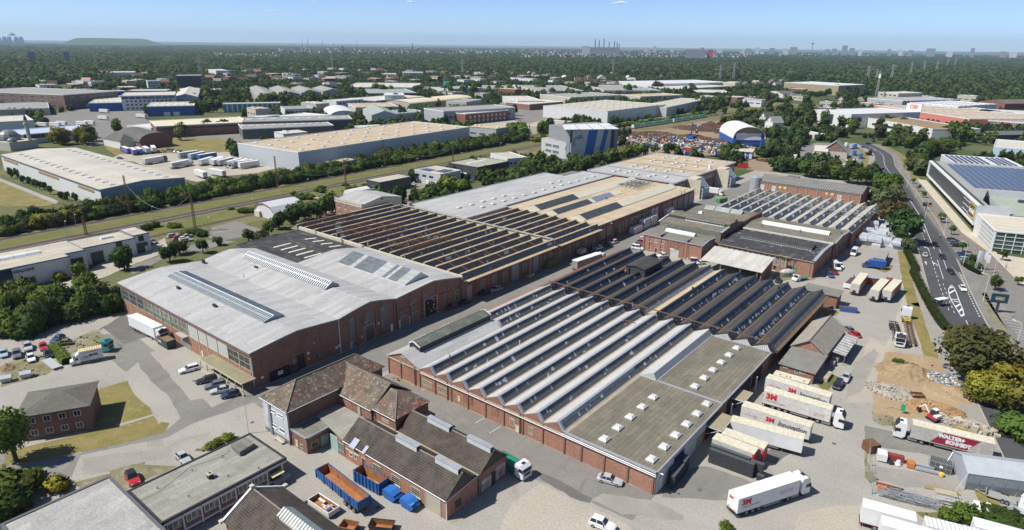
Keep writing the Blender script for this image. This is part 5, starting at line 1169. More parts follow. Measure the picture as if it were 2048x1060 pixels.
for i in range(11):bx((-110+i*4.98-.12,-110+i*4.98+.12,348.05,348.3,0,7.8),'pilaster',aX,FB)
bx((-110,-60,348.1,348.28,7.4,7.75),'frieze_band',aX,FB)
for x in(-98.5,-96,-75.5,-73):MB().cyl(x,6.1,348.2,348.29,.75,16,ax='y').o('round_vent',aa((.60,.52,.28)),FB)
for x in(-107.5,-101.6,-69.6):al(FB,'S',(x,348.2,3.6),1.9,2.7,2,2,aj,a6,fr=.25)
bx((-98,-92,357,359,10.4,11.2),'roof_vent',CORR_FC,FB)
SI=bld('steel_silo','grey steel silo at the end of the long brick store','silo',*P2(23,1675,150));w=W(23,1675,140);MB().cyl(w.x,w.y,0,9.6,2.6,20).o('tank',an,SI,smooth=False);MB().cyl(w.x,w.y,9.6,10.6,2.7,20,.4).o('tank_top',an,SI)
CS=bld('open_storage_shed','open sided storage shed with pale sheet roof behind the black sawtooth','shed',-83,212)
ex(([(211.6,3.9),(223.8,6.15),(223.8,6.0),(211.6,3.75)],'x',-83.2,-61.6),'roof',ab((.52,.50,.45),(.47,.45,.4),.2,2.,(.38,.34,.28),.3,lines=(1.1,12,.03,0),lc=(.85,.85,.85)),CS)
ex(([(212.4,0),(212.4,3.7),(223.5,5.8),(223.5,0)],'x',-62.3,-62.0),'side_wall',ay,CS);bx((-83,-62.2,223.3,223.6,0,5.9),'rear_wall',ab((.3,.27,.2)),CS)
for x in(-82.8,-76,-69,-63.2):bx((x-.1,x+.1,211.9,212.1,0,3.8),'post',az,CS)
SB=bld('flat_brick_hut','small brick hut with grey sheet roof beside the blue skip','hut',-46.6,203)
bx((-46.3,-36.3,204,209.2,0,4.0),'wall',ay,SB);ex(([(203.6,3.95),(203.6,4.15),(209.6,4.5),(209.6,4.3)],'x',-46.6,-35.9),'roof',CORR_FY,SB)
GB=bld('gabled_brick_store','gabled brick store with lichened sheet roof and a rusty striped lean-to','store',-37,160)
bx((-36.8,-29.0,160.6,180.2,0,3.95),'wall',ay,GB)
aT(GB,-36.8,-29.0,160.6,180.2,4.05,6.6,'y',ab((.31,.285,.235),(.25,.23,.185),.5,3.,(.42,.38,.30),.5),.45);aU(GB,-36.8,-29.0,160.6,180.2,4.05,6.6,'y',aL)
bx((-36.4,-28.7,150.2,160.4,0,2.8),'annex_wall',ay,GB)
ex(([(149.8,2.9),(149.8,3.05),(160.6,3.75),(160.6,3.6)],'x',-36.8,-28.3),'annex_roof',am((.255,.25,.22),.5,'x',.9,.14,.6),GB)
LT2=ex(([(-28.9,3.05),(-28.9,3.15),(-25.2,2.75),(-25.2,2.65)],'y',165.2,179.2),'lean_to_roof',am((.50,.49,.46),1.7,'x',.8,.2,.4,rust=(.20,.09,.05)),GB)
for y in(165.4,172,179):MB().bar((-25.4,y,0),(-25.4,y,2.65),.07).o('post',az,GB)
for q in((31,1215,125,1275,175),(31,1285,140,1345,185),(31,1065,75,1120,110)):aW(GB,150.2,*q,2,1,aj,GL)
bx((-28.7,-26.2,153.5,158.2,0,.9),'concrete_ramp',ab((.42,.36,.26),None,.6),GB)
for y in(162.5,168,174):al(GB,'E',(-29.0,y,1.2),1.5,1.5,2,2,az,GL)
m=MB();m.box(-28.2,-27,163,164.3,0,1.2).box(-28.3,-26.8,166,167.6,0,1.4);m.ea('stored_crate',az,GB)
# == west: white workshops, red house, sheds along the railway
WM=bld('white_workshop_row','white clad workshop row with flat pale roofs and dark gates by the railway','workshop',-263,25)
bG=ab((.50,.455,.365),(.46,.42,.335),.12,2.,(.38,.33,.26),.35,lines=(8,1.6,.025,R_(90)),lc=(.85,.85,.85))
for pts,z in(([(-262.5,20),(-241.6,20),(-241.6,67.4),(-245.3,67.4),(-245.3,73.4),(-262.5,73.4)],7.0),([(-263,73.45),(-250,73.45),(-250,91.2),(-263,91.2)],6.4),([(-263.3,91.25),(-251,91.25),(-251,96.8),(-263.3,96.8)],7.0)):
 MB().prism(pts,0,z-.3).o('wall',aY,WM);av(WM,pts,z,bG,aa((.10,.13,.18)),.1,.3,cap=.2)
for q,nx in(((42,1720,140,1798,195),3),((42,1440,215,1532,275),4),((42,1350,375,1432,430),4),((42,1455,310,1545,350),4)):aR(WM,-249.95 if q[1]<1700 else-250.95,*q,nx,1,ai,GL)
bB(WM,-250,42,1130,350,1310,470,ai,rows=4);bB(WM,-251,42,1700,235,1855,330,ai,rows=4);bB(WM,-245.3,42,880,430,1060,560,ah,rows=3)
for y in(75.2,94.6):bx((-249.98 if y<80 else-250.98,-249.9 if y<80 else-250.9,y,y+1.1,.05,2.3),'wicket_door',aj,WM)
aR(WM,-241.6,42,-60,580,185,720,3,1,ai,bi);bx((-241.62,-241.5,30,57,.0,2.9),'grey_plinth_panel',aa((.14,.17,.20)),WM);bx((-241.52,-241.45,54.9,56.6,.05,2.7),'door',ai,WM)
for i in range(8):
 y=33+i*3.7;ex(([(-255.2,7.05),(-254.6,7.75),(-253.6,8.05),(-252.6,7.75),(-252,7.05)],'y',y,y+3.55),'barrel_rooflight',aa((.70,.69,.66)),WM)
for y in(82.5,):ex(([(-258,6.4),(-257.6,7.1),(-256.4,7.1),(-256,6.4)],'y',y,y+4),'barrel_rooflight',aa((.70,.69,.66)),WM)
Y,Z=bo(42,300,572,-241.6);bj('VERDODE',1.25,aa((.03,.04,.09)),'sign_lettering',WM,on_wall('E',Vector((-241.52,Y,Z+.1))),.05,bold=.02)
RBH=bld('red_brick_house','three storey red brick house with a cream plastered gable side near the sawtooth hall','house',-233,167.5)
bx((-232.7,-214.8,167.6,189.8,0,10.3),'wall',aL,RBH);bx((-214.82,-214.62,167.6,189.8,0,10.9),'plastered_side',ab((.60,.54,.43),(.55,.49,.39),.5,3.),RBH)
ex(([(167.3,10.6),(178.7,12.6),(190.1,10.6),(190.1,10.3),(178.7,12.3),(167.3,10.3)],'x',-232.9,-214.3),'roof',bh,RBH);ex(([(167.6,10.2),(178.7,12.35),(189.8,10.2)],'x',-214.9,-214.64),'gable_wall',ab((.6,.54,.43)),RBH)
bx((-233,-214.5,167.4,167.7,9.4,11.3),'parapet',aQ,RBH);bx((-233.2,-232.6,167.4,190,10.2,11.6),'side_parapet',aa((.3,.3,.28)),RBH)
for x in(-230.3,-225.6,-221.2,-217.6):
 for z in(1.2,4.2,7.0):al(RBH,'S',(x,167.6,z),1.3,1.9,2,2,aj,GL,sill=True)
for y,z in((170.5,7.0),(173.2,7.0),(176.5,7.0),(179.5,7.0),(181.5,7.4),(170.5,3.8),(176.5,3.8)):al(RBH,'E',(-214.62,y,z),.9,1.5,1,2,aE,GL if y==179.5 else aQ)
MB().cyl(178.7,11.4,-214.66,-214.58,.45,14,ax='x').o('round_window',ah,RBH)
GS=bld('gambrel_shed','white gambrel shed with red trim beside the siding','shed',-272,151)
gp=[(-271.5,0),(-271.5,3.2),(-268.5,5.6),(-263.3,6.6),(-258,5.6),(-255,3.2),(-255,0)]
MB().ext(gp,'y',151.3,167).o('wall',aY,GS);ro=gp[1:-1];MB().ext([(x*1.0+(.25 if x>-263.3 else-.25 if x<-263.3 else 0),z+.1)for x,z in ro]+[(x,z-.05)for x,z in reversed(ro)],'y',150.9,167.4).o('roof',am((.56,.57,.57),.6,'x',.5,.05,.3),GS)
RED=aa((.42,.03,.045));MB().path([(x,150.85,z+.1)for x,z in gp[1:-1]],.16).o('verge_trim',RED,GS);bx((-254.9,-254.6,150.9,167.3,2.9,3.2),'eaves_trim',RED,GS)
bx((-270,-266,150.2,151.2,0,2.6),'porch',aQ,GS)
CNP=bld('canopy_shelter','blue roofed shelter with red edge behind the gambrel shed','shelter',-262,181);bx((-268,-256.5,180.5,186,3.3,3.5),'roof',aa((.30,.36,.44)),CNP);bx((-268.1,-256.4,180.3,180.5,3.15,3.55),'edge_trim',RED,CNP)
for x in(-267.8,-256.8):bx((x-.1,x+.1,180.6,180.8,0,3.3),'post',aj,CNP)
def pv(t,x0,x1,y0,y1,z,nx,ny,tilt=.16,mat=None):
 mat=mat or PVM;pw,pd=(x1-x0)/nx,(y1-y0)/ny;me=aB(('pv',round(pw,2),round(pd,2),tilt),lambda:MB().loft([[(0,0,.0),(pw*.97,0,0),(pw*.97,pd*.8,tilt),(0,pd*.8,tilt)],[(0,0,.06),(pw*.97,0,.06),(pw*.97,pd*.8,tilt+.06),(0,pd*.8,tilt+.06)]]).data('solar_panel',mat))
 for i in range(nx):
  for j in range(ny):put('solar_panel',me,t,(x0+i*pw,y0+j*pd,z))
PVM=aa((.075,.095,.135),.25,.1,.6,var=.15,sc=2)
DS=bld('dark_clad_shed','dark clad box building with pale roof beside the railway','workshop',-274,217);bx((-273.4,-262.8,217.8,240,0,5.7),'wall',CLAD_D,DS);av(DS,[(-273.5,217.7),(-262.7,217.7),(-262.7,240.1),(-273.5,240.1)],6.0,bG,ai,.12,.3,cap=.3)
al(DS,'S',(-268,217.8,2.6),3.2,1.4,4,1,ai,bi);al(DS,'E',(-262.8,222,.2),2.4,3.4,2,2,ai,bi)
TN=bld('pale_tunnel_tent','low white tunnel tent behind the dark clad shed','tent',-274,207);ex(([(-276,0),(-275,2.2),(-272,3.2),(-269,2.2),(-268,0)],'y',204,216.5),'cover',aa((.66,.65,.62),.6),TN)
SG=bld('grey_solar_office','pale grey two storey workshop with solar panels on its roof','workshop',-272.5,251.5);bx((-272.4,-251.6,251.6,268,0,6.7),'wall',bt,SG);av(SG,[(-272.5,251.5),(-251.5,251.5),(-251.5,268.1),(-272.5,268.1)],7.,bG,ac,.15,.3,cap=.3)
pv(SG,-270,-262,253,259,7.05,5,3);pv(SG,-260,-253,256,264,7.05,4,4)
for x in(-270,-264.5,-259):al(SG,'S',(x,251.6,3.9),3.2,1.2,4,1,ai,GL)
for x in(-269.5,-262,-255.5):gate(SG,'S',(x,251.6,.02),3.4,2.8,ac,az)
DG=bld('green_roofed_workshop','dark grey workshop with sage green flat roof and a white ridge rooflight','workshop',-272,279);bx((-271.9,-248.6,279.1,308,0,7.1),'wall',CLAD_D,DG)
av(DG,[(-272,279),(-248.5,279),(-248.5,308.1),(-272,308.1)],7.5,ab((.34,.345,.25),(.30,.305,.22),.15,2.),ai,.12,.3,cap=.35);ex(([(-262,7.5),(-261.4,8.1),(-260,8.1),(-259.4,7.5)],'y',284,300),'rooflight',aa((.7,.69,.66)),DG)
for x in(-262,-254):al(DG,'S',(x,279.1,3.9),2.6,1.7,3,1,ai,GL)
bx((-264,-255.5,272.5,279,0,3.2),'white_annex',aY,DG);bx((-262,-257,272.4,272.5,.05,2.6),'garage_opening',ah,DG)
bd('pale_solar_workshop','pale workshop with solar panels behind the green roofed one','workshop',(6,(1855,105),(1990,150),(2120,130),8.),8.,aY,bG,ac,wins=(('L',4.5,4,2.,1.4),('R',4.5,4,2.,1.4)))
WL=bld('white_ridge_warehouse','huge white warehouse with shallow ridged pale roof at the left edge','warehouse',-482,111);bx((-482,-334.6,111.2,150.5,0,9),'wall',aY,WL)
ex(([(110.8,9.1),(131,10.6),(151,9.1),(151,8.8),(131,10.3),(110.8,8.8)],'x',-482.3,-334.3),'roof',ab((.52,.485,.41),(.48,.445,.375),.06,2.,(.42,.38,.31),.4,streak=((.03,1,1),.6,.3,(.58,.55,.48)),lines=(1,40,.03,0),lc=(.9,.9,.9)),WL)
ex(([(111,8.7),(131,10.35),(151,8.7)],'x',-482,-334.65),'gable_wall',am((.22,.30,.34),.6,'z',amt=.2),WL);bx((-334.62,-334.4,111.2,150.5,0,8.9),'end_cladding',am((.22,.30,.34),.6,'z',amt=.2),WL)
bx((-482.3,-334.2,110.7,110.85,8.6,9.15),'eaves_trim',aa((.10,.13,.18)),WL)
for x0,x1 in((-478,-452),(-418,-388),(-362,-342)):bx((x0,x1,111.05,111.2,6.3,7.6),'ribbon_window',aa((.30,.22,.09)),WL)
for i in range(16):
 for y in(118.5,143):aO(WL,-470+i*8.7,y,9.6,2.2,2.8)
bd('tan_roofed_warehouse','vast grey warehouse with flat tan roof beyond the railway shrubs','warehouse',(W(6,340,100,12)*1-Vector((0,0,12)),at2(390.5-224.6,-356.3+344.9),166.4,62.0),12.,bt,a5,ac,lights=(10,4,2.4,3.0),par=.4)
BWH=bd('grey_loading_annex','low loading annex with tan roof in front of the big tan warehouse','annex',(6,(540,175),(640,185),(800,155),5),5.,bt,a5)
bd('white_distribution_warehouse','long white warehouse with blue clad side and pale roof beyond the railway','warehouse',(3,(225,680),(770,720),(1227,665),12),12.,aY,bG,ac,lights=(9,5,2.6,3.4))
bd('white_warehouse_extension','pale extension at the far end of the white distribution warehouse','warehouse',(3,(1100,660),(1235,690),(1540,625),10),10.,bt,bG,ac,lights=(7,3,2.6,3.4))

# == F: showroom east of the road
th=at2(-123.,33.4)
SR=ae('furniture_showroom','big dark fronted showroom with white frame, rooftop solar rows and a glass hall','showroom',(-46.1,460.5,0),th)
SILV=aa((.50,.52,.54),.4,.1);R_SHOW=ab((.31,.315,.29),(.28,.285,.26),.08,2.)
MB().box(.3,86,4,70,0,11.6).box(86,127,11.8,70,0,8.6).o('wall',bt,SR)
bx((.6,127,.35,4,3.3,11.7),'front_band',CLAD_D,SR)
MB().poly([(1.2,.3,4.0),(126.3,.3,4.0),(126.3,.3,11.4),(1.2,.3,11.4)]).o('dark_front_panel',am((.060,.068,.072),.9,'z',.4,.05,.15),SR)
m=MB();m.box(0,127.5,-.35,.9,11.4,12.2).box(0,127.5,-.35,.9,3.2,4.0).box(0,1.2,-.35,.9,4.0,11.4).o('panel_frame',ac,SR)
bx((126.3,127.6,-.3,11.8,3.2,12.15),'end_cladding',SILV,SR)
MB().prism([(0,.9),(127.5,.9),(127.5,4.2),(114,4.2),(86,11.8),(86,70),(0,70)],11.7,11.95).o('roof',R_SHOW,SR)
bx((0,127.4,1.6,2.2,11.96,12.5),'roof_rail',ai,SR);bx((86,87,11.8,70,8.6,12.3),'step_wall',SILV,SR)
bx((87,127,12,70,8.7,9.0),'lower_roof',ab((.33,.36,.30),(.3,.33,.27),.1,2.),SR)
for i,x in enumerate(np.arange(3,126,4.4)):bx((x,x+4.2,4.0,4.1,.1,3.2),'shop_window',aG if i%5==2 else GL,SR)
for x in(118,122,126):bx((x,x+.5,1.2,1.7,0,3.2),'pillar',ai,SR)
pv(SR,9,83,7,52,12.0,19,15)
for x,y in((30,44),(52,35),(22,58),(66,57),(40,66)):bx((x,x+2.4,y,y+6.5,12,13.3),'roof_air_unit',SILV,SR)
bx((95,97,22,60,9.0,10.2),'roof_air_duct',ai,SR)
GH=bx((127.8,157.3,.9,62,0,8.1),'glass_hall',GL_G,SR)
av(SR,[(127.5,.4),(157.8,.4),(157.8,62),(127.5,62)],8.4,ab((.55,.50,.40),(.50,.455,.365),.15,2.,(.36,.31,.22),.4,streak=((1,.06,1),.35,.4,(.34,.30,.22))),ac,.15,.3,cap=.5)
m=MB()
for x in np.arange(136,157.6,1.8):m.box(x-.07,x+.07,.5,.8,0,8.2)
for z in np.arange(1.6,8.2,1.6):m.box(136,157.4,.52,.78,z-.06,z+.06)
for y in np.arange(1,62,3.2):m.box(157.35,157.7,y-.09,y+.09,0,8.2)
for z in np.arange(1.6,8.2,1.6):m.box(157.38,157.66,1,62,z-.06,z+.06)
m.o('glazing_grid',ac,GH);bx((127.6,136,.3,.85,0,8.6),'white_wall',aa((.68,.68,.66)),SR)
bx((157.4,157.8,.2,.9,0,8.6),'corner_post',ac,SR);al(SR,'E',(157.7,13,0.1),3.2,3.,3,1,aj,bi)
YEL=aa((.75,.48,.04))
MB().box(112,123.4,-.0,.25,10.2,10.55).box(112,112.4,-.0,.25,9.5,10.2).box(122.9,123.4,-.0,.25,4.7,10.2).box(112,123.4,-.0,.25,4.65,5.0).box(112,112.4,-.0,.25,5.0,5.7).o('sign_bracket',YEL,SR)
bj('hardeck',3.0,ap,'sign_lettering',SR,Matrix.Translation((117.4,.2,7.5))@Matrix.Rotation(R_(90),4,'X'),.06,bold=.09,sx=.95)
m=MB()
for z,x0 in((9.9,99),(7.6,99),(5.4,100)):
 for k in range(4):m.box(x0+k*3.2,x0+k*3.2+2.6,.1,.28,z-.08,z+.08)
m.o('sign_streaks',ap,SR)
bd('white_solar_hall','white roofed hall with long solar rows behind the dark showroom','hall',(51,(1172,268),(1205,348),(1950,395),10),10.,aY,aa((.62,.61,.58)),ac)
o,th2,w2,d2,_,_=lbox(*rect3(51,(1172,268),(1205,348),(1950,395),10));SH2=bpy.data.objects['white_solar_hall']
for i in range(12):
 if i not in(7,):pv(SH2,w2*(.03+.078*i),w2*(.03+.078*i)+w2*.05,d2*.06,d2*.94,10.1,1,6,.3)
BB=ae('roadside_billboard','dark blue roadside billboard with yellow bracket and white lettering on one post','billboard',(2.0,233.1,0),R_(22))
bx((-.35,.35,-.15,.15,0,3.3),'post',ai,BB);bx((-2.2,2.2,-.2,.2,3.2,6.0),'board',aa((.012,.055,.10)),BB)
MB().box(-1.15,1.15,-.26,-.2,5.0,5.1).box(1.05,1.15,-.26,-.2,4.2,5.0).box(-1.15,1.15,-.26,-.2,4.1,4.2).o('bracket',YEL,BB);bj('hardeck.',.62,ap,'lettering',BB,Matrix.Translation((-.08,-.24,4.6))@Matrix.Rotation(R_(90),4,'X'),.02,bold=.015)
BS=ae('car_park_sign','small black sign with white and yellow print on a slim post in the car park','sign',W(52,605,150),R_(20));bx((-.2,.2,-.1,.1,0,2.6),'post',ai,BS);bx((-1.9,1.9,-.12,.12,2.5,4.4),'board',ah,BS);bx((.7,1.6,-.16,-.12,2.7,3.2),'yellow_field',YEL,BS);bj('hardeck',.55,ap,'lettering',BS,Matrix.Translation((-.1,-.16,3.8))@Matrix.Rotation(R_(90),4,'X'),.02)
# == climbing hall, arched tent, scrapyard sheds
c1,c2,c3,c0=W(7,478,160),W(7,775,132),W(7,920,130),W(7,245,112)
CH=bld('climbing_hall','grey hall with a tall fan shaped climbing wall in white and bright blue','sports hall',c1.x,c1.y)
u=(c2-c1).normalized();n=Vector((u.y,-u.x,0));back=-n
Lw=(c2-c1).length
def wp(s,z,o=0):q=c1+u*(s*Lw)+n*o;return(q.x,q.y,z)
dp=26
MB().loft([[wp(-.02,0,-1.),wp(1.25,0,-1.),tuple(Vector(wp(1.25,0,-1.))+back*dp),tuple(Vector(wp(-.02,0,-1.))+back*dp)],[wp(-.02,21.5,-1.),wp(1.25,21.5,-1.),(*(Vector(wp(1.25,0,-1.))+back*dp).xy,21.5),(*(Vector(wp(-.02,0,-1.))+back*dp).xy,21.5)]]).o('tower_wall',am((.27,.285,.30),.8,'z',amt=.2),CH)
MB().loft([[wp(1.02,0,-.98),wp(1.15,0,-.98),wp(1.15,0,-.8),wp(1.02,0,-.8)],[wp(1.02,21,-.98),wp(1.15,21,-.98),wp(1.15,21,-.8),wp(1.02,21,-.8)]]).o('dark_panel',ai,CH)
CW1=ab((.60,.60,.57),(.54,.54,.52),.3,1.2,(.10,.10,.10),.0);CWB=aa((.02,.13,.42));CWG=aa((.30,.31,.32))
def bV(pts,mat,nm='climbing_panel'):MB().poly([wp(*p)for p in pts]).o(nm,mat,CH)
bV([(0,0,.4),(.3,0,1.2),(.36,20.5,3.4),(0,20.5,1.0)],CW1);bV([(.3,0,1.2),(.5,0,2.6),(.58,20.5,4.2),(.36,20.5,3.4)],CWB);bV([(.5,0,2.6),(.68,0,.8),(.78,20.5,3.0),(.58,20.5,4.2)],CW1);bV([(.68,0,.8),(.8,0,.6),(.92,20.5,2.2),(.78,20.5,3.0)],CWB);bV([(.8,0,.6),(1.02,0,-.6),(1.04,20.5,.2),(.92,20.5,2.2)],CW1)
bV([(0,9,.72),(.18,13,1.9),(.33,11,2.4),(.2,18,2.6),(.02,15,1.)],CWG,'grey_relief')
hm=MB()
for i in range(230):
 s=cho((uni(.02,.3),uni(.52,.66),uni(.84,1.0)));z=uni(1,20);p=wp(s,z,3.6 if.5<s<.68 else 2.9 if s<.31 else 1.6);q=Vector(p);r=uni(.12,.3)
 hm.poly([q+Vector((0,0,-r)),q+u*r,q+Vector((0,0,r)),q-u*r])
hm.o('climbing_holds',ah,CH,stuff=True)
cr=[wp(-.22,21.6,2.),wp(1.1,20.2,6.0),wp(1.16,22.6,-9),wp(-.05,23.4,-9)]
MB().loft([[Vector(p)-Vector((0,0,.5))for p in cr],[Vector(p)for p in cr]]).o('canopy_roof',aa((.66,.66,.64)),CH)
for k in(.25,.5,.75):a=Vector(cr[0]).lerp(Vector(cr[1]),k);b=Vector(cr[3]).lerp(Vector(cr[2]),k);MB().bar(a+Vector((0,0,.06)),b+Vector((0,0,.06)),.3).o('canopy_seam',az,CH)
ow=MB();e=(c0-c1).length;ou=(c0-c1).normalized();on=Vector((-ou.y,ou.x,0));on=on if on.dot(back)>0 else-on
q0,q1=c1+ou*.3,c0;ow.prism([(q1.x,q1.y),(q0.x,q0.y),((q0+on*22).x,(q0+on*22).y),((q1+on*22).x,(q1+on*22).y)],0,11.6);ow.o('office_wing',bt,CH)
MB().prism([(q1.x,q1.y),(q0.x,q0.y),((q0+on*22).x,(q0+on*22).y),((q1+on*22).x,(q1+on*22).y)],11.62,11.9).o('wing_roof',a5,CH)
ang=at2(-ou.y,-ou.x)
for z in(2.6,6.6):
 for k in(.75,.5):p=c1+ou*(e*k);al(CH,float(ang),(p.x-on.x*.05,p.y-on.y*.05,z),6.6,2.2,5,1,aj,aG)
p=c1+ou*3.8;bj('NEOLIT',1.1,ah,'sign_lettering',CH,Matrix.Translation((p.x-on.x*.12,p.y-on.y*.12,8.4))@Matrix.Rotation(ang,4,'Z')@Matrix.Rotation(R_(90),4,'X'),.03,bold=.03);bj('TOYROX',1.3,ah,'sign_lettering',CH,Matrix.Translation((p.x-on.x*.12,p.y-on.y*.12,7.0))@Matrix.Rotation(ang,4,'Z')@Matrix.Rotation(R_(90),4,'X'),.03,bold=.03)
for k,(s,b)in enumerate(((.2,4),(.5,7),(.75,5),(.85,12),(.3,13))):p=c1+ou*(e*s)+on*b;bx((p.x-1.5,p.x+1.5,p.y-1,p.y+1,11.9,13.),'rooftop_unit',ac,CH)
d0,d1=W(3,1755,990),W(3,1998,995);du=(d1-d0).normalized();dn=Vector((-du.y,du.x,0));DL=(d1-d0).length;
DM=ae('arched_tent_hall','big white arched tent hall on blue container walls by the scrapyard','tent hall',(d0.x,d0.y,0),at2(du.y,du.x))
pr=[(DL/2-DL*.52*cos(a),6+9.2*sin(a)**.85)for a in np.linspace(0,PI,15)]
MB().ext(pr+[(x,z-.25)for x,z in reversed(pr)],'y',0,46).o('cover',aa((.70,.70,.68),.5),DM,smooth=False)
CBL=am((.03,.12,.42),.4,'z',.5,.1,.5)
for i in range(4):
 bx((-.2,2.2,i*11.6,i*11.6+11.3,0,5.9),'container_wall',CBL,DM);bx((DL-2.2,DL+.2,i*11.6,i*11.6+11.3,0,5.9),'container_wall',CBL,DM)
MB().ext([(p[0]*.98+DL*.01,p[1]-.3)for p in pr[2:-2]],'y',3.0,3.2).o('upper_gable',aa((.34,.27,.15)),DM);bx((2.3,DL-2.3,1.8,2.0,4.5,10),'white_screen',aa((.7,.7,.68)),DM)
bx((2.2,DL-2.2,2.1,2.3,0,5),'blue_curtain',CBL,DM)
hp=W(7,1830,135);HS=ae('scrapyard_office','small white office with pale sheet roof and blue shutters before the arched tent','office building',(hp.x,hp.y,0),R_(10))
bx((-7,7,-4,4,0,5),'wall',aa((.6,.6,.6)),HS);ex(([(-4.6,4.6),(-4.6,4.8),(4.4,6.0),(4.4,5.8)],'x',-7.4,7.4),'roof',ab((.50,.47,.38)),HS)
for x in(-4,0,4):al(HS,'S',(x,-4,2.6),2.0,1.5,2,1,CBL,bi);bx((x-1.1,x+1.1,-4.08,-4.0,.1,2.1),'blue_shutter',CBL,HS)
# == industrial estate and far houses
WHT=aa((.62,.62,.60),.7);GRY=aa((.36,.37,.37),.7);BEI=aa((.46,.42,.34),.8);BLU=am((.02,.085,.30),1.2,'z',.5,.08,.15);ORG_=aa((.70,.16,.03));SAL=am((.60,.20,.15),3.,'z',.6,.06,.1)
aA=ab((.52,.49,.43),(.47,.445,.39),.05,1.5,(.35,.32,.27),.4);aF=ab((.30,.29,.265),(.26,.25,.23),.06,1.5,(.4,.38,.33),.4);bD=ab((.13,.125,.115),(.11,.105,.1),.06,1.5,(.2,.19,.17),.4);bC=aa((.64,.63,.60));R_GRN=ab((.30,.34,.31),(.26,.30,.27),.1,1.);TEAL=aC((.05,.20,.22),.2,.4,.2,(.3,.42,.42))
bL=aa((.23,.10,.07),.9,var=.15,sc=.3);CRM2=aa((.60,.53,.37),.8,var=.08,sc=.1)
LI=aa((.70,.69,.66))
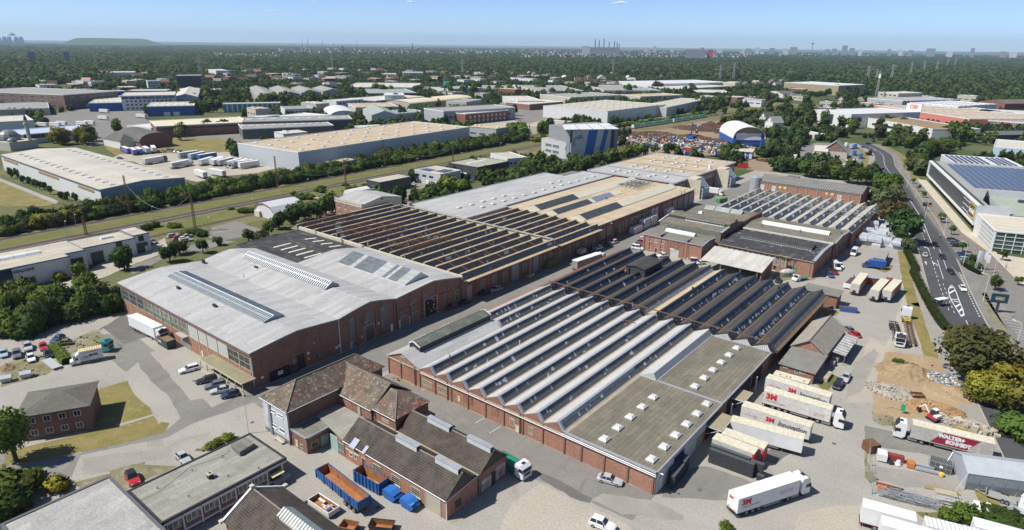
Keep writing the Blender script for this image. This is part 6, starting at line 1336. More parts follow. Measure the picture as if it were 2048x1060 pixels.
FARB=[('brick_factory','old brick factory block with white framed storeys at the left edge','factory building',1,(-300,560),(500,592),(592,548),16,aa((.22,.15,.115),.9,var=.2,sc=.2),aF,dict(wins=(('L',3,9,6,2,aj,GL,4,1),('L',7.5,9,6,2,aj,GL,4,1),('L',12,9,6,2,aj,GL,4,1),('R',3,5,5,2,aj,GL,4,1),('R',7.5,5,5,2,aj,GL,4,1),('R',12,5,5,2,aj,GL,4,1)))),('brown_shed','low brown shed behind the pale silos at the left','shed',1,(-200,705),(388,695),(375,645),7,BEI,aF,dict()),('white_box_warehouse','plain white box warehouse at the far left above the domed mosque','warehouse',1,(-300,800),(265,792),(200,750),9,aY,aA,dict()),('loading_hall','loading hall with long pale blue roof and row of dock gates','warehouse',1,(60,870),(185,905),(735,862),7,ai,aa((.45,.52,.60)),dict(wins=(('R',.3,9,5,3.6,aj,WHT,1,1),))),('white_hip_house','white walled house with dark hipped roof beside the vaulted brick hall','house',1,(812,935),(945,962),(965,925),5,WHT,bD,dict(kind='hip',rise=5)),('vaulted_brick_hall','brick hall with dark vaulted roof near the yellowing trees','hall',1,(920,915),(1105,962),(1210,905),5,bL,bD,dict(kind='barrel',ax='y',rise=6)),('dark_brick_hall','long dark brick hall with cream roof edge and open bays holding trucks','hall',1,(1240,792),(1228,842),(1975,805),9,aS,CRM2,dict(wins=(('R',6.5,12,5,1,ai,GL,3,1),))),('white_low_shed','white low shed roof in front of the dark brick hall','shed',1,(1000,832),(1190,852),(1225,818),5,WHT,bC,dict()),('blue_warehouse','bright blue warehouse with white sign and pale roof left of the white office','warehouse',1,(790,600),(697,657),(945,653),9,BLU,aA,dict(lights=(6,3,2,2.5))),('white_office_block','white four storey office with dark glass top storey between blue warehouses','office building',1,(985,572),(950,600),(1375,600),16,WHT,aA,dict(wins=(('R',1.5,11,2.6,2,aj,GL,2,1),('R',5.4,11,2.6,2,aj,GL,2,1),('R',9.2,11,2.6,2,aj,GL,2,1),('R',12.6,8,6,2.6,ai,bi,4,1,.01)))),('blue_warehouse','bright blue warehouse with pale roof and loading door in front of a green strip','warehouse',1,(1190,650),(1155,684),(1532,668),10,BLU,aA,dict(lights=(7,2,2,2.5),wins=(('R',.2,2,6,4,aj,WHT,1,1,.3),))),('long_blue_hall','long deep blue hall partly hidden by trees behind the blue warehouses','hall',1,(640,566),(600,580),(1000,560),12,BLU,aF,dict()),('low_blue_hall','low blue walled hall behind the white office roof','hall',1,(1040,548),(1000,560),(1305,558),13,BLU,aA,dict()),('raised_roof_hall','pale hall with a raised central roof right of the white office','hall',1,(1380,590),(1555,605),(1580,545),10,bt,aA,dict(kind='gable',ax='x',rise=4)),('black_box_hall','huge black windowless box hall with faint white lettering','hall',1,(1398,432),(1388,440),(1580,440),24,CLAD_D,aF,dict()),('white_flat_office','white flat roofed office among trees left of the black box','office building',1,(880,405),(860,415),(1050,420),12,WHT,aA,dict(wins=(('R',5,8,5,1.6,ai,GL,2,1),))),('white_apartment_house','white apartment house with square windows below the black box','apartment house',1,(1150,475),(1160,482),(1245,475),14,WHT,aF,dict(wins=(('R',2,5,2.4,1.8),('R',6,5,2.4,1.8),('R',10,5,2.4,1.8)))),('white_office_slab','white office slab with dark window bands at the edge of the woods','office building',1,(1640,388),(1700,400),(1780,395),14,WHT,aA,dict(wins=(('L',2,4,4,2),('L',7,4,4,2),('R',2,4,4,2),('R',7,4,4,2)))),('teal_glass_hall','low hall with teal and white vertical glass panels','hall',1,(1770,655),(1757,664),(2210,655),9,TEAL,aA,dict(wins=(('R',.5,11,1.6,8,aj,WHT,1,1,.02),))),('grey_flat_factory','grey flat roofed factory with white cornice among the estate trees','factory building',2,(800,495),(715,530),(1290,520),8,GRY,aA,dict(lights=(8,3,3,3))),('sawtooth_brick_factory','red brick factory with pale teal striped roof beside the leafy trees','factory building',2,(800,545),(860,580),(1235,562),8,bL,R_GRN,dict(lights=(10,4,5,2))),('white_villa_office','white two storey office with dark square windows between green trees','office building',2,(605,628),(640,642),(850,625),9,WHT,aA,dict(wins=(('R',5,6,2.2,2.6,ai,GL,1,1),))),('tan_flat_store','tan brick flat store with pale roof near the barrel roofed halls','store',2,(730,658),(792,692),(1112,675),8,BEI,a5,dict(lights=(6,2,3,3))),('dark_flat_hall','dark blue grey hall with white roof edge right of the white office','hall',2,(905,605),(955,638),(1335,605),8,aa((.08,.10,.12)),aA,dict()),('white_rooftop_box','white box building behind the dark flat hall','hall',2,(1015,575),(1020,595),(1170,585),13,WHT,bC,dict()),('cream_vault_hall','long cream vaulted hall in the middle of the estate','hall',2,(1195,632),(1215,660),(1705,612),8,BEI,CRM2,dict(kind='barrel',ax='x',rise=3)),('concrete_office','beige concrete office with window grid beside the cream vaulted hall','office building',2,(1585,628),(1665,648),(1785,628),10,BEI,aF,dict(wins=(('L',1.5,4,3,1.6),('L',5.5,4,3,1.6),('R',1.5,5,3,1.6),('R',5.5,5,3,1.6)))),('striped_brick_shed','white shed with rust coloured piers and grey roof','shed',2,(200,682),(235,705),(440,692),9,WHT,aF,dict(wins=(('R',1,6,2,6,ai,bL,1,1),))),('white_roof_store','low store with bright white roof before the white barrel hall','store',2,(260,745),(300,785),(600,750),6,WHT,bC,dict()),('white_roof_store','low store with bright white roof left of its twin','store',2,(0,755),(60,790),(215,765),6,WHT,bC,dict()),('white_vault_hall','white vaulted hall left of the pale gabled hall','hall',2,(545,708),(600,755),(785,738),5,WHT,bC,dict(kind='barrel',ax='y',rise=5)),('pale_gabled_hall','pale gabled hall with a blank end wall facing the railway','hall',2,(848,700),(918,750),(1112,738),9,aa((.50,.51,.48)),R_GRN,dict(kind='gable',ax='y',rise=4)),('grey_rooflight_hall','grey hall with white rooflight stripes right of the pale gabled hall','hall',2,(1080,712),(1110,742),(1368,722),8,GRY,R_GRN,dict(lights=(8,3,4,2))),('dormered_shed','long dark shed with a row of white roof vents, nearer one','shed',2,(-90,815),(-100,862),(620,832),8,bD,aF,dict(lights=(12,1,4,5))),('dormered_shed','long dark shed with a row of white roof vents, farther one','shed',2,(-90,770),(-100,803),(765,782),10,bD,aF,dict(lights=(9,1,5,6))),('red_brick_depot','two storey red brick depot with white windows and roof dormers by the estate road','depot',2,(1630,712),(1657,742),(2000,712),10,bL,aA,dict(lights=(5,1,4,4),wins=(('R',1.6,9,2.2,2.4,aj,a6,2,1),('R',5.6,9,2.2,2.4,aj,a6,2,1)))),('brown_roofed_depot','long grey hall with dark roof behind the red brick depot','depot',2,(1452,690),(1485,722),(2050,690),12,GRY,aF,dict(wins=(('R',5,14,3,2,ai,GL,2,1),))),('white_lodge','long white building with dark bays at the wood edge','hotel',2,(1160,408),(1160,415),(1322,415),12,WHT,aA,dict(wins=(('R',2,8,3.4,8,ai,bD,1,1),))),('white_house_row','white and blue row of low offices left of the white lodge','office building',2,(1040,420),(1040,428),(1112,425),9,WHT,aA,dict(wins=(('R',3,5,3,2,aj,bi,1,1),))),('white_flat_house','white flat office with blue band among the far trees','office building',2,(1380,455),(1375,465),(1495,462),9,WHT,aA,dict(wins=(('R',4,6,4,2,aj,bi,2,1),))),('teal_sign_hall','pale hall beside a teal sign tower','hall',2,(1510,525),(1520,545),(1790,535),9,aY,R_GRN,dict()),('blue_strip_hall','hall with pale blue wall panels at the estate edge','hall',2,(1790,515),(1785,540),(2060,540),8,aa((.40,.50,.56)),aF,dict(lights=(8,2,4,2))),('tan_gatehouse','low tan roofed gatehouse before the white distribution warehouse','store',3,(190,805),(310,845),(490,800),6,BEI,a5,dict()),('shed_roof_hall','low hall with many small white rooflights, left one of three','hall',3,(60,515),(200,560),(560,555),8,BEI,aF,dict(lights=(10,5,2.6,2.6))),('shed_roof_hall','low hall with many small white rooflights, middle one of three','hall',3,(595,510),(740,555),(1130,545),8,BEI,aF,dict(lights=(10,5,2.6,2.6))),('shed_roof_hall','low hall with many small white rooflights, nearest the distribution warehouse','hall',3,(395,580),(480,612),(880,592),8,BEI,aF,dict(lights=(9,4,2.6,2.6))),('dark_brick_store','dark brick store before the white distribution warehouse','store',3,(60,640),(155,665),(420,645),7,aS,aA,dict()),('white_shed_hall','white hall at the left of the distribution warehouse','hall',3,(-60,600),(60,640),(215,622),8,aY,aA,dict()),('long_white_store','long white store with pale roofs at the edge of the big wood','store',3,(990,480),(1115,505),(1720,492),11,WHT,bC,dict(wins=(('R',3,10,5,3,aj,a6,1,1),))),('open_roof_hall','wide low roofed hall before the long white store','hall',3,(1200,520),(1330,545),(1720,522),7,BEI,aA,dict()),('flat_car_hall','pale flat car hall with glass front left of the big trees','hall',3,(1440,548),(1480,570),(1700,560),6,GL,aA,dict()),('yellow_office','pale yellow office block with a grid of windows by the wood','office building',3,(1690,490),(1775,495),(1818,490),13,aa((.60,.52,.26)),aA,dict(wins=(('L',2,6,2.4,2,aj,a6,1,1),('L',6,6,2.4,2,aj,a6,1,1),('L',9.6,6,2.4,1.8,aj,a6,1,1)))),('white_gabled_house','white gabled house standing before the big wood','house',3,(680,452),(700,458),(750,455),7,WHT,aF,dict(kind='gable',ax='y',rise=6)),('pale_field_store','pale roofed store beyond the distribution warehouse','store',3,(960,585),(1030,605),(1365,592),9,BEI,a5,dict()),('tan_storage_block','big tan storage block with white roof and a spoil heap before it','warehouse',4,(160,492),(590,518),(665,503),16,aa((.33,.27,.18)),bC,dict()),('dark_roof_shed','low dark roofed shed left of the wood edge','shed',4,(40,560),(150,585),(230,580),6,WHT,bD,dict(kind='gable',ax='x',rise=3)),('rooftop_plant_factory','grey factory crowded with white rooftop plant before the wood','factory building',4,(945,612),(1092,640),(1545,628),11,GRY,aF,dict(lights=(16,4,5,4))),('tan_penthouse','tan upper storey on the far side of the crowded roof','office building',4,(1030,565),(1060,580),(1250,575),16,BEI,aA,dict(wins=(('L',12,4,4,2),))),('white_blue_store','white store with pale blue striped side wall above the orange market','store',4,(1205,648),(1530,682),(1838,665),11,am((.50,.56,.60),9.,'z',.6,.05,.1),bC,dict(lights=(8,4,4,4))),('blue_long_store','long blue walled store at the right edge behind the orange market','store',4,(1690,700),(1685,718),(2200,748),9,am((.10,.20,.50),9.,'z',.6,.05,.1),aA,dict()),('orange_market','salmon and orange building market with low pale shed roofs','market hall',4,(868,672),(1620,782),(2300,770),9,SAL,a5,dict(lights=(10,5,9,3),lmat=bC)),('garden_market','garden centre with orange fascia, plant displays and a striped glass roof','market hall',4,(1500,735),(1612,778),(2250,830),8,aG,R_GRN,dict(trim=ORG_,lights=(16,8,1.2,4))),('white_furniture_store','white store with tall dark window slot left of the orange market','store',4,(540,703),(690,745),(1232,728),13,WHT,bC,dict(wins=(('L',1,1,7,10,ai,bi,2,3,.3),))),('brown_roofed_hall','long white hall with brown roof and blue grey end wall','hall',4,(690,750),(1330,862),(1495,828),9,WHT,ab((.29,.205,.115),(.25,.18,.10),.05,1.5),dict(wins=(('L',3,1,48,2.2,ai,GL,10,1,.15),))),('grey_bungalow','grey flat bungalow with deep roof near the main road','house',4,(272,880),(400,905),(552,915),4,BEI,aA,dict()),('pale_blue_hall','pale blue walled hall at the right edge beyond the bushes','hall',4,(1830,942),(1808,1000),(2150,975),8,aa((.42,.55,.62)),aA,dict()),('brown_roofed_school','brown roofed long building at the far right edge by the wood','hall',4,(1770,640),(1900,660),(2250,655),8,bL,ab((.17,.13,.10)),dict(kind='gable',ax='x',rise=4)),('dark_market_hall','low dark canopy hall beyond the market car park at the right','hall',4,(1730,880),(1740,905),(2200,900),5,ai,bD,dict()),]
for nm,lb,ct,t,a,b,c,z,wl,rf,kw in FARB:
 kw.setdefault('par',.5);bd(nm,lb,ct,(t,a,b,c,z),z,wl,rf,ac if kw.get('kind','flat')=='flat' else None,**kw)
o=bpy.data.objects['brown_roofed_hall'];bj('inco',4.5,aa((.35,.03,.03)),'sign_lettering',o,Matrix.Translation((lbox(*rect3(4,(690,750),(1330,862),(1495,828),9))[2]/2,-.15,5))@Matrix.Rotation(R_(90),4,'X'),.05)
ob=ae('market_sign','white roof sign with orange letters above the market roof','sign',W(4,1178,712,9),at2(*(lambda v:(v.y,v.x))(W(4,1225,712,12)-W(4,1128,702,12))));bx((-9.5,9.5,-.5,.5,0,7.5),'board',ap,ob);bj('OBI',6.2,ORG_,'lettering',ob,Matrix.Translation((0,-.55,3.9))@Matrix.Rotation(R_(90),4,'X'),.1,bold=.2)
tsn=ae('teal_sign_tower','teal sign tower at the corner of a pale estate hall','sign',W(2,1505,545));bx((-4,4,-3,3,0,13),'tower',aa((.02,.28,.26)),tsn);bx((2,10,-3.1,3.1,11.5,13.2),'sign_box',aa((.02,.28,.26)),tsn)
for i in range(4):
 bd('grey_gable_bay_hall','grey gabled bay of the four bay hall behind the trees, %s'%('leftmost','second from left','third from left','rightmost')[i],'hall',(2,(-60+i*170,535),(20+i*172,598-i*12),(175+i*172,590-i*10),9),9,aa((.40,.41,.40)),aF,kind='gable',ax='y',rise=3.5,over=.4,group=None)
mq=ae('domed_mosque','small domed prayer house with slim minaret at the left edge','mosque',W(1,90,1010),R_(20));bx((-14,14,-10,10,0,6),'wall',BEI,mq);LEAD=aa((.17,.19,.18))
def domem(x,y,z,r):return MB().loft([[(x+r*cos(a)*cos(e),y+r*sin(a)*cos(e),z+r*sin(e))for a in np.linspace(0,2*PI,13)[:-1]]for e in np.linspace(0,1.5,6)])
domem(0,0,6.5,7).o('dome',LEAD,mq);domem(-11,-6,6,3).o('dome',LEAD,mq);domem(11,-6,6,3).o('dome',LEAD,mq)
MB().cyl(12,6,0,17,1.3,10).cyl(12,6,17,18,2,10).cyl(12,6,18,20,1.1,10).o('minaret',BEI,mq);MB().cyl(12,6,20,25,1.3,10,.05).o('minaret_cap',ai,mq)
for i,x in enumerate((80,120,190,240)):s=ae('pale_silo','pale upright silo beside the brown shed, %s of four'%('first','second','third','last')[i],'silo',W(1,x,752),0,'silos');MB().cyl(0,0,0,8,2.1,12).cyl(0,0,8,8.8,2.1,12,.5).o('tank',an,s)
def timber(t,x,y,rz,w,d,h,r,label,wm,rm,fw):
 o=ae('gabled_house',label,'house',W(t,x,y),rz);bx((-w/2,w/2,-d/2,d/2,0,h),'wall',wm,o);aT(o,-w/2,w/2,-d/2,d/2,h,h+r,'y',rm,.6,.25);aU(o,-w/2,w/2,-d/2,d/2,h,h+r,'y',fw)
 for z in(1.,h+.4):
  for u in(-w*.2,w*.2):al(o,'S',(u,-d/2-.0,z),1.3,1.5,2,2)
timber(4,75,850,R_(-30),11,13,6,5.5,'half timbered white gabled house in the trees left of the road',WHT,aF,WHT);timber(4,20,815,R_(-30),10,12,6,6,'white gabled house behind the half timbered one',WHT,bD,WHT)
timber(8,555,130,R_(8),17,14,4.5,7.5,'barn with wide dark timber gable and grey roof in the haulage yard',BEI,aF,aH)
bd('barn_wing','grey roofed wing attached to the timber gabled barn','barn',(8,(395,45),(400,85),(500,75),5),5,BEI,aA,kind='gable',ax='x',rise=2.5)
hm_roof=[aa((.13,.085,.06)),aa((.26,.09,.055)),bD,aF,aA];hm_wall=[WHT,BEI,aa((.58,.52,.40)),bL,aa((.5,.27,.21))]
HZ=[(1,600,470),(1,640,530),(1,690,505),(1,560,465),(1,760,455),(1,830,440),(1,900,470),(1,1090,460),(1,1140,440),(1,1280,510),(1,1310,515),(1,1340,480),(1,1600,470),(1,1660,470),(1,1715,500),(1,1790,470),(1,1850,475),(1,1920,490),(1,1990,470),(1,2030,420),(1,1960,415),(1,420,530),(1,350,510),(1,200,450),(1,120,450),(1,240,500),(2,60,460),(2,130,465),(2,250,475),(2,340,470),(2,20,410),(2,240,400),(2,290,395),(2,390,390),(2,460,470),(2,530,480),(2,600,480),(2,930,410),(2,980,410),(2,870,435),(2,1060,470),(2,1100,475),(2,1220,450),(2,1380,430),(2,1440,480),(2,1540,440),(2,1560,460),(2,1610,470),(2,1650,450),(2,1680,430),(2,1750,440),(2,1800,445),(2,1870,470),(2,1900,440),(2,1890,420),(2,2020,420),(2,2030,440),(2,1350,560),(2,1370,570),(3,30,415),(3,150,430),(3,190,445),(3,210,460),(3,270,455),(3,300,450),(3,340,470),(3,430,465),(3,530,490),(3,560,500),(3,620,475),(3,650,500),(3,800,430),(3,830,440),(3,930,470),(3,950,490),(3,1190,460),(3,1850,530),(3,1930,510),(3,1960,520),(4,60,510),(4,100,530),(4,130,500),(4,680,540),(4,610,650),(4,730,665),(3,1010,410),(3,740,380)]
for i,(t,x,y)in enumerate(HZ):
 w=W(t,x,y+8);k=cho((0,0,1,2,3,4));big=uni(.8,1.5)
 iw,ir=random.randrange(5),random.randrange(5);wn_,rn_=('white','grey beige','cream','brick','pinkish')[iw],('brown','red','dark grey','grey','pale')[ir];rot=R_(cho((-38,-30,-45,50,60,-10)));o=ae('far_house','small %s house with %s pitched roof at the wood edge'%(wn_,rn_),'house',w,rot,'%s houses with %s roofs at the wood edge'%(wn_,rn_))
 W_,D_,h=9*big,12*big,cho((5.5,6.5,8));bx((-W_/2,W_/2,-D_/2,D_/2,0,h),'wall',hm_wall[iw],o);aT(o,-W_/2,W_/2,-D_/2,D_/2,h,h+4.5*big**.5,'y',hm_roof[ir],.5,.3,ridge=False);
 aU(o,-W_/2,W_/2,-D_/2,D_/2,h,h+4.5*big**.5,'y',hm_wall[iw])
 for u in(-W_*.25,W_*.25):
  for fc,p in(('S',(u,-D_/2,h-2.6)),('E',(W_/2,u,h-2.6))):al(o,fc,p,1.6,1.7,1,1)

# == G: vehicles
TYRE=aa((.022,.022,.023),.85);RIM=aa((.34,.35,.36),.35,.5);bA=aa((.018,.022,.027),.08,0,.6,var=.02);LAMP=aa((.62,.64,.66),.15);TAIL=aa((.30,.015,.012),.3);aD=aa((.03,.03,.032),.55)
def aI(n,c):return aa(c,.3,.0,.5,var=.03,sc=1.,coat=.7)
CC={'white':aI('white',(.70,.70,.69)),'silver':aI('silver',(.40,.41,.42)),'grey':aI('grey',(.13,.14,.155)),'black':aI('black',(.016,.017,.02)),'blue':aI('blue',(.03,.07,.17)),'deepblue':aI('deepblue',(.02,.035,.10)),'red':aI('red',(.42,.02,.025)),'darkred':aI('darkred',(.20,.012,.015)),'green':aI('green',(.02,.20,.12)),'teal':aI('teal',(.02,.24,.25)),'paleblue':aI('paleblue',(.34,.42,.50)),'beige':aI('beige',(.45,.40,.31)),'olive':aI('olive',(.20,.18,.05)),'orange':aI('orange',(.55,.17,.03))}
def a7(x,hw,z0,z1,top=.86,b=.12):return[(x,-hw*.92,z0),(x,hw*.92,z0),(x,hw,z0+b),(x,hw,z1-b),(x,hw*top,z1),(x,-hw*top,z1),(x,-hw,z1-b),(x,-hw,z0+b)]
KINDS={'hatch':(4.1,.87,1.48,.62,.02,-1.35,-1.95,.93,.88,.93),'sedan':(4.7,.9,1.45,.75,.1,-1.15,-1.85,.93,.86,.95),'estate':(4.75,.9,1.47,.80,.15,-1.95,-2.25,.95,.86,.95),'suv':(4.5,.93,1.68,.72,.1,-1.75,-2.12,1.05,1.0,1.05),'van':(4.9,.95,1.95,1.35,.65,-2.2,-2.38,1.1,1.02,1.1),'bigvan':(5.8,1.0,2.6,2.0,1.35,-2.75,-2.85,1.25,1.15,1.25)}
def make_car(kind,far=False):
 L,hw,H,xh,xs,xr,xt,zb,zh,zt=KINDS[kind];f=L/2
 root=_mk_empty('parked_car')
 b=MB().loft([a7(-f,hw*.82,.35,zt-.16),a7(-f+.25,hw*.95,.24,zt-.02),a7(xt,hw,.2,zb),a7(xh-.05,hw,.2,zb),a7(f-.55,hw*.96,.2,zh-.08),a7(f-.12,hw*.86,.26,zh-.2),a7(f,hw*.72,.34,zh-.34)])
 b.o('body',CC['silver'],root,smooth=False)
 lo=[(xt,-hw*.9,zb-.04),(xh,-hw*.9,zb-.04),(xh,hw*.9,zb-.04),(xt,hw*.9,zb-.04)];q=.70 if kind not in('van','bigvan')else.86
 hi=[(xr,-hw*q,H),(xs,-hw*q,H),(xs,hw*q,H),(xr,hw*q,H)];hi2=[(xr+.1,-hw*q*.88,H+.045),(xs-.15,-hw*q*.88,H+.045),(xs-.15,hw*q*.88,H+.045),(xr+.1,hw*q*.88,H+.045)]
 MB().loft([lo,hi,hi2]).o('cabin',CC['silver'],root)
 def pane(nm,a,b,c,d,m=.08,o=.012):
  a,b,c,d=map(Vector,(a,b,c,d));ce=(a+b+c+d)/4;n=(b-a).cross(d-a).normalized()
  if n.dot(ce-Vector((0,0,.9)))<0:n=-n
  MB().poly([ce+(p-ce)*(1-m)+n*o for p in(a,b,c,d)]).o(nm,bA,root)
 pane('windscreen',lo[1],lo[2],hi[2],hi[1]);pane('rear_window',lo[0],lo[3],hi[3],hi[0],.16)
 if kind=='bigvan':
  for s in(0,1):
   A,B=(lo[0],lo[1])if s==0 else(lo[3],lo[2]);C,D=(hi[1],hi[0])if s==0 else(hi[2],hi[3])
   pane('side_window',tuple(Vector(A).lerp(Vector(B),.78)),B,C,tuple(Vector(D).lerp(Vector(C),.78)),.14)
 else:
  for s in(0,1):
   A,B=(lo[0],lo[1])if s==0 else(lo[3],lo[2]);C,D=(hi[1],hi[0])if s==0 else(hi[2],hi[3])
   m1=Vector(A).lerp(Vector(B),.46);m2=Vector(D).lerp(Vector(C),.46)
   pane('side_window',A,tuple(m1),tuple(m2),D,.1);pane('side_window',tuple(m1),B,C,tuple(m2),.1)
 if not far:
  for sx in(-1,1):
   for sy in(-1,1):
    w=put('wheel',aB(('cw',),lambda:MB().cyl(0,0,-.11,.11,.32,14,ax='y').data('wheel',TYRE)),root,(sx*f*.60-.02,sy*(hw-.08),.32))
    put('rim',aB(('cr',),lambda:MB().cyl(0,0,-.118,.118,.2,10,ax='y').data('rim',RIM)),w)
  for sy in(-1,1):
   put('headlight',aB(('hl',),lambda:MB().box(-.1,.03,-.17,.17,-.07,.07).data('headlight',LAMP)),root,(f-.14,sy*hw*.62,zh-.25));put('tail_light',aB(('tl',),lambda:MB().box(-.03,.05,-.13,.13,-.1,.1).data('tail_light',TAIL)),root,(-f+.12,sy*hw*.7,zt-.22))
   put('mirror',aB(('mi',),lambda:MB().box(-.07,.07,-.1,.1,-.06,.06).data('mirror',aD)),root,(xh-.25,sy*(hw+.08),zb+.02))
  put('number_plate',aB(('np',),lambda:MB().box(-.01,.01,-.26,.26,-.055,.055).data('number_plate',ap)),root,(-f-.012,0,.55));put('grille',aB(('gr',),lambda:MB().box(-.02,.02,-.45,.45,-.09,.09).data('grille',aD)),root,(f-.0,0,.45))
 return root
def _mk_empty(nm):return put(nm,None)
CARP={}
def car(kind,col,t,x,y,x2=None,y2=None,label='',rz=None,far=False,name='parked_car',group=None,roof=None):
 a=W(t,x,y)
 if rz is None:b=W(t,x2,y2);rz=at2(b.y-a.y,b.x-a.x);a=(a+b)/2
 key=(kind,far)
 if key not in CARP:CARP[key]=make_car(kind,far);o=CARP[key];fresh=True
 else:o=dup(CARP[key]);fresh=False
 o.name=name;o.location=(a.x,a.y,.012);o.rotation_euler=(0,0,rz);o['label']=label;o['category']='van' if'van' in kind else'car'
 for c in o.children:
  n=c.name.split('.')[0]
  if n in('body','cabin'):c.material_slots[0].link='OBJECT';c.material_slots[0].material=CC[roof if roof and n=='cabin' else col]
 if group:o['group']=group
 elif'group' in o:del o['group']
 return o
CARS=[('sedan','silver',17,(712,665),(860,705),'silver saloon parked along the shed front wall by the corner'),('suv','white',17,(655,1010),(800,1065),'white sport utility car on the gravel at the bottom edge'),('estate','white',11,(1550,815),(1420,850),'white estate car parked by the hall canopy, apart from the dark ones'),('estate','black',11,(1680,905),(1565,930),'black estate car, first of the row beside the hall canopy'),('estate','grey',11,(1745,945),(1635,970),'dark grey estate car, second in the row beside the canopy'),('sedan','silver',11,(1800,985),(1670,1010),'silver saloon, third in the row beside the canopy'),('hatch','deepblue',11,(1865,1020),(1755,1045),'dark blue hatchback at the end of the canopy row'),('hatch','silver',15,(1410,480),(1480,550),'silver hatchback half hidden behind the office roof edge'),('suv','red',15,(1025,640),(1070,715),'red coupe with black roof and bonnet stripe behind the office'),('hatch','paleblue',66,(60,350),(80,460),'pale blue small car at the left end of the parked row by the bushes'),('suv','grey',66,(265,340),(290,495),'dark green grey pickup in the row by the bushes'),('suv','silver',66,(430,255),(470,350),'silver jeep parked against the bushes'),('hatch','white',66,(470,420),(525,535),'white car with dark windows in front of the bush row'),('hatch','red',66,(675,255),(710,340),'bright red small car beside the trimmed hedge'),('hatch','black',66,(750,375),(790,450),'black small car beside the trimmed hedge'),('hatch','blue',66,(980,130),(840,210),'blue hatchback in the shade behind the hedge'),('hatch','olive',66,(1040,230),(950,240),'dusty olive wreck behind the hedge'),('hatch','teal',42,(180,870),(20,900),'teal car in front of the white workshop'),('estate','grey',42,(1870,215),(1950,235),'grey car at the corner of the white workshop'),('estate','silver',5,(1330,770),(1405,755),'silver estate by the shrubs near the siding'),('hatch','red',5,(1385,785),(1430,775),'red car in the small car park by the siding'),('hatch','white',5,(1430,790),(1480,780),'white car in the small car park by the siding'),('hatch','beige',5,(1465,770),(1500,762),'yellowish car in the small car park by the siding'),('estate','silver',5,(1440,805),(1505,795),'silver car nearest the trees in the siding car park'),('hatch','darkred',12,(1585,325),(1500,358),'dark red coupe in the street shade by the goods gate'),('sedan','black',12,(1685,292),(1605,322),'black saloon in the street shade by the downpipe'),('sedan','black',12,(1835,215),(1760,247),'black saloon in the street shade before a silver estate'),('estate','silver',12,(1935,190),(1845,218),'silver estate in the street shade behind a black saloon'),('suv','black',65,(450,475),(330,560),'black car between the tarpaulined pickup and a white car'),('hatch','white',65,(640,440),(490,490),'white hatchback parked in the upper street'),('hatch','black',65,(830,370),(680,410),'dark grey convertible with soft top in the upper street'),('suv','white',65,(970,310),(850,345),'white car with blue bonnet sheen, last in the upper street row'),('van','white',65,(1410,450),(1610,480),'white people carrier by the brick office'),('hatch','grey',65,(1500,370),(1620,380),'grey car beside the brick office'),('hatch','red',65,(1560,310),(1660,315),'red car beside the brick office'),('hatch','white',65,(1600,250),(1670,255),'white car farthest along the brick office side'),('hatch','white',21,(440,205),(370,215),'white car before the brick office front'),('hatch','white',21,(790,280),(740,285),'white van nose below the open storage shed'),('hatch','black',21,(1525,440),(1520,460),'black hatchback by the cement mixer'),('sedan','silver',31,(1880,210),(1840,290),'grey saloon behind the black and white car by the ramp'),('suv','black',31,(1790,290),(1730,400),'black car with white bonnet on the grass edge by the trailers'),('hatch','red',64,(340,835),(310,815),'red car under the striped lean-to'),('sedan','grey',64,(285,790),(260,770),'dark car under the striped lean-to edge'),('bigvan','white',64,(345,20),(305,70),'white high roof van alone in the yard by the rear hall'),('bigvan','white',64,(115,150),(190,215),'white van by the hall corner with blue tarpaulin roof'),('hatch','white',64,(175,140),(215,190),'white car behind the van at the hall corner'),('hatch','darkred',64,(130,215),(150,240),'dark red car at the hall corner'),('hatch','blue',64,(90,245),(110,268),'blue small car at the hall corner'),('hatch','black',52,(710,585),(755,625),'black hatchback on the road, nearest the crossing trees'),('hatch','black',52,(800,745),(850,800),'black hatchback on the road in the middle lane'),('sedan','silver',52,(600,765),(575,715),'silver coupe driving towards the trees'),('hatch','black',52,(905,945),(965,995),'black estate on the road nearest the side drive'),('sedan','white',53,(715,205),(755,262),'white hatchback driving past the hatched island'),('estate','black',52,(890,545),(1030,545),'black car, first in the showroom car park row'),('estate','grey',52,(915,580),(1055,580),'slate blue car, second in the showroom car park row'),('estate','black',52,(945,615),(1080,620),'black car, third in the showroom car park row'),('estate','blue',52,(1025,740),(1170,740),'deep blue car beside the small car park tree'),('estate','silver',52,(1070,800),(1190,800),'silver car beside the flagpole bushes'),('hatch','silver',51,(440,480),(460,500),'silver car coming out from under the roadside trees'),]
for k,c,t,a,b,lb in CARS:car(k,c,t,*a,*b,label=lb,roof='black' if'black roof' in lb else None)
FARC=[('black',51,300,150),('grey',51,330,140),('deepblue',51,355,128),('black',51,355,100),('grey',51,250,190),('black',62,640,95),('black',62,720,75),('blue',62,745,80),('black',62,775,85),('silver',62,805,88),('black',62,830,92),('black',62,855,95),('black',62,70,185),('silver',2,1590,795),('white',2,1610,815),('red',2,1740,805),('red',2,1790,803),('grey',2,1900,795),('white',4,1240,770),('black',4,1275,780),('red',4,1330,785),('grey',4,1370,790),('silver',4,1410,795),('white',4,1760,860),('white',4,1800,870),('white',7,325,195),('grey',7,290,225),('white',7,1690,320),('white',6,1250,355),('blue',6,1720,315),('white',6,1680,330)]
for i,(c,t,x,y)in enumerate(FARC):car('hatch',c,t,x,y,rz=R_(cho((-50,40,-60,30))),label='small %s car parked far off in the estate'%{'deepblue':'blue'}.get(c,c),far=True,group='far parked %s cars'%{'deepblue':'blue'}.get(c,c))
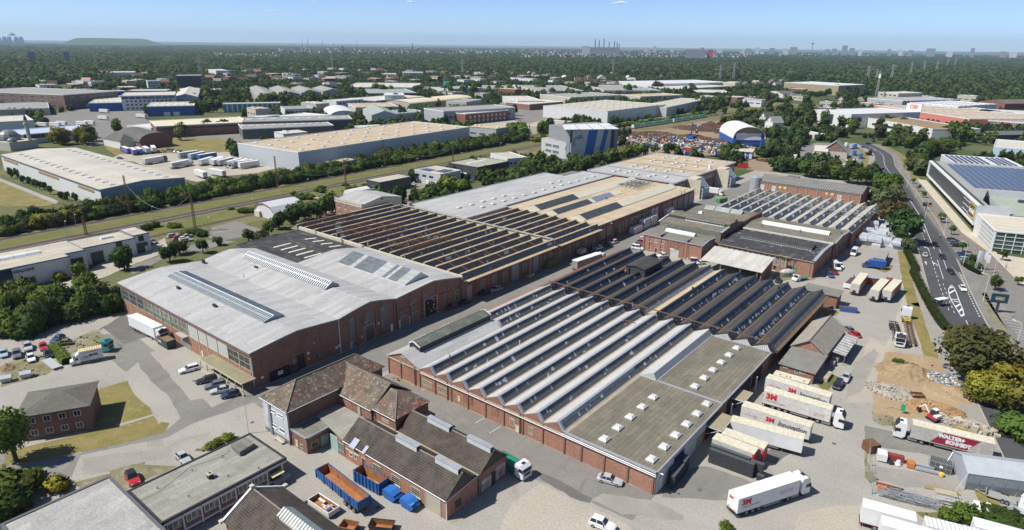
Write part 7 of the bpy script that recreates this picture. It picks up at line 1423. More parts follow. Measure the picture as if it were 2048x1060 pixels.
# -- lorries
def au(parent,x,y,r=.5):
 w=put('wheel',aB(('lw',r),lambda:MB().cyl(0,0,-.16,.16,r,16,ax='y').data('wheel',TYRE)),parent,(x,y,r));put('rim',aB(('lr',r),lambda:MB().cyl(0,0,-.168,.168,r*.56,12,ax='y').data('rim',RIM)),w)
def aN(root,x,col,chassis=True,sx=1,high=True):
 H=3.75 if high else 3.05
 pr=[(x-2.05,.95),(x-2.05,H-.35),(x-1.95,H),(x-.75,H+.0),(x-.12,2.75 if high else 2.5),(x,1.65),(x,.55),(x-.35,.45),(x-1.6,.45)]
 c=MB().ext(pr,'y',-1.22,1.22).o('cab',col,root)
 def inset(nm,pts,mat):MB().poly(pts).o(nm,mat,root)
 zt=2.72 if high else 2.47
 inset('windscreen',[(x-.02,-1.08,1.72),(x-.02,1.08,1.72),(x-.135,1.08,zt),(x-.135,-1.08,zt)],bA);bpy.data.objects[root.children[-1].name].location.x+=.02
 for s in(-1,1):
  inset('side_window',[(x-1.15,s*1.232,1.75),(x-.2,s*1.232,1.75),(x-.3,s*1.232,2.5),(x-1.1,s*1.232,2.5)],bA)
  bx((x-.25,x-.05,s*1.3-.06,s*1.3+.06,1.75,2.5),'mirror',aD,root);put('headlight',aB(('thl',),lambda:MB().box(-.03,.03,-.22,.22,-.1,.1).data('headlight',LAMP)),root,(x+.01,s*.9,.85))
 bx((x-.005,x+.03,-.85,.85,1.0,1.55),'grille',aD,root);bx((x-.02,x+.05,-1.2,1.2,.45,.68),'bumper',col,root)
 bx((x-1.3,x-.75,-.4,.4,H+.01,H+.08),'roof_hatch',aD,root)
 if high:ex(([(x-.72,H+.01),(x-.2,2.95),(x-.05,2.95),(x-.1,3.02),(x-.6,H+.05)],'y',-1.1,1.1),'sun_visor',aD,root)
 if chassis:
  bx((x-6.0,x-1.9,-.42,.42,.65,.95),'chassis',aD,root);MB().box(x-4.2,x-2.5,-1.15,-.6,.4,1.0).box(x-4.2,x-2.5,.6,1.15,.4,1.0).ea('side_tank',RIM,root)
  for s in(-1,1):au(root,x-1.35,s*1.0);au(root,x-4.95,s*1.0)
def ag(root,L,side,roofm,frontm=None,reefer=False,skirt=None,axles=3,H=4.0,z0=1.05,W_=1.275):
 b=bx((0,L,-W_,W_,z0,H-.1),'body',side,root);bx((-.02,L+.02,-W_-.015,W_+.015,H-.1,H),'roof',roofm,root)
 MB().box(-.03,.0,-W_+.08,-.02,z0+.1,H-.15).box(-.03,0,.02,W_-.08,z0+.1,H-.15).ea('rear_door',frontm or side,root)
 bx((0,L,-W_-.01,W_+.01,z0-.12,z0),'side_rail',skirt or aD,root);bx((.2,L-1,-.5,.5,.75,z0-.12),'chassis',aD,root);bx((-.06,.08,-1.2,1.2,.5,.75),'rear_bumper',skirt or aD,root)
 for i in range(axles):
  for s in(-1,1):au(root,2.2+i*1.32,s*1.02)
 for s in(-1,1):bx((L-3.6,L-3.45,s*.85-.07,s*.85+.07,.05,z0),'landing_leg',RIM,root);bx((5.8,L-4.2,s*1.2-.03,s*1.2+.03,.55,.8),'side_guard',RIM,root)
 return b
CUR=ab((.60,.585,.54),(.54,.525,.48),.3,1.5,(.40,.36,.29),.3,rough=.6);CURG=ab((.46,.45,.41),(.40,.39,.35),.3,1.5,(.30,.28,.24),.3,rough=.6);TRW=aa((.68,.68,.67),.5);RB=ab((.60,.55,.42),(.55,.50,.385),.3,1.8,(.40,.32,.2),.35);RWH=aa((.70,.70,.68),.6)
REDL=aa((.55,.015,.02),.5);GRYL=aa((.10,.10,.10),.5);PINKL=aa((.5,.22,.2),.5);MAROON=aa((.26,.02,.045),.55)
try:SERIF=None
except Exception:SERIF=None
def aq(s,size,mat,root,x,z,side=-1,flip=1,shear=0,bold=0,sx=1.0,W_=1.275,nm='lettering'):
 M=Matrix.Translation((x,side*(W_+.02),z))@Matrix.Rotation(0 if side<0 else PI,4,'Z')@Matrix.Rotation(R_(90),4,'X')
 return bj(s,size,mat,nm,root,M,.006,shear,bold,sx)
def aV(label,L,t0,a,t1,b,z=4.0,near=-1,name='semi_trailer',cat='trailer',snapL=True):
 A,B=W(t0,*a,z),W(t1,*b,z);d=(B-A);Lm=d.length;d.normalize();n=Vector((-d.y,d.x,0))*(-near)
 o=A+n*1.275;
 if snapL:o=o+d*((Lm-L)/2)
 return ae(name,label,cat,(o.x,o.y,.012),at2(d.y,d.x))
t=aV('curtain trailer with large grey italic Innovation lettering docked farther from the corner',13.6,31,(865,235),31,(1640,470));ag(t,13.6,CUR,RB);aq('3M',1.35,REDL,t,5.9,2.75,bold=.08);aq('Innovation',1.5,GRYL,t,10.2,2.6,shear=.25,sx=.86,bold=.045);aq('Werk Hilden',.5,PINKL,t,2.2,2.6,shear=.2)
t=aV('white lorry and curtain trailer with big red lettering at its rear beside the grass',13.6,31,(845,400),31,(1660,635),name='articulated_lorry',cat='lorry');ag(t,13.6,CUR,RB);aN(t,16.3,CC['white']);aq('3M',1.75,REDL,t,1.7,2.95,bold=.1);aq('Werk Hilden - Logistik',.42,GRYL,t,2.6,1.9);
for k in range(3):aq('Sicherheit und Technik',.24,PINKL,t,11.4,2.3-k*.3)
t=aV('curtain trailer with large grey italic Innovation lettering docked nearest the corner canopy',13.6,31,(565,595),31,(1385,850));ag(t,13.6,CUR,RB);aq('3M',1.35,REDL,t,5.9,2.75,bold=.08);aq('Innovation',1.5,GRYL,t,10.2,2.6,shear=.25,sx=.86,bold=.045);aq('Werk Hilden',.5,PINKL,t,2.2,2.4,shear=.2)
t=aV('plain white box trailer docked between lettered and red edged trailers',13.6,31,(430,790),31,(1285,1015));ag(t,13.6,TRW,RB)
t=aV('grey trailer with red frame and beige roof behind the black crates',8.2,31,(325,955),32,(772,95));ag(t,8.2,CURG,RB,skirt=REDL,axles=2);MB().box(0,8.2,-1.3,-1.28,3.3,3.5).box(7.9,8.2,-1.3,-1.28,1.1,3.3).box(8.19,8.23,-1.2,1.2,1.1,3.8).ea('red_frame',REDL,t)
t=aV('beige roofed trailer directly behind the front crate stacks',8.0,32,(160,-20),32,(690,180));ag(t,8.0,CURG,RB,axles=2);MB().box(8.0,8.04,-1.2,1.2,1.1,3.8).box(7.7,8.0,-1.3,-1.28,1.1,3.8).ea('red_frame',REDL,t)
t=aV('shabby beige container trailer with holes in its roof beside the brick annex',7.6,31,(945,185),31,(1375,305),3.4);ag(t,7.6,am((.52,.48,.38),.3,'z',amt=.6),RB,axles=1,H=3.4)
for x in(1.2,2.6,3.4,6.4):bx((x,x+.35,-.7,-.1,3.405,3.42),'roof_hole',a8,t)
t=aV('all white lorry with red lettering turning in the yard',13.6,32,(528,752),32,(1268,515),name='articulated_lorry',cat='lorry');ag(t,13.6,TRW,RWH);aN(t,16.4,CC['white']);aq('3M',1.5,REDL,t,1.8,2.9,bold=.09);aq('Logistik Park Hilden',.46,PINKL,t,2.9,2.0,shear=.1)
for k in range(2):aq('Sicherheit und Technik',.34,PINKL,t,10.6,2.75-k*.45)
bj('3M',.75,REDL,'lettering',t,Matrix.Translation((-.05,.45,3.25))@Matrix.Rotation(R_(-90),4,'Z')@Matrix.Rotation(R_(90),4,'X'),.01,bold=.03);MB().box(-.07,-.03,-.95,-.45,1.25,1.45).box(-.07,-.03,.45,.95,1.25,1.45).ea('reflector',aa((.75,.2,.02)),t)
A,B=W(33,1685,428,4.0),W(33,668,185,4.0)
t=aV('white lorry with grey curtain trailer and maroon panel by the excavator',13.6,33,(1685,428),33,(668,185),near=1,name='articulated_lorry',cat='lorry');ag(t,13.6,CURG,RB);aN(t,16.5,CC['white'])
MB().poly([(10.2,1.29,1.25),(8.4,1.29,3.8),(2.3,1.29,3.8),(4.1,1.29,1.25)]).o('maroon_panel',MAROON,t)
aq('WALTER+',1.05,ap,t,6.9,3.05,1,bold=.09,sx=.92);aq('SCHMIDT',1.05,ap,t,5.6,2.0,1,bold=.09,sx=.92)
t=aV('white lorry and trailer parked along the glazed side of the hall',13.6,11,(1000,398),11,(1170,480),name='articulated_lorry',cat='lorry',snapL=False);ag(t,13.6,TRW,RWH);aN(t,16.4,CC['white']);
t=aV('white roofed trailer with brown side standing in the street',13.6,7,(530,958),7,(728,893),name='articulated_lorry',cat='lorry');ag(t,13.6,aa((.28,.25,.22)),RWH);aN(t,16.3,CC['white'])
t=aV('white box lorry beside the glass stair tower',8.5,7,(1540,372),7,(1632,385),3.6,name='box_lorry',cat='lorry');ag(t,8.2,TRW,RWH,axles=1,H=3.6);aN(t,10.6,CC['white'],high=False)
for(a,b,lb)in(((385,335),(470,228),'red sided grey fronted trailer, leftmost of three standing in the yard'),((572,395),(688,268),'red sided grey fronted trailer, middle of three standing in the yard'),((693,400),(798,290),'red sided grey fronted trailer, rightmost of three standing in the yard')):
 A,B=W(64,*a,4.0),W(64,*b,4.0);d=(B-A).normalized();L=min(13.6,(B-A).length);n=Vector((-d.y,d.x,0));o=A+n*1.275
 t=ae('semi_trailer',lb,'trailer',(o.x,o.y,.012),at2(d.y,d.x));ag(t,L,aa((.33,.09,.055)),RB,frontm=CURG)
 bx((-.05,3.2,-1.29,1.29,1.05,3.88),'grey_front',CURG,t);bx((-.12,-.05,-.45,.45,1.1,1.8),'coupling_box',aD,t)
A,B=W(64,265,340,1.3),W(64,335,270,1.3);d=(B-A).normalized();t=ae('flatbed_trailer','low flatbed trailer with dark deck beside the red sided trailers','trailer',((A+B)/2).xy,at2(d.y,d.x));bx((-5,5,-1.25,1.25,1.0,1.3),'deck',aa((.10,.065,.065)),t);bx((-5.1,-4.9,-1.25,1.25,.5,2.0),'headboard',TRW,t)
for x in(3,1.7):
 for s in(-1,1):au(t,x,s)
A,B=W(64,455,250,2.6),W(64,590,262,2.6);d=(B-A).normalized();t=ae('storage_container','rusty red container with grey tarpaulin roof behind the trailers','container',((A+B)/2).xy,at2(d.y,d.x));bx((-6,6,-1.2,1.2,0,2.4),'body',am((.30,.07,.04),.3,'z',amt=.6),t);ex(([(-1.3,2.35),(0,2.9),(1.3,2.35)],'x',-6.1,3.5),'tarpaulin',aa((.28,.30,.31)),t)
A,B=W(8,850,945,3.),W(8,940,955,3.);C=W(8,990,860,3.);
t=ae('parked_container','brick red container with flat grey roof beside the blue box van','container',((B+C)/2).xy,at2((C-B).y,(C-B).x));bx((-6.5,6.5,-.2,3.6,0,2.9),'body',am((.25,.10,.06),.3,'z',amt=.6),t);bx((-6.6,6.6,-.3,3.7,2.9,3.05),'roof',aF,t)
def bR(label,t,a,b,boxm,roofm,cabm,L=6.8,H=3.2,z=3.2,near=-1,cabL=2.2,name='box_van'):
 A,B=W(t,*a),W(t,*b);d=(B-A).normalized();n=Vector((-d.y,d.x,0))*(-near);o=A+n*1.0
 r=ae(name,label,'van',(o.x,o.y,.012),at2(d.y,d.x));bl=L-cabL
 bx((0,bl,-1.05,1.05,.75,H),'box_body',boxm,r);bx((-.02,bl+.02,-1.07,1.07,H,H+.07),'roof',roofm,r)
 ex(([(bl+.05,.4),(bl+.05,2.15),(bl+.75,2.2),(bl+1.35,1.35),(L-.1,1.1),(L,.8),(L,.4)],'y',-.98,.98),'cab',cabm,r)
 MB().poly([(bl+.80,-.85,2.17),(bl+1.36,-.9,1.38),(bl+1.36,.9,1.38),(bl+.80,.85,2.17)]).o('windscreen',bA,r);r.children[-1].location=(.03,0,.03)
 for s in(-1,1):MB().poly([(bl+.35,s*.99,1.3),(bl+1.25,s*.99,1.3),(bl+.8,s*.99,2.0),(bl+.35,s*.99,2.0)]).o('side_window',bA,r)
 ex(([(bl-.3,H-.05),(bl+.9,2.25),(bl-.3,2.25)],'y',-.9,.9),'wind_deflector',cabm,r)
 for x in(1.2,L-1.1):
  for s in(-1,1):au(r,x,s*.85,.36)
 return r
r=bR('white delivery van with a black bicycle picture on its box side',66,(1640,470),(1150,575),aa((.62,.63,.64)),am((.62,.50,.26),.5,'y',amt=.3),CC['white'],7.0,3.3,near=1)
bk=MB()
for cx in(4.2,3.0):
 for a in range(16):q=lambda k:(cx+.42*cos(k*PI/8),1.07,1.5+.42*sin(k*PI/8));bk.bar(q(a),q(a+1),.035)
bk.path([(4.2,1.07,1.5),(3.9,1.07,2.1),(3.3,1.07,2.0),(3.0,1.07,1.5),(3.55,1.07,1.5),(3.9,1.07,2.0)],.035).path([(4.05,1.07,2.3),(3.9,1.07,2.1)],.035).path([(3.3,1.07,2.2),(3.55,1.07,1.5)],.035);bk.o('bicycle_print',aD,r)
aq('BIKER',.75,aD,r,1.9,2.0,1,W_=1.05,bold=.04);aq('IHR MOBILES FAHRRADHAUS',.3,aD,r,2.4,2.85,1,W_=1.05)
r=bR('blue box van parked nose left before the brick red container',64,(625,195),(450,175),aa((.02,.08,.30)),aa((.05,.14,.40)),CC['blue'],7.4,3.1,near=1)
r=bR('small lorry with beige tarpaulin in the street beside a black car',65,(150,640),(320,560),aa((.50,.44,.33)),aa((.55,.49,.37)),CC['grey'],5.6,2.4)
A=W(66,1640,330);t=ae('teal_lorry_cab','teal lorry cab behind the white bicycle van','lorry',(A.x,A.y,.01),R_(40));aN(t,2.0,CC['teal'],True,high=False)
A,B=W(16,1990,575),W(17,135,665);d=(B-A).normalized();t=ae('tipper_lorry','small white lorry with a green tarpaulin cover beside the workshops','lorry',(A.x,A.y,.012),at2(d.y,d.x))
TL=(B-A).length;bx((TL-7.0,TL-2.3,-1.2,1.2,.9,2.1),'tipper_body',aa((.03,.16,.10)),t);ex(([(-1.22,2.05),(-.6,2.4),(.6,2.4),(1.22,2.05)],'x',TL-7.05,TL-2.25),'tarpaulin',aa((.015,.22,.13)),t);aN(t,TL,CC['white'],False,high=False);bx((TL-7,TL-1.9,-.4,.4,.6,.9),'chassis',aD,t)
for x in(TL-1.3,TL-5.2):
 for s in(-1,1):au(t,x,s*1.0,.45)
def skeletal(t,x0,x1,col=bq):
 MB().box(x0,x1,-.55,-.4,.9,1.2).box(x0,x1,.4,.55,.9,1.2).ea('chassis_beam',col,t)
 for x in np.arange(x0+.2,x1,1.5):bx((x,x+.2,-1.2,1.2,.95,1.15),'cross_member',col,t)
 for x in(x0+1.5,x0+2.8,x0+4.1):
  for s in(-1,1):au(t,x,s*1.0)
A,B=W(64,880,935),W(64,820,650);d=(B-A).normalized();t=ae('container_lorry','white lorry with empty container chassis facing away up the yard','lorry',(A.x,A.y,.012),at2(d.y,d.x));L=(B-A).length;aN(t,L+.6,CC['white'],True);skeletal(t,0,L-4.5)
for k in range(3):bx((L-6+k*1.2,L-5.6+k*1.2,-.9,.9,1.2,1.32),'yellow_bolster',bP,t)
A,B=W(64,700,720),W(64,760,945);d=(B-A).normalized();t=ae('container_lorry','white lorry with empty container chassis facing the camera','lorry',(A.x,A.y,.012),at2(d.y,d.x));L=(B-A).length;aN(t,L,CC['white'],True);skeletal(t,0,L-4.5,aD)
A,B=W(21,1790,425),W(21,1610,460);d=(B-A).normalized();t=ae('flatbed_van','white van with green flatbed by the cement mixer','van',(A.x,A.y,.012),at2(d.y,d.x));bx((0,3.6,-1.05,1.05,.7,1.0),'flatbed',aa((.04,.20,.13)),t);ex(([(3.7,.4),(3.7,2.0),(4.6,2.1),(5.2,1.3),(5.8,1.0),(5.8,.4)],'y',-.98,.98),'cab',CC['white'],t);MB().poly([(4.66,-.85,2.05),(5.23,-.85,1.34),(5.23,.85,1.34),(4.66,.85,2.05)]).o('windscreen',bA,t)
for x in(.9,4.9):
 for s in(-1,1):au(t,x,s*.85,.36)
c=W(21,1605,400);t=ae('cement_mixer','grey cement mixer drum standing by the workshop','mixer',(c.x,c.y,0),R_(30));MB().loft([[(x,r*cos(a),1.7+x*.1+r*sin(a))for a in np.linspace(0,2*PI,13)[:-1]]for x,r in((-2.2,.5),(-1.2,1.05),(.4,1.15),(1.6,.8),(2.3,.45))]).o('drum',aa((.40,.40,.37)),t);bx((-2,2,-.8,.8,.3,.7),'frame',az,t)
# -- skips and containers
RIN=ab((.36,.155,.065),(.27,.12,.055),.6,2.,(.42,.25,.13),.5);BLS=am((.025,.115,.34),.9,'z',.5,.1,.5);BLS2=aa((.02,.12,.42),.45,var=.12)
def aP(root,L,Wd,z0,z1,outm,inm,th=.12,taper=0,ribs=0,nm='side_wall'):
 t=taper
 bx((0,L,-Wd,Wd,z0,z0+th),'floor',inm,root)
 for s in(-1,1):
  MB().loft([[(t,s*Wd,z0),(L-t,s*Wd,z0),(L-t,s*(Wd-th),z0),(t,s*(Wd-th),z0)],[(0,s*Wd,z1),(L,s*Wd,z1),(L,s*(Wd-th),z1),(0,s*(Wd-th),z1)]]).o(nm,outm,root)
  MB().poly([(t+th,s*(Wd-th-.01),z0+th),(L-t-th,s*(Wd-th-.01),z0+th),(L-th,s*(Wd-th-.01),z1-.03),(th,s*(Wd-th-.01),z1-.03)]).o('lining',inm,root)
  for i in range(ribs):x=L*(i+.5)/ribs;bx((x-.06,x+.06,s*Wd-.02 if s>0 else-Wd-.1,s*Wd+.1 if s>0 else-Wd+.02,z0,z1),'rib',outm,root)
 for x,k in((0,1),(L,-1)):MB().loft([[(x+k*t,-Wd+th,z0),(x+k*t,Wd-th,z0),(x+k*(t+th),Wd-th,z0),(x+k*(t+th),-Wd+th,z0)],[(x,-Wd+th,z1),(x,Wd-th,z1),(x+k*th,Wd-th,z1),(x+k*th,-Wd+th,z1)]]).o('end_wall',outm if x else inm,root)
 MB().path([(0,-Wd,z1),(L,-Wd,z1),(L,Wd,z1),(0,Wd,z1),(0,-Wd,z1)],.07).o('top_rail',outm,root)
def ao(name,label,cat,t,a,b,z=0):A,B=W(t,*a,z),W(t,*b,z);d=(B-A).normalized();return ae(name,label,cat,(A.x,A.y,.01),at2(d.y,d.x)),(B-A).length
t,L=ao('tipper_trailer','blue tipper trailer with rusty orange inside, open top, among the skips','trailer',16,(490,690),(800,945));t.location.z=0;n_=Vector((-sin(t.rotation_euler.z),cos(t.rotation_euler.z),0))*1.2;t.location=t.location+n_
aP(t,L+.6,1.25,1.25,2.95,BLS,RIN,.1,0,0);bx((0,L+.5,-.5,.5,.7,1.2),'chassis',aD,t)
for s in(-1,1):
 for i in range(6):MB().box((L+.6)*i/5-.07,(L+.6)*i/5+.07,s*1.31-.06,s*1.31+.06,1.2,2.95).o('stake',BLS,t)
for x in(L-.9,L-2.2,L-3.5):
 for s in(-1,1):au(t,x,s*1.02)
t,L=ao('roll_off_container','tall blue roll-off container with rusty inside beside the workshop windows','container',16,(775,680),(985,800));t.location=t.location+Vector((-sin(t.rotation_euler.z),cos(t.rotation_euler.z),0))*1.2;aP(t,6.6,1.2,.15,2.4,BLS,RIN,.1,0,7)
m=MB()
for i in range(9):x,y=uni(.6,6),uni(-.9,.9);m.box(x,x+.4,y,y+.25,.3,.5)
m.o('scrap',aX,t,stuff=True)
for(a,b,lb)in(((1000,800),(1110,870),'closed blue skip beside the roll-off container'),((1135,870),(1240,935),'closed blue skip with a teal lid corner by the beige gate')):
 t,L=ao('closed_skip',lb,'skip',16,a,b);t.location=t.location+Vector((-sin(t.rotation_euler.z),cos(t.rotation_euler.z),0))*.9
 ex(([(.5,.1),(2.6,.1),(3.3,.95),(2.7,1.5),(.5,1.5),(-.2,.9)],'y',-.9,.9),'body',BLS2,t);MB().loft([[(-.0,-.93,1.5),(2.9,-.93,1.5),(2.9,.93,1.5),(0,.93,1.5)],[(.9,-.93,1.95),(2.0,-.93,1.95),(2.0,.93,1.95),(.9,.93,1.95)]]).o('lid',aa((.025,.15,.47)),t)
 if'teal' in lb:bx((2.3,3.0,-.95,-.2,1.45,1.6),'teal_corner',aa((.08,.32,.42)),t)
t,L=ao('dropside_container','white and rusty open skip full of rubble and white panels','skip',16,(420,870),(590,985));t.location=t.location+Vector((-sin(t.rotation_euler.z),cos(t.rotation_euler.z),0))*1.1;aP(t,5.6,1.15,.3,1.3,TRW,RIN)
for i in range(7):x,y=uni(.5,4),uni(-.8,.6);MB().box(x,x+uni(.5,1.4),y,y+uni(.2,.6),.6+i*.05,.68+i*.05).o('board',cho((TRW,aX,aQ)),t)
bx((4.3,4.8,-.6,.2,.9,1.2),'blue_bag',SIGN_B,t)
for(a,b,lb)in(((680,1050),(800,1075),'rusty brown skip at the bottom edge, left one'),((905,1045),(1090,1065),'dark open skip at the bottom edge, right one')):
 t,L=ao('open_skip',lb,'skip',16,a,b);aP(t,L,.95,.1,1.2,RIN if'rusty' in lb else aD,RIN,.08,.3)
t,L=ao('blue_skip','blue open skip with rusty inside beside the flat brick hut','skip',64,(170,590),(285,605));t.location=t.location+Vector((0,1.0,0));aP(t,5.0,.9,.1,1.3,BLS2,RIN,.08,.4)
t,L=ao('waste_container','dark container heaped with boards by the hall gate','container',11,(1245,625),(1365,610));t.location=t.location+Vector((-.6,1.2,0));t.rotation_euler=(0,0,0);aP(t,5.6,1.15,.1,2.2,aa((.03,.045,.05)),RIN,.08);bx((.2,5.4,-1,1,1.9,2.15),'load',aa((.20,.15,.09)),t)
bj('AWR',.9,ap,'lettering',t,Matrix.Translation((1.4,-1.17,1.2))@Matrix.Rotation(R_(90),4,'X'),.01,bold=.02)
t,L=ao('compactor_container','dark blue press container with white plate in the hall shade','container',12,(165,945),(350,875));t.location=t.location+Vector((-2.2,0,0));
bx((0,5.2,-.0,2.3,.1,2.4),'body',aa((.012,.016,.04)),t);bx((5.2,7.4,0.1,2.2,.1,1.9),'press_head',ai,t);bx((2.0,3.3,-.03,.0,1.1,2.0),'white_plate',ap,t);bj('AWR',.5,ah,'lettering',t,Matrix.Translation((2.65,-.045,1.6))@Matrix.Rotation(R_(90),4,'X'),.005)
t,L=ao('rubbish_skip','olive skip heaped with rubbish in the upper street shade','skip',7,(285,1010),(395,965));aP(t,6,1.1,.1,2.2,aa((.14,.14,.04)),RIN,.08);bx((.3,5.6,-.9,.9,1.9,2.4),'load',ab((.30,.24,.12),None,1.2,4.),t)
c=W(26,1540,830);t=ae('pallet_of_scrap','yellow framed pallet of bright scrap in the street','pallet',(c.x,c.y,0),R_(90));bx((-1.4,1.4,-.8,.8,.15,.5),'frame',bP,t)
for i in range(12):x,y=uni(-1.3,1.2),uni(-.7,.5);MB().box(x,x+.4,y,y+.3,.5,.5+uni(.1,.4)).o('scrap_piece',cho((ap,aX,GRY)),t)
for(x0,y0,x1,y1,lb)in((20,760,180,720,'grey lidded waste container at the far left, nearer the edge'),(335,690,490,650,'grey lidded waste container beside the gravel, farther from the edge')):
 t,L=ao('waste_bin',lb,'waste container',66,(x0,y0+90),(x1,y1+100));MB().loft([[(0,0,.15),(L,0,.15),(L,1.5,.15),(0,1.5,.15)],[(-.15,-.15,1.2),(L+.15,-.15,1.2),(L+.15,1.6,1.2),(-.15,1.6,1.2)]]).o('body',an,t);ex(([(-.2,1.2),(.7,1.75),(1.65,1.2)],'x',-.2,L+.2),'lid',aa((.42,.44,.46)),t)
t,L=ao('car_transport_trailer','flat car trailer with pale deck beside the trimmed hedge','trailer',66,(730,490),(880,600));bx((0,L+1.2,-1.0,1.0,.5,.6),'deck',aa((.42,.43,.42)),t);MB().bar((L+1.2,-.8,.5),(L+2.4,0,.4),.06).bar((L+1.2,.8,.5),(L+2.4,0,.4),.06).o('drawbar',aD,t)
t,L=ao('dumpster_green','green container with arched cover in the upper street','container',7,(1650,500),(1720,488));bx((0,6,0,2.4,.1,2.2),'body',aa((.05,.22,.13)),t);ex(([(0,2.2),(.5,2.8),(1.9,2.8),(2.4,2.2)],'x',0,6),'cover',aa((.22,.32,.14)),t)
t,L=ao('blue_chest','dark blue steel chest before the brick office wall','chest',21,(680,255),(750,260));bx((0,L,0,1.2,.05,1.3),'body',aa((.03,.035,.16)),t);bx((-.05,L+.05,-.05,1.25,1.3,1.42),'lid',TRW,t)
# -- crate stacks
CRM=aa((.034,.037,.04),.6,var=.2,sc=3);CRT=aa((.085,.095,.105),.6,var=.2,sc=3)
def crate_mesh():
 me=MB().box(-.60,.60,-.39,.39,.03,.21).box(-.62,.62,-.41,.41,.212,.272).box(-.55,.55,-.34,.34,.0,.03).data('crate',CRM);me.materials.append(CRT);me.polygons[7].material_index=1
 for i in(8,9,10,11):me.polygons[i].material_index=1
 return me
def stack(x,y,rz,n,where,dz=.295):
 for k in range(n):
  ps='topmost in its stack' if k==n-1 else'lowest in its stack' if k==0 else'inside a stack'
  o=put('black_crate',aB(('crate',),crate_mesh),None,(x+uni(-.02,.02),y+uni(-.02,.02),.01+k*dz),rz+uni(-.02,.02),'black plastic crate, %s, %s'%(ps,where),'crate','crates %s %s'%(ps,where))
a,b=W(32,140,300),W(32,680,500);d=(b-a).normalized();rz=at2(d.y,d.x);n=Vector((-d.y,d.x,0));SP=1.24
CN=7
for i in range(CN):p=a+d*(SP*i*((b-a).length/SP/(CN-.3)))+n*.4;stack(p.x,p.y,rz,10,'before the docked trailers')
p=b+d*1.1+n*.4;stack(p.x,p.y,rz,4,'before the docked trailers')
for i in range(8):p=a+d*(-.2+SP*i)+n*1.35;stack(p.x,p.y,rz,11 if i<6 else 10,'before the docked trailers')
a,b=W(17,1262,735),W(17,1390,560);d=(b-a).normalized();n=Vector((-d.y,d.x,0));rz=at2(d.y,d.x)
for i in range(6):
 p=a+d*(.6+1.24*i)+n*(-.1);stack(p.x,p.y,rz,9 if i<4 else 10,'at the whitewashed shed corner')
 if i!=0:p=a+d*(.6+1.24*i)+n*.75;stack(p.x,p.y,rz,10,'at the whitewashed shed corner')
# -- lower right yards
t,L=ao('storage_tent','grey storage tent with padded side panels at the right edge','tent',33,(1300,985),(2045,1095));L=14.0;TG=aa((.33,.345,.36),.55);
bx((0,L,0,7,0,.05),'floor',aX,t);ex(([(-.1,3.4),(3.5,4.9),(7.1,3.4),(7.1,3.3),(3.5,4.8),(-.1,3.3)],'x',-.2,L),'roof',aa((.40,.42,.43),.5),t);ex(([(.05,.05),(.05,3.35),(3.5,4.78),(6.95,3.35),(6.95,.05)],'x',.0,.1),'end_panel',TG,t)
for i in range(7):MB().loft([[(i*2+.12,-.02,.1),(i*2+1.9,-.02,.1),(i*2+1.9,.1,.1),(i*2+.12,.1,.1)],[(i*2+.12,-.22,1.6),(i*2+1.9,-.22,1.6),(i*2+1.9,.1,1.6),(i*2+.12,.1,1.6)],[(i*2+.12,-.02,3.3),(i*2+1.9,-.02,3.3),(i*2+1.9,.1,3.3),(i*2+.12,.1,3.3)]]).o('padded_panel',aa((.20,.225,.24),.5),t)
for i in range(8):bx((i*2-.06,i*2+.06,-.12,.06,0,3.4),'post',an,t)
MB().bar((-2.0,-1.4,.1),(.0,.0,3.4),.04).bar((-2.0,5,.1),(0,6.9,3.4),.04).o('guy_pole',an,t)
def steel_cage(name,label,t_,a,b,dpt,h,mat,items=0):
 t,L=ao(name,label,'cage',t_,a,b);m=MB()
 for x in np.linspace(0,L,5):
  for y in(0,dpt):m.bar((x,y,0),(x,y,h),.04)
 for z in(.05,h*.5,h):
  for y in(0,dpt):m.bar((0,y,z),(L,y,z),.035)
  for x in(0,L):m.bar((x,0,z),(x,dpt,z),.035)
 m.o('frame',mat,t);mm=MB()
 for x in np.arange(.1,L,.22):mm.bar((x,.0,.05),(x,0,h),.012).bar((x,.0,h),(x,dpt,h),.012)
 mm.o('mesh',mat,t,stuff=True);return t,L
t,L=steel_cage('mesh_cage','mesh cage with dark netting and a small white plate',33,(850,740),(1125,820),2.6,2.0,an);bx((.1,L-.1,.1,2.5,.1,1.7),'dark_cover',aa((.075,.09,.085),.9),t);bx((L*.45,L*.6,-.06,-.03,1.0,1.5),'white_plate',ap,t)
t,L=ao('stored_equipment','row of stored trailers and pumps in red, white and orange inside the fence','equipment',33,(210,650),(760,780));bx((0,1.6,.2,2.4,.3,1.7),'white_cabin',TRW,t);bx((1.8,4.6,1.6,2.6,.2,1.3),'red_beam_crate',aa((.25,.05,.04)),t);MB().cyl(3.6,.8,.1,1.0,.6,10,.3).o('white_drum',TRW,t);bx((5.0,6.2,.4,2.0,.2,1.1),'orange_pump',CC['orange'],t);MB().box(6.3,10.5,.3,.9,.2,.6).box(6.3,9.5,1.4,2.2,.2,.7).ea('steel_beam',an,t);MB().cyl(2.3,.5,.1,.8,.45,10).o('dark_drum',aD,t);MB().cyl(10.6,.3,.1,.7,.4,8).o('yellow_can',bP,t)
t,L=ao('rusty_container','rusty brown steel container at the yard fence corner','container',33,(130,560),(215,545));bx((0,2.2,0,2.4,0,1.9),'body',ab((.17,.085,.045),None,.5,2.),t)
t,L=ao('timber_stack','stack of boards and beige plates by the grey tent','timber stack',61,(1000,190),(1240,240));bx((0,3.4,0,1.6,.1,.75),'beige_plates',aa((.42,.38,.26)),t)
for i in range(8):MB().box(-1.4+i*.1,4.2-i*.05,1.7+i*.12,1.8+i*.12,.1,.3+.05*(i%3)).o('plank',aa((.38,.29,.15)),t)
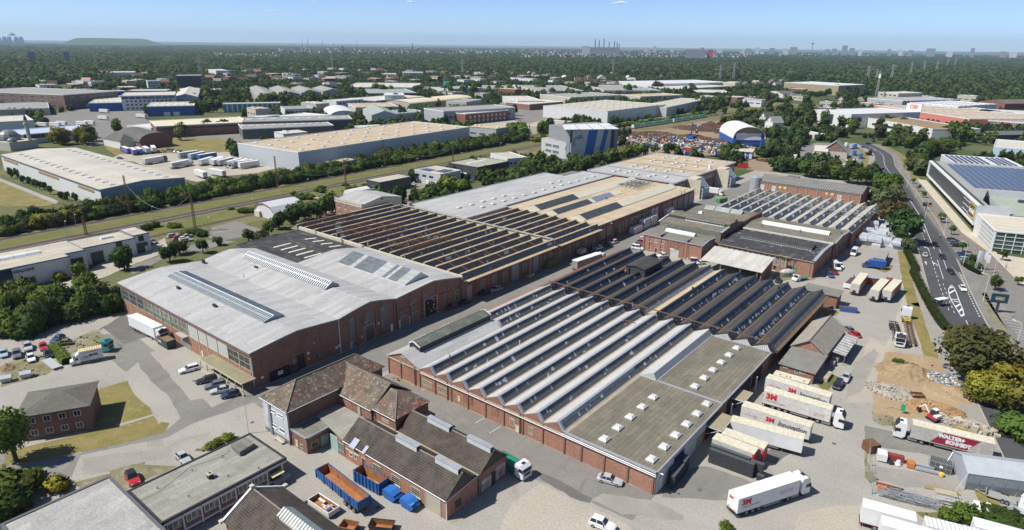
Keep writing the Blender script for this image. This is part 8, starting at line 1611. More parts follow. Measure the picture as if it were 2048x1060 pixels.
def scaffold(label,t_,a,b,w,n,mat=an,nm='scaffold_pile'):
 t,L=ao(nm,label,'scaffolding',t_,a,b);m=MB()
 for i in range(n):
  x=uni(0,L-2.5);y=uni(0,w);z=uni(.1,.9);l=uni(1.5,3.5);a_=uni(-.12,.12)
  m.bar((x,y,z),(x+l,y+l*a_,z+uni(-.1,.1)),.035)
  if i%3==0:m.path([(x,y,z),(x+l,y,z),(x+l,y+.9,z),(x,y+.9,z),(x,y,z)],.03);m.bar((x,y,z),(x+l,y+.9,z),.025)
 m.o('tubes',mat,t,stuff=True);return t,L
scaffold('long pile of scaffold tubes and frames along the lower yard',61,(290,190),(1080,390),2.6,130);scaffold('pile of white scaffold frames beside the green bush',61,(985,265),(1260,330),1.4,40,aa((.55,.55,.52)))
t,L=ao('red_steel_beam','long red steel beam lying above the scaffold pile','beam',61,(305,60),(625,145));bx((0,L,-.12,.12,.2,.7),'beam',aa((.25,.05,.04)),t);t,L=ao('orange_sheet_pile','orange and rusty sheets beneath the red beam','sheets',61,(320,90),(560,150));bx((0,1.5,-.4,.4,.1,.6),'orange_sheet',CC['orange'],t);bx((1.6,L,-.4,.3,.1,.5),'rusty_sheet',a8,t)
for i,(a,b)in enumerate((((1455,400),(1560,430)),((1580,420),(1700,460)))):
 t,L=ao('wrapped_pallet',('white wrapped pallet bags, left pile by the bush','white wrapped pallet bags with blue label, right pile by the bush')[i],'pallet',61,a,b)
 for k in range(3):MB().loft([[(0,k*1.05,.1),(L*.8,k*1.05,.1),(L*.8,k*1.05+.95,.1),(0,k*1.05+.95,.1)],[(.08,k*1.05+.05,1.0-.15*k),(L*.75,k*1.05+.05,1.0-.1*k),(L*.75,k*1.05+.9,.95),(.08,k*1.05+.9,.9)]]).o('bag',aa((.60,.58,.53),.7),t)
 if i:bx((.3,1.2,1.98,2.05,.5,.95),'blue_label',SIGN_B,t)
t,L=ao('low_loader_trailer','grey low loader with ramp frame before the grey tent','trailer',61,(1590,210),(1950,330));bx((0,L,0,2.2,.5,.62),'deck',aa((.30,.31,.29)),t);bx((-.1,0,0,2.2,.6,1.3),'headboard',an,t);MB().bar((0,.4,.5),(-1.6,1.1,.4),.06).bar((0,1.8,.5),(-1.6,1.1,.4),.06).o('drawbar',an,t)
for x in(L*.55,L*.7):
 for y in(0.05,2.15):au(t,x,y,.38)
t,L=ao('aluminium_ramp','aluminium ramp platform with rails at the right edge','ramp',61,(1850,390),(2048,470));bx((0,L+2,0,1.8,.9,1.0),'deck',an,t);MB().path([(0,0,1),(0,0,1.9),(L,0,1.9),(L,0,1)],.04).path([(0,1.8,1),(0,1.8,1.9),(L,1.8,1.9)],.04).o('railing',an,t)
for(a,b,z,lb,nm)in(((155,210),(768,375),4.0,'white trailer with dark red bottom rail, uppermost at the lower right edge',0),((370,410),(840,540),4.0,'white box trailer overlapping the one with the red rail',1),((880,420),(1400,548),4.0,'white trailer with ribbed roof right of the overlapping two',2),((1450,430),(2000,575),4.0,'white trailer with plain roof in the lower right corner',3)):
 t=aV(lb,7.6,61,a,61,b,z,near=1,snapL=False);ag(t,7.6,TRW,am((.68,.68,.66),.6,'y',.5,.03,.3)if nm==2 else RWH,skirt=aa((.24,.02,.03))if nm==0 else None)
t,L=ao('white_house_trailer','white site trailer with small red sign at the right edge','trailer',61,(1960,370),(2100,440));bx((0,6,0,2.4,.8,3.2),'body',TRW,t);bx((-.05,6.05,-.05,2.45,3.2,3.3),'roof',RWH,t);bx((.6,1.4,-.04,0,2.0,2.6),'red_sign',MAROON,t)
fn=ae('mesh_fence','wire mesh fence with leaning posts around the lower storage yard','fence',(0,0,0));fp=[W(33,105,470),W(33,110,700),W(33,125,900),W(33,150,1040),W(61,250,170)]
for a,b in zip(fp,fp[1:]):
 L=(b-a).length;k=max(1,int(L/2.5));m=MB()
 for i in range(k+1):q=a.lerp(b,i/k);MB().bar(q,q+Vector((uni(-.1,.1),0,2.0)),.045).o('fence_post',an,fn)
 for z in(.2,1.0,1.9):m.bar(a+Vector((0,0,z)),b+Vector((0,0,z)),.015)
 for i in range(int(L/.35)):q=a.lerp(b,i*.35/L);m.bar(q+Vector((0,0,.1)),q+Vector((0,0,1.9)),.008)
 m.o('wire_mesh',an,fn,stuff=True)
c=W(33,905,125);t=ae('mini_excavator','white and red mini excavator digging by the earth heap','excavator',(c.x,c.y,0),R_(150))
for s in(-.65,.65):ex(([(-1.1,.1),(-1.2,.35),(-1.0,.6),(1.0,.6),(1.2,.35),(1.1,.1)],'y',s-.2,s+.2),'track',TYRE,t)
bx((-1.2,.9,-.85,.85,.7,1.25),'body',CC['red'],t);bx((-1.25,-.4,-.8,.8,1.25,1.6),'engine_cover',TRW,t);cb=ex(([(-.5,1.25),(-.45,2.5),(.45,2.5),(.8,1.7),(.8,1.25)],'y',-.7,.25),'cab',bA,t);bx((-.5,.5,-.75,.3,2.5,2.6),'cab_roof',TRW,cb)
MB().bar((.9,0,1.0),(2.2,0,2.6),.16).bar((2.2,0,2.6),(3.4,0,1.3),.13).o('boom',TRW,t);bx((3.1,3.7,-.35,.35,.5,1.2),'bucket',aD,t)
ch_=W(33,510,40);t=ae('green_tarp_post','green tarpaulin rag hanging on a bent pipe frame','frame',(ch_.x,ch_.y,0));MB().path([(-3,0,0),(-3,0,2.2),(.3,0,2.3),(.3,0,1.0)],.06).o('pipe_frame',an,t);bx((-.2,.6,-.05,.05,.6,2.2),'green_cloth',aa((.02,.30,.14)),t)
t,L=ao('tipped_trailer','small rusty tipping trailer on the earth heap','trailer',14,(1150,1040),(1215,1045));aP(t,2.6,.9,.5,1.0,bq,a8,.06)
for s in(-1,1):au(t,1.3,s*.95,.3)
WRAP=ab((.52,.54,.56),(.40,.42,.44),.7,2.2,(.70,.72,.74),.6,rough=.32,bump=.5,spec=.5)
def bale(x,y,z,rz,w,d,h,lb,grp,nm='wrapped_bale',mat=None):
 o=ae(nm,lb,'bale',(x,y,z),rz,grp);j=lambda:uni(-.12,.12)
 MB().loft([[(-w/2+j(),-d/2+j(),0),(w/2+j(),-d/2+j(),0),(w/2+j(),d/2+j(),0),(-w/2+j(),d/2+j(),0)],[(-w/2-.1,-d/2-.1,h*.5),(w/2+.1,-d/2-.1,h*.5),(w/2+.1,d/2+.1,h*.5),(-w/2-.1,d/2+.1,h*.5)],[(-w/2+.15+j(),-d/2+.15+j(),h+j()),(w/2-.15+j(),-d/2+.15+j(),h+j()),(w/2-.15+j(),d/2-.15+j(),h+j()),(-w/2+.15+j(),d/2-.15+j(),h+j())]]).o('wrapping',mat or WRAP,o);return o
bp=[(24,1590,900,0),(24,1640,800,0),(24,1720,920,0),(24,1800,930,0),(24,1880,940,0),(24,1700,700,0),(24,1900,820,0),(8,1040,860,0),(8,900,790,0),(8,960,740,0)]
for i,(t_,x,y,z)in enumerate(bp):
 w=W(t_,x,y);
 for k in range(2):bale(w.x+uni(-.2,.2),w.y+uni(-.2,.2),k*2.0,R_(cho((0,0,12,90))),5.6,3.0,2.0,'silver film wrapped bale piled beside the rear hall and roadside trees','silver film wrapped bales beside the rear hall')
PW=aa((.62,.62,.60),.4);
for(t_,x,y,n,lb)in((7,990,725,1,'white wrapped pack, nearest of the street stacks'),(7,1060,690,2,'white wrapped pack, middle of the street stacks'),(7,1115,665,2,'white wrapped pack under blue sheet in the middle street stack'),(7,1240,600,2,'white wrapped pack farthest up the street')):
 w=W(t_,x,y)
 for k in range(n):bale(w.x,w.y,k*2.1,R_(90),7.0 if n==1 else 6.0,2.6,2.6 if n==1 else 2.05,lb+(' on top' if k else' at the bottom' if n>1 else''),None,'wrapped_pack',PW)

# == H: trees, shrubs, hedges
LG={'green':leaf((.092,.15,.026),(.06,.108,.02)),'dark':leaf((.052,.095,.024),(.036,.072,.018)),'lime':leaf((.155,.21,.03),(.10,.155,.026)),'yellow':leaf((.27,.245,.028),(.175,.18,.026)),'olive':leaf((.125,.14,.045),(.085,.10,.032)),'russet':leaf((.16,.135,.036),(.10,.105,.032)),'silver':leaf((.165,.19,.085),(.11,.13,.055)),'purple':leaf((.05,.028,.03),(.035,.022,.025)),'wood':leaf((.085,.13,.035),(.056,.098,.028))}
BARK=aa((.10,.08,.06),.95,var=.25,sc=2)
def aZ(name,n,size,blobs,flat=.8,core=0,shell=.55):
 cs=[];rng=RNG
 for i in range(blobs):
  a=rng.uniform(0,2*PI);z=rng.uniform(-.62,.72);r=math.sqrt(max(0,1-z*z*1.05))*rng.uniform(.35,.68)
  cs.append((r*cos(a),r*sin(a),z*flat,rng.uniform(.30,.48)))
 cs=np.array(cs);k=rng.integers(0,blobs,n)
 d=rng.normal(size=(n,3));d/=np.linalg.norm(d,axis=1)[:,None];
 rad=cs[k,3]*(shell+(1.06-shell)*rng.random(n)**.5)
 p=cs[k,:3]+d*rad[:,None]
 nrm=d*.75+rng.normal(size=(n,3))*.55+np.array([0,0,.35]);nrm/=np.linalg.norm(nrm,axis=1)[:,None]
 t=np.cross(nrm,rng.normal(size=(n,3)));t/=np.linalg.norm(t,axis=1)[:,None];b=np.cross(nrm,t)
 s=(size*rng.uniform(.6,1.25,n))[:,None];e=.62
 V=np.stack([p-t*s-b*s*e*.4,p+t*s*.2-b*s*e,p+t*s+b*s*e*.3,p-t*s*.1+b*s*e],1).reshape(-1,3)
 v=V.tolist();f=[(4*i,4*i+1,4*i+2,4*i+3)for i in range(n)]
 if core:
  for c in cs:
   o=len(v);q=c[3]*core
   v+=[(c[0]+q,c[1],c[2]),(c[0]-q,c[1],c[2]),(c[0],c[1]+q,c[2]),(c[0],c[1]-q,c[2]),(c[0],c[1],c[2]+q),(c[0],c[1],c[2]-q)]
   f+=[tuple(o+i for i in g)for g in((0,2,4),(2,1,4),(1,3,4),(3,0,4),(2,0,5),(1,2,5),(3,1,5),(0,3,5))]
 me=bpy.data.meshes.new(name);me.from_pydata(v,[],f);return me
BIG=[aZ('crown',2600,.085,26,.85,.72)for _ in range(5)]
MIDC=[aZ('crown',620,.15,15,.85,.75)for _ in range(6)]
BUSH=[aZ('foliage',900,.12,18,.7,.75)for _ in range(5)]
SMALLC=[aZ('crown',170,.24,9,.8,.8)for _ in range(4)]
def trunk_mesh(seed):
 r=random.Random(seed);m=MB();m.bar((0,0,0),(.02,.01,.5),.05,.038,7);m.bar((.02,.01,.5),(0,.03,.8),.038,.015,6)
 for i in range(6):a=r.uniform(0,6.28);z=r.uniform(.38,.6);m.bar((.01,.01,z),(.26*cos(a),.26*sin(a),z+r.uniform(.14,.3)),.022,.008,5)
 return m.data('trunk',BARK)
TRUNKS=[trunk_mesh(i)for i in range(4)]
def bI(name,label,cat,x,y,group):return put(name,None,None,(x,y,0),0,label,cat,group)
for L in(BIG,MIDC,BUSH,SMALLC):
 for me in L:me.materials.append(LG['green'])
KN=dict(green='green_tree',dark='dark_tree',lime='light_green_tree',yellow='yellowing_tree',olive='grey_green_tree',russet='russet_tree',silver='silvery_tree',purple='purple_tree',wood='forest_tree')
def tree(x,y,h,w,kind='green',label=None,group=None,pool=None,low=.22):
 name=KN[kind]
 if group:wd=name[:-5].replace('_',' ');label=wd+' '+label;group=wd+' '+group
 pool=pool or(MIDC if hyp(x,y)>240 else BIG)
 if hyp(x,y)>620:pool=SMALLC
 o=bI(name,label,'tree',x,y,group)
 ch=h*(1-low)/2;put('crown',cho(pool),o,(0,0,h-ch*.93),uni(0,6.28),mat=LG[kind],scale=(w*.56,w*.56*uni(.88,1.12),ch*1.15))
 put('trunk',cho(TRUNKS),o,(0,0,-.1),uni(0,6.28),scale=(h*.8,h*.8,h))
 return o
def shrub(x,y,h,w,kind='green',label=None,group=None):
 name=KN[kind].replace('tree','shrub')
 if group:wd=name[:-6].replace('_',' ');label=wd+' '+label;group=wd+' '+group
 o=bI(name,label,'shrub',x,y,group)
 put('foliage',cho(BUSH if hyp(x,y)<420 else MIDC),o,(0,0,h*.42),uni(0,6.28),mat=LG[kind],scale=(w*.58,w*.58*uni(.85,1.15),h*.72))
 put('stem',TRUNKS[0],o,(0,0,-.1),scale=(h*.5,h*.5,h*.8));return o
def T(t,x,y,h,w,kind,label,**k):p=W(t,x,y);return tree(p.x,p.y,h,w,kind,label,**k)
def S(t,x,y,h,w,kind,label,**k):p=W(t,x,y);return shrub(p.x,p.y,h,w,kind,label,**k)
def RW(s):return[(*map(float,r.split()[:4]),r.split()[4])for r in s.split(';')]
T(15,130,520,10.5,7,'lime','tall green tree with bare trunk beside the left brick house');S(15,150,760,5,9,'lime','big bright shrub at the lower left edge below the lawn');S(15,30,960,5,8,'green','shrub at the lower left edge beside the pale flat roof');S(15,460,740,2.6,4.6,'yellow','yellow green trimmed shrub beside the left drive')
S(15,1680,410,1.5,3,'lime','low green shrub along the office wall, left one');S(15,1790,355,1.4,2.6,'lime','low green shrub along the office wall, right one');S(16,470,1065,1.2,3,'olive','weeds at the bottom edge of the tiled shed')
T(14,1640,900,12.5,15,'olive','huge spreading olive tree beside the rubble at the road bend',low=.1);T(14,1560,760,9,10,'russet','browner half of the big tree at the road bend',low=.15);T(18,1930,90,9,12,'yellow','yellow green tree at the right edge above the maroon lettered lorry',low=.08);T(18,1720,60,7,9,'yellow','smaller yellowish tree left of the right edge tree',low=.08);S(18,2000,330,5,8,'green','green bush at the right edge behind the lorry');T(18,2040,-60,8,9,'russet','russet tree top at the right edge',low=.1)
S(61,1340,470,3.2,4.2,'lime','bright green bush between scaffolding and wrapped pallets');S(61,1160,460,2,3,'lime','small bright bush at the end of the scaffold pile');S(18,1900,1010,1.6,7,'green','low green undergrowth in the lower right corner');S(17,1690,1065,1.6,2.6,'lime','small bright bush at the bottom edge of the yard')
for i,(x,y,h,w,k)in enumerate(((915,420,11,9,'green'),(985,470,13,11,'green'),(930,600,13,11,'silver'),(1030,560,12,10,'silver'),(985,700,12,12,'russet'),(1080,820,14,12,'dark'),(1130,880,5,6,'silver'),(880,520,8,8,'green'),(800,500,5,6,'green'))):T(8,x,y,h,w,k,('green crown farthest along the roadside tree group','broad green crown in the roadside tree group','pale willow like crown in the roadside tree group','second pale crown nearer the footway','russet crown above the silver bales','dark green crown overhanging the road','small grey green bush under the roadside trees','green tree behind the long brick store end','small bush by the long brick store end')[i],low=.12)
for y in np.arange(60,430,4.6):
 for k in range(3):
  yy=y+uni(-2,2);xx=aw(yy,-25.5-k*4.6+uni(-1.4,1.4))
  if(111<yy<150 and k>2):continue
  shrub(xx,yy,uni(3.6,6.2)+k*.9,uni(5.5,8.5),cho(('green','green','dark','olive','lime','green')if yy>100 else('olive','green','yellow','dark')),'bushy shrub in the dense belt along the far side of the railway','shrubs in the railway belt')
for y in np.arange(430,780,11):shrub(aw(y,-13+uni(-1.5,1)),y,uni(2.5,5),uni(6,9),cho(('green','lime')),'bushy shrub in the dense belt along the far side of the railway','shrubs in the railway belt')
for t,x,y,n,sx in((5,1280,690,8,140),(5,1550,740,8,90),(5,1900,560,5,120),(6,350,450,7,120),(6,600,410,7,120),(6,760,370,5,100)):
 for i in range(n):p=W(t,x+uni(-sx,sx),y+uni(-18,18));shrub(p.x,p.y,uni(1.2,2.8),uni(3,5),cho(('green','lime')),'low shrub between the tracks and the siding','low shrubs between the tracks')
for i in range(52):
 u,v=rnd(),rnd();x=-231+u*33;y=24+v*34+(u*16 if True else 0)
 if y>62+u*8:continue
 shrub(x,y,uni(4.5,8.5),uni(6,9.5),cho(('green','green','lime','dark','green','olive')),'large bush in the thicket between the white workshops and the yard','bushes in the left thicket')
for t,x,y,h,w,k,lb in((42,1560,560,8,7,'green','leafy tree before the white workshop gate'),(42,1000,640,4.5,4,'lime','young yellowish tree at the end of the white workshop'),(42,760,690,3,4,'yellow','golden bush before the white workshop wall'),(5,1340,960,6.5,6,'dark','dark tree beside the access road, left one'),(5,1420,900,5.5,6,'olive','greyish tree beside the access road, right one'),(5,1600,890,5,4.5,'dark','cone shaped dark tree by the parking court'),(5,1720,830,3.5,4,'lime','small bright tree by the parking court corner'),(5,1960,800,5,5,'green','green tree left of the black flat roof')):T(t,x,y,h,w,k,lb,low=.1)
HB='leafy tree in the row behind the sawtooth hall'
for x,y,h,w,k in RW('110 760 6 6 green;190 700 7 7 dark;300 660 8 8 dark;390 630 8 8 green;490 620 7.5 7 dark;560 600 9 8 green;610 570 9 7 dark;40 800 4 6 olive'):T(6,x,y,h,w,k,HB,group='trees behind the sawtooth hall',low=.06)
HC='rounded tree between the pale roofed store and the small workshops'
for x,y,h,w,k in RW('1150 500 10 7 dark;1270 470 6 6 green;1330 480 6 8 lime;1420 470 9 9 lime;1520 450 11 11 lime;1620 420 7 8 lime;1390 340 6 5 dark;1790 330 6 6 green;1860 330 6.5 7 green;1930 320 7 7 olive;2000 300 6 7 green;1250 500 5 5 lime'):T(6,x,y,h,w,k,HC,group='trees beside the pale roofed store',low=.08)
HD='tree in the row before the climbing hall and the end building'
for x,y,h,w,k in RW('40 330 8 8 green;100 310 9 9 dark;160 270 9 9 green;230 270 5 6 olive;330 260 5 5 green;380 250 7 5 lime;440 260 7 6 olive;500 240 8 8 lime;560 240 9 9 green;640 225 9 9 green;710 205 9 9 green;790 190 10 10 lime;860 170 8 8 yellow;930 150 9 9 lime;1000 130 9 9 lime;1050 115 8 8 green;1140 105 6 7 olive;1240 115 8 8 dark;1300 112 7 8 dark;1680 160 8 8 green;1760 20 5 8 green'):T(7,x,y,h,w,k,HD,group='trees before the climbing hall',low=.06)
HE='broad tree in the clump behind the long brick store'
for x,y,h,w,k in RW('80 235 9 10 dark;150 245 10 10 green;220 250 9 9 dark;330 290 10 11 green;410 300 10 11 olive;480 300 9 10 green;560 310 9 9 green;350 150 5 5 dark;550 250 8 8 olive;660 340 10 10 dark;730 350 10 11 green;800 340 10 10 dark;860 350 8 8 green;890 380 6 7 lime'):T(8,x,y,h,w,k,HE,group='trees behind the long brick store',low=.06)
HF='leafy tree or tall bush on the slope right of the road'
for i in range(46):
 t,x,y=cho(((51,510,330),(51,600,300),(51,640,400),(51,700,440),(51,520,230),(51,800,420),(51,560,120),(51,700,180),(51,860,290),(51,950,250),(51,1050,240)))
 p=W(t,x+uni(-60,70),y+uni(-20,25));
 if abs(p.x-float(np.interp(p.y,[c[1]for c in reversed(CL)],[c[0]for c in reversed(CL)])))<13:continue
 tree(p.x,p.y,uni(6,11),uni(7,11),cho(('green','olive','lime','silver','green')),HF,'trees on the slope right of the road',low=.05)
HG_='tall leafy tree between the haulage yard and the far stores'
for t,x,y,n,sx,sy,h0,h1,ks in((4,1000,900,9,110,60,10,15,('green','olive','dark')),(4,1180,960,7,90,40,9,13,('green','silver','olive')),(4,1560,940,12,150,50,10,16,('green','dark','green')),(4,1380,900,3,40,30,8,11,('dark',)),(4,420,800,16,200,70,10,17,('green','dark','lime')),(4,250,720,10,120,50,10,17,('green','dark')),(4,620,640,12,150,60,12,18,('dark','green')),(4,720,900,5,60,50,10,13,('olive','lime')),(4,150,960,8,100,50,9,13,('dark','green')),(4,60,680,8,90,50,9,14,('green','olive')),(3,1850,850,12,130,80,9,14,('green','lime','olive')),(3,1700,700,10,120,60,8,13,('green','dark')),(4,1800,960,6,120,25,6,10,('olive','green')),(4,1400,1010,8,150,20,5,8,('olive','lime')),(4,80,840,4,60,50,8,12,('green','dark'))):
 for i in range(n):p=W(t,x+uni(-sx,sx),y+uni(-sy,sy));tree(p.x,p.y,uni(h0,h1),uni(h0*.8,h1*.85),cho(ks),HG_,'trees around the haulage yard and stores',low=.08)
HH='leafy tree standing among the estate halls'
for t,x,y,n,sx,sy,ks in((1,480,985,3,70,20,('yellow',)),(1,700,965,3,60,30,('yellow','olive')),(1,930,880,2,20,20,('green',)),(1,1450,920,3,50,30,('green','olive')),(1,1620,900,3,50,30,('green','lime')),(1,1740,880,1,20,5,('dark',)),(1,1070,690,2,30,10,('green',)),(1,700,640,4,60,15,('dark','green')),(1,1400,630,2,40,10,('lime',)),(1,1560,640,5,80,20,('lime','green')),(1,1640,600,5,60,20,('green',)),(1,1820,600,5,130,15,('green','lime')),(1,1560,730,3,60,15,('olive','green')),(1,300,790,2,30,10,('lime',)),(1,1690,730,1,10,10,('green',)),(2,130,660,6,70,20,('lime','green')),(2,260,660,3,40,15,('dark','green')),(2,450,660,8,90,20,('lime','green')),(2,720,600,5,50,20,('green','dark')),(2,860,620,4,40,12,('green','olive')),(2,1000,580,5,70,10,('lime',)),(2,1270,580,3,40,10,('green',)),(2,1140,660,3,30,12,('green',)),(2,1400,770,5,50,20,('green',)),(2,1150,790,4,40,15,('dark','green')),(2,1300,790,2,30,8,('lime',)),(2,1400,690,3,50,10,('olive','yellow')),(2,1560,590,8,110,12,('lime','green')),(2,1700,590,7,90,12,('green','lime')),(2,1900,580,8,120,12,('green','lime')),(2,1340,510,4,50,10,('dark',)),(2,1430,500,3,40,10,('dark',)),(2,1660,500,4,40,12,('dark','green')),(2,2020,750,2,20,15,('purple',)),(3,320,620,5,70,15,('green','olive')),(3,520,620,4,60,12,('olive','green')),(3,230,560,5,60,15,('green','lime')),(3,540,530,3,30,10,('russet',)),(3,640,560,5,60,10,('green',)),(3,960,580,4,60,12,('green','dark')),(3,1160,550,4,30,12,('dark',)),(3,1410,580,5,50,15,('dark','olive')),(3,790,830,2,40,10,('dark',)),(3,260,900,5,70,20,('green','dark')),(3,60,930,5,70,15,('lime','green')),(3,1480,690,4,50,15,('green',)),(3,1600,710,4,60,15,('dark','green'))):
 for i in range(n):p=W(t,x+uni(-sx,sx),y+uni(-sy,sy));h=uni(8,13)*(1.25 if p.length>800 else 1);tree(p.x,p.y,h,h*uni(.75,1.05),cho(ks),HH,'trees among the estate halls',low=.08)
for i,(t,x,y,h)in enumerate(((52,810,300,4.5),(52,940,460,4),(52,1085,690,4),(52,1210,860,4),(52,1610,800,4.5),(51,885,720,3.6),(51,825,650,3.6),(51,770,570,3.6),(53,1110,240,5),(53,1385,180,3.2))):T(t,x,y,h,h*.75,'green','young tree with slim trunk in the showroom car park',group='young trees of the showroom car park',pool=MIDC,low=.3)
for x,y in((90,300),(140,310),(185,340),(235,355),(275,370),(315,390),(355,400),(400,430),(490,470),(530,480),(600,490)):T(5,x,y,6 if x<160 else 4.5,3,'dark','slim dark tree along the white warehouse side wall',group='slim trees along the warehouse',pool=MIDC,low=.1)
for x,y,k in((1190,830,'green'),(1270,900,'green'),(1215,880,'olive')):S(52,x,y,2,3.6,k,'low bush by the flagpoles',group='bushes by the flagpoles')
def hedge(label,pts,w,h,kind,dens=26):
 o=bI('hedge',label,'hedge',0,0,None);rng=RNG;v=[];f=[]
 core=MB()
 for a,b in zip(pts,pts[1:]):
  L=(b-a).length;d=(b-a)/L;n=Vector((-d.y,d.x,0));k=int(L*dens)
  core.loft([[tuple(a-n*w*.42),tuple(a+n*w*.42),tuple(a+n*w*.36+Vector((0,0,h*.9))),tuple(a-n*w*.36+Vector((0,0,h*.9)))],[tuple(b-n*w*.42),tuple(b+n*w*.42),tuple(b+n*w*.36+Vector((0,0,h*.9))),tuple(b-n*w*.36+Vector((0,0,h*.9)))]])
  for i in range(k):
   u=rng.random();s=rng.choice([-1,0,0,1]);c=a+d*(L*u)
   q=c+n*(rng.uniform(-.5,.5)*w if s==0 else s*w*.5)+Vector((0,0,h*rng.uniform(.9,1.08)if s==0 else h*rng.random()))
   e1=Vector(rng.normal(size=3)).normalized()*.16;e2=Vector(rng.normal(size=3)).normalized()*.16;m=len(v);v+=[tuple(q-e1),tuple(q+e2),tuple(q+e1),tuple(q-e2)];f.append((m,m+1,m+2,m+3))
 n0=len(v);v+=core.v;f+=[tuple(n0+i for i in q)for q in core.f]
 me=bpy.data.meshes.new('foliage');me.from_pydata(v,[],f);me.materials.append(LG[kind]);put('foliage',me,o);return o
hedge('long trimmed hedge between the yard and the main road',[W(52,330,640),W(52,400,790),W(52,470,930),W(53,150,30),W(53,230,190),W(53,300,330),W(53,390,500),W(53,500,660),W(53,560,720)],2.6,1.6,'lime')
hedge('bright trimmed hedge block beside the small parked cars',[W(66,850,290),W(66,1050,540)],2.2,1.7,'lime',60)
hedge('low dark hedge along the showroom car park fence',[W(52,1100,860),W(52,1200,930),W(52,1330,990)],1.6,1.2,'dark')
WX=[-300,0,60,130,300,420,560,700,820,1000,1130,1280,1420,1520,1560,1700,1730,1790,1900,2000,2350];WY=[196,184,176,168,152,150,146,143,146,148,150,150,158,163,172,172,184,190,196,200,212]
def px_of(x,y,z=0):
 v=Vector((x,y,z-CAM_H));c=v.dot(FW);return 1024+FPX*v.dot(RT)/c,530-FPX*v.dot(UP)/c
pts=[];scs=[];r=640.0
while r<15000:
 s=max(8.5,r*.0088)
 for i in range(int(r*1.62/s)):
  a=HEAD-.81+1.62*(i+rnd())/(r*1.62/s);q=r+uni(-.5,.5)*s*1.5;x,y=q*sin(a),q*cos(a);u,v=px_of(x,y)
  if v>np.interp(u,WX,WY)+uni(-3,1):continue
  town=(540<u<1030 and 97<v<110)or(1030<u<1500 and 99<v<118)or(1480<u<2100 and 101<v<114+(u-1480)*.006)or(v<97 and u<540 and v>88)
  if town and rnd()<.72:continue
  if 425<u<560 and 108<v<118 and rnd()<.5:continue
  h=uni(8,19)if r<3000 else uni(10,15);w=s*uni(.62,.95);pts.append((x,y,h*.34));scs.append((w,w,h*.62))
 r+=s*1.5
pt=T(4,1500,560,15,12,'wood','single tall tree standing at the front edge of the great wood')
from mathutils import noise as mn
def inside(poly,x,y):
 c=False;n=len(poly)
 for i in range(n):
  (x0,y0),(x1,y1)=poly[i][:2],poly[i-1][:2]
  if(y0>y)!=(y1>y)and x<(x1-x0)*(y-y0)/(y1-y0)+x0:c=not c
 return c
FOOT+=[(-482,111,0,147,40),(-110,340,0,54,30),(-46.1,460.5,th,165,72),(-285,370,0,62,75),(-215,490,0,50,75)]
RDX=lambda y:np.interp(y,[c[1]for c in reversed(CL)],[c[0]for c in reversed(CL)])
def bW(n,pad):
 X=RNG.uniform(-1900,160,n);Y=RNG.uniform(200,1560,n);v=np.stack([X,Y,np.full(n,-CAM_H)],1);c=v@np.array(FW);u_,v_=1024+FPX*(v@np.array(RT))/c,530-FPX*(v@np.array(UP))/c
 ok=(u_>-60)&(u_<2110)&(v_>np.interp(u_,WX,WY)-3)&(v_<420)&~((X>-215)&(Y<430))&(np.abs(X-np.interp(Y,YS,[aw(y)for y in YS]))>24+pad)&~((np.abs(X-RDX(Y))<10+pad)&(Y<640))
 for(a,b,t_,w_,d_)in FOOT:dx,dy=X-a,Y-b;p_,q_=dx*cos(t_)+dy*sin(t_),-dx*sin(t_)+dy*cos(t_);ok&=~((p_>-4-pad)&(p_<w_+4+pad)&(q_>-4-pad)&(q_<d_+4+pad))
 ii=np.nonzero(ok)[0];bb=[(min(q[0]for q in p),max(q[0]for q in p),min(q[1]for q in p),max(q[1]for q in p),p)for p in SHEETS[-24:]];xy=[(float(X[i]),float(Y[i]))for i in ii]
 return[(x,y)for x,y in xy if not any(a<x<b and c<y<d and inside(p,x,y)for a,b,c,d,p in bb)]
bp_,bs_=[],[]
n_=0
for x,y in bW(16000,9):
 if n_>95 or y>1250 or(x>-345 and y<760):continue
 w_,d_=uni(14,38),uni(12,24);iw=random.randrange(4);ir=random.randrange(4)
 if any(hyp(x-a-w0/2*cos(t0),y-b-w0/2*sin(t0))<max(w_,w0)*.75 for a,b,t0,w0,d0 in FOOT[-95:]):continue
 n_+=1;t_=R_(cho((-8,-20,5,0)));hh=uni(5,11);o=ae('commercial_building','small %s walled commercial building with %s flat roof among the estate trees'%(('white','beige','grey','brick')[iw],('pale','mid grey','tan','dark')[ir]),'building',(x,y,0),t_,'%s commercial buildings with %s roofs'%(('white','beige','grey','brick')[iw],('pale','mid grey','tan','dark')[ir]))
 bx((0,w_,0,d_,0,hh),'wall',(WHT,BEI,GRY,bL)[iw],o);bx((-.2,w_+.2,-.2,d_+.2,hh,hh+.35),'roof',(aA,aF,a5,bD)[ir],o);FOOT.append((x,y,t_,w_,d_))
 for k in range(3):q=uni(1,w_-3);bx((q,q+1.8,d_*.3,d_*.3+2,hh+.35,hh+1.2),'roof_unit',ac,o);al(o,'S',(w_*(k+.5)/3,0,hh*.45),w_*.22,1.5,3,1)
for x,y in bW(42000,0):
 if mn.noise(Vector((x*.011,y*.011,3.)))+.5*mn.noise(Vector((x*.05,y*.05,1.)))<(.12 if x>-330 and y>560 else-.26 if y>480 else.05):continue
 h=uni(5,11.5);bp_.append((x,y,h*.42));bs_.append((h*.52,h*.52,h*.55))
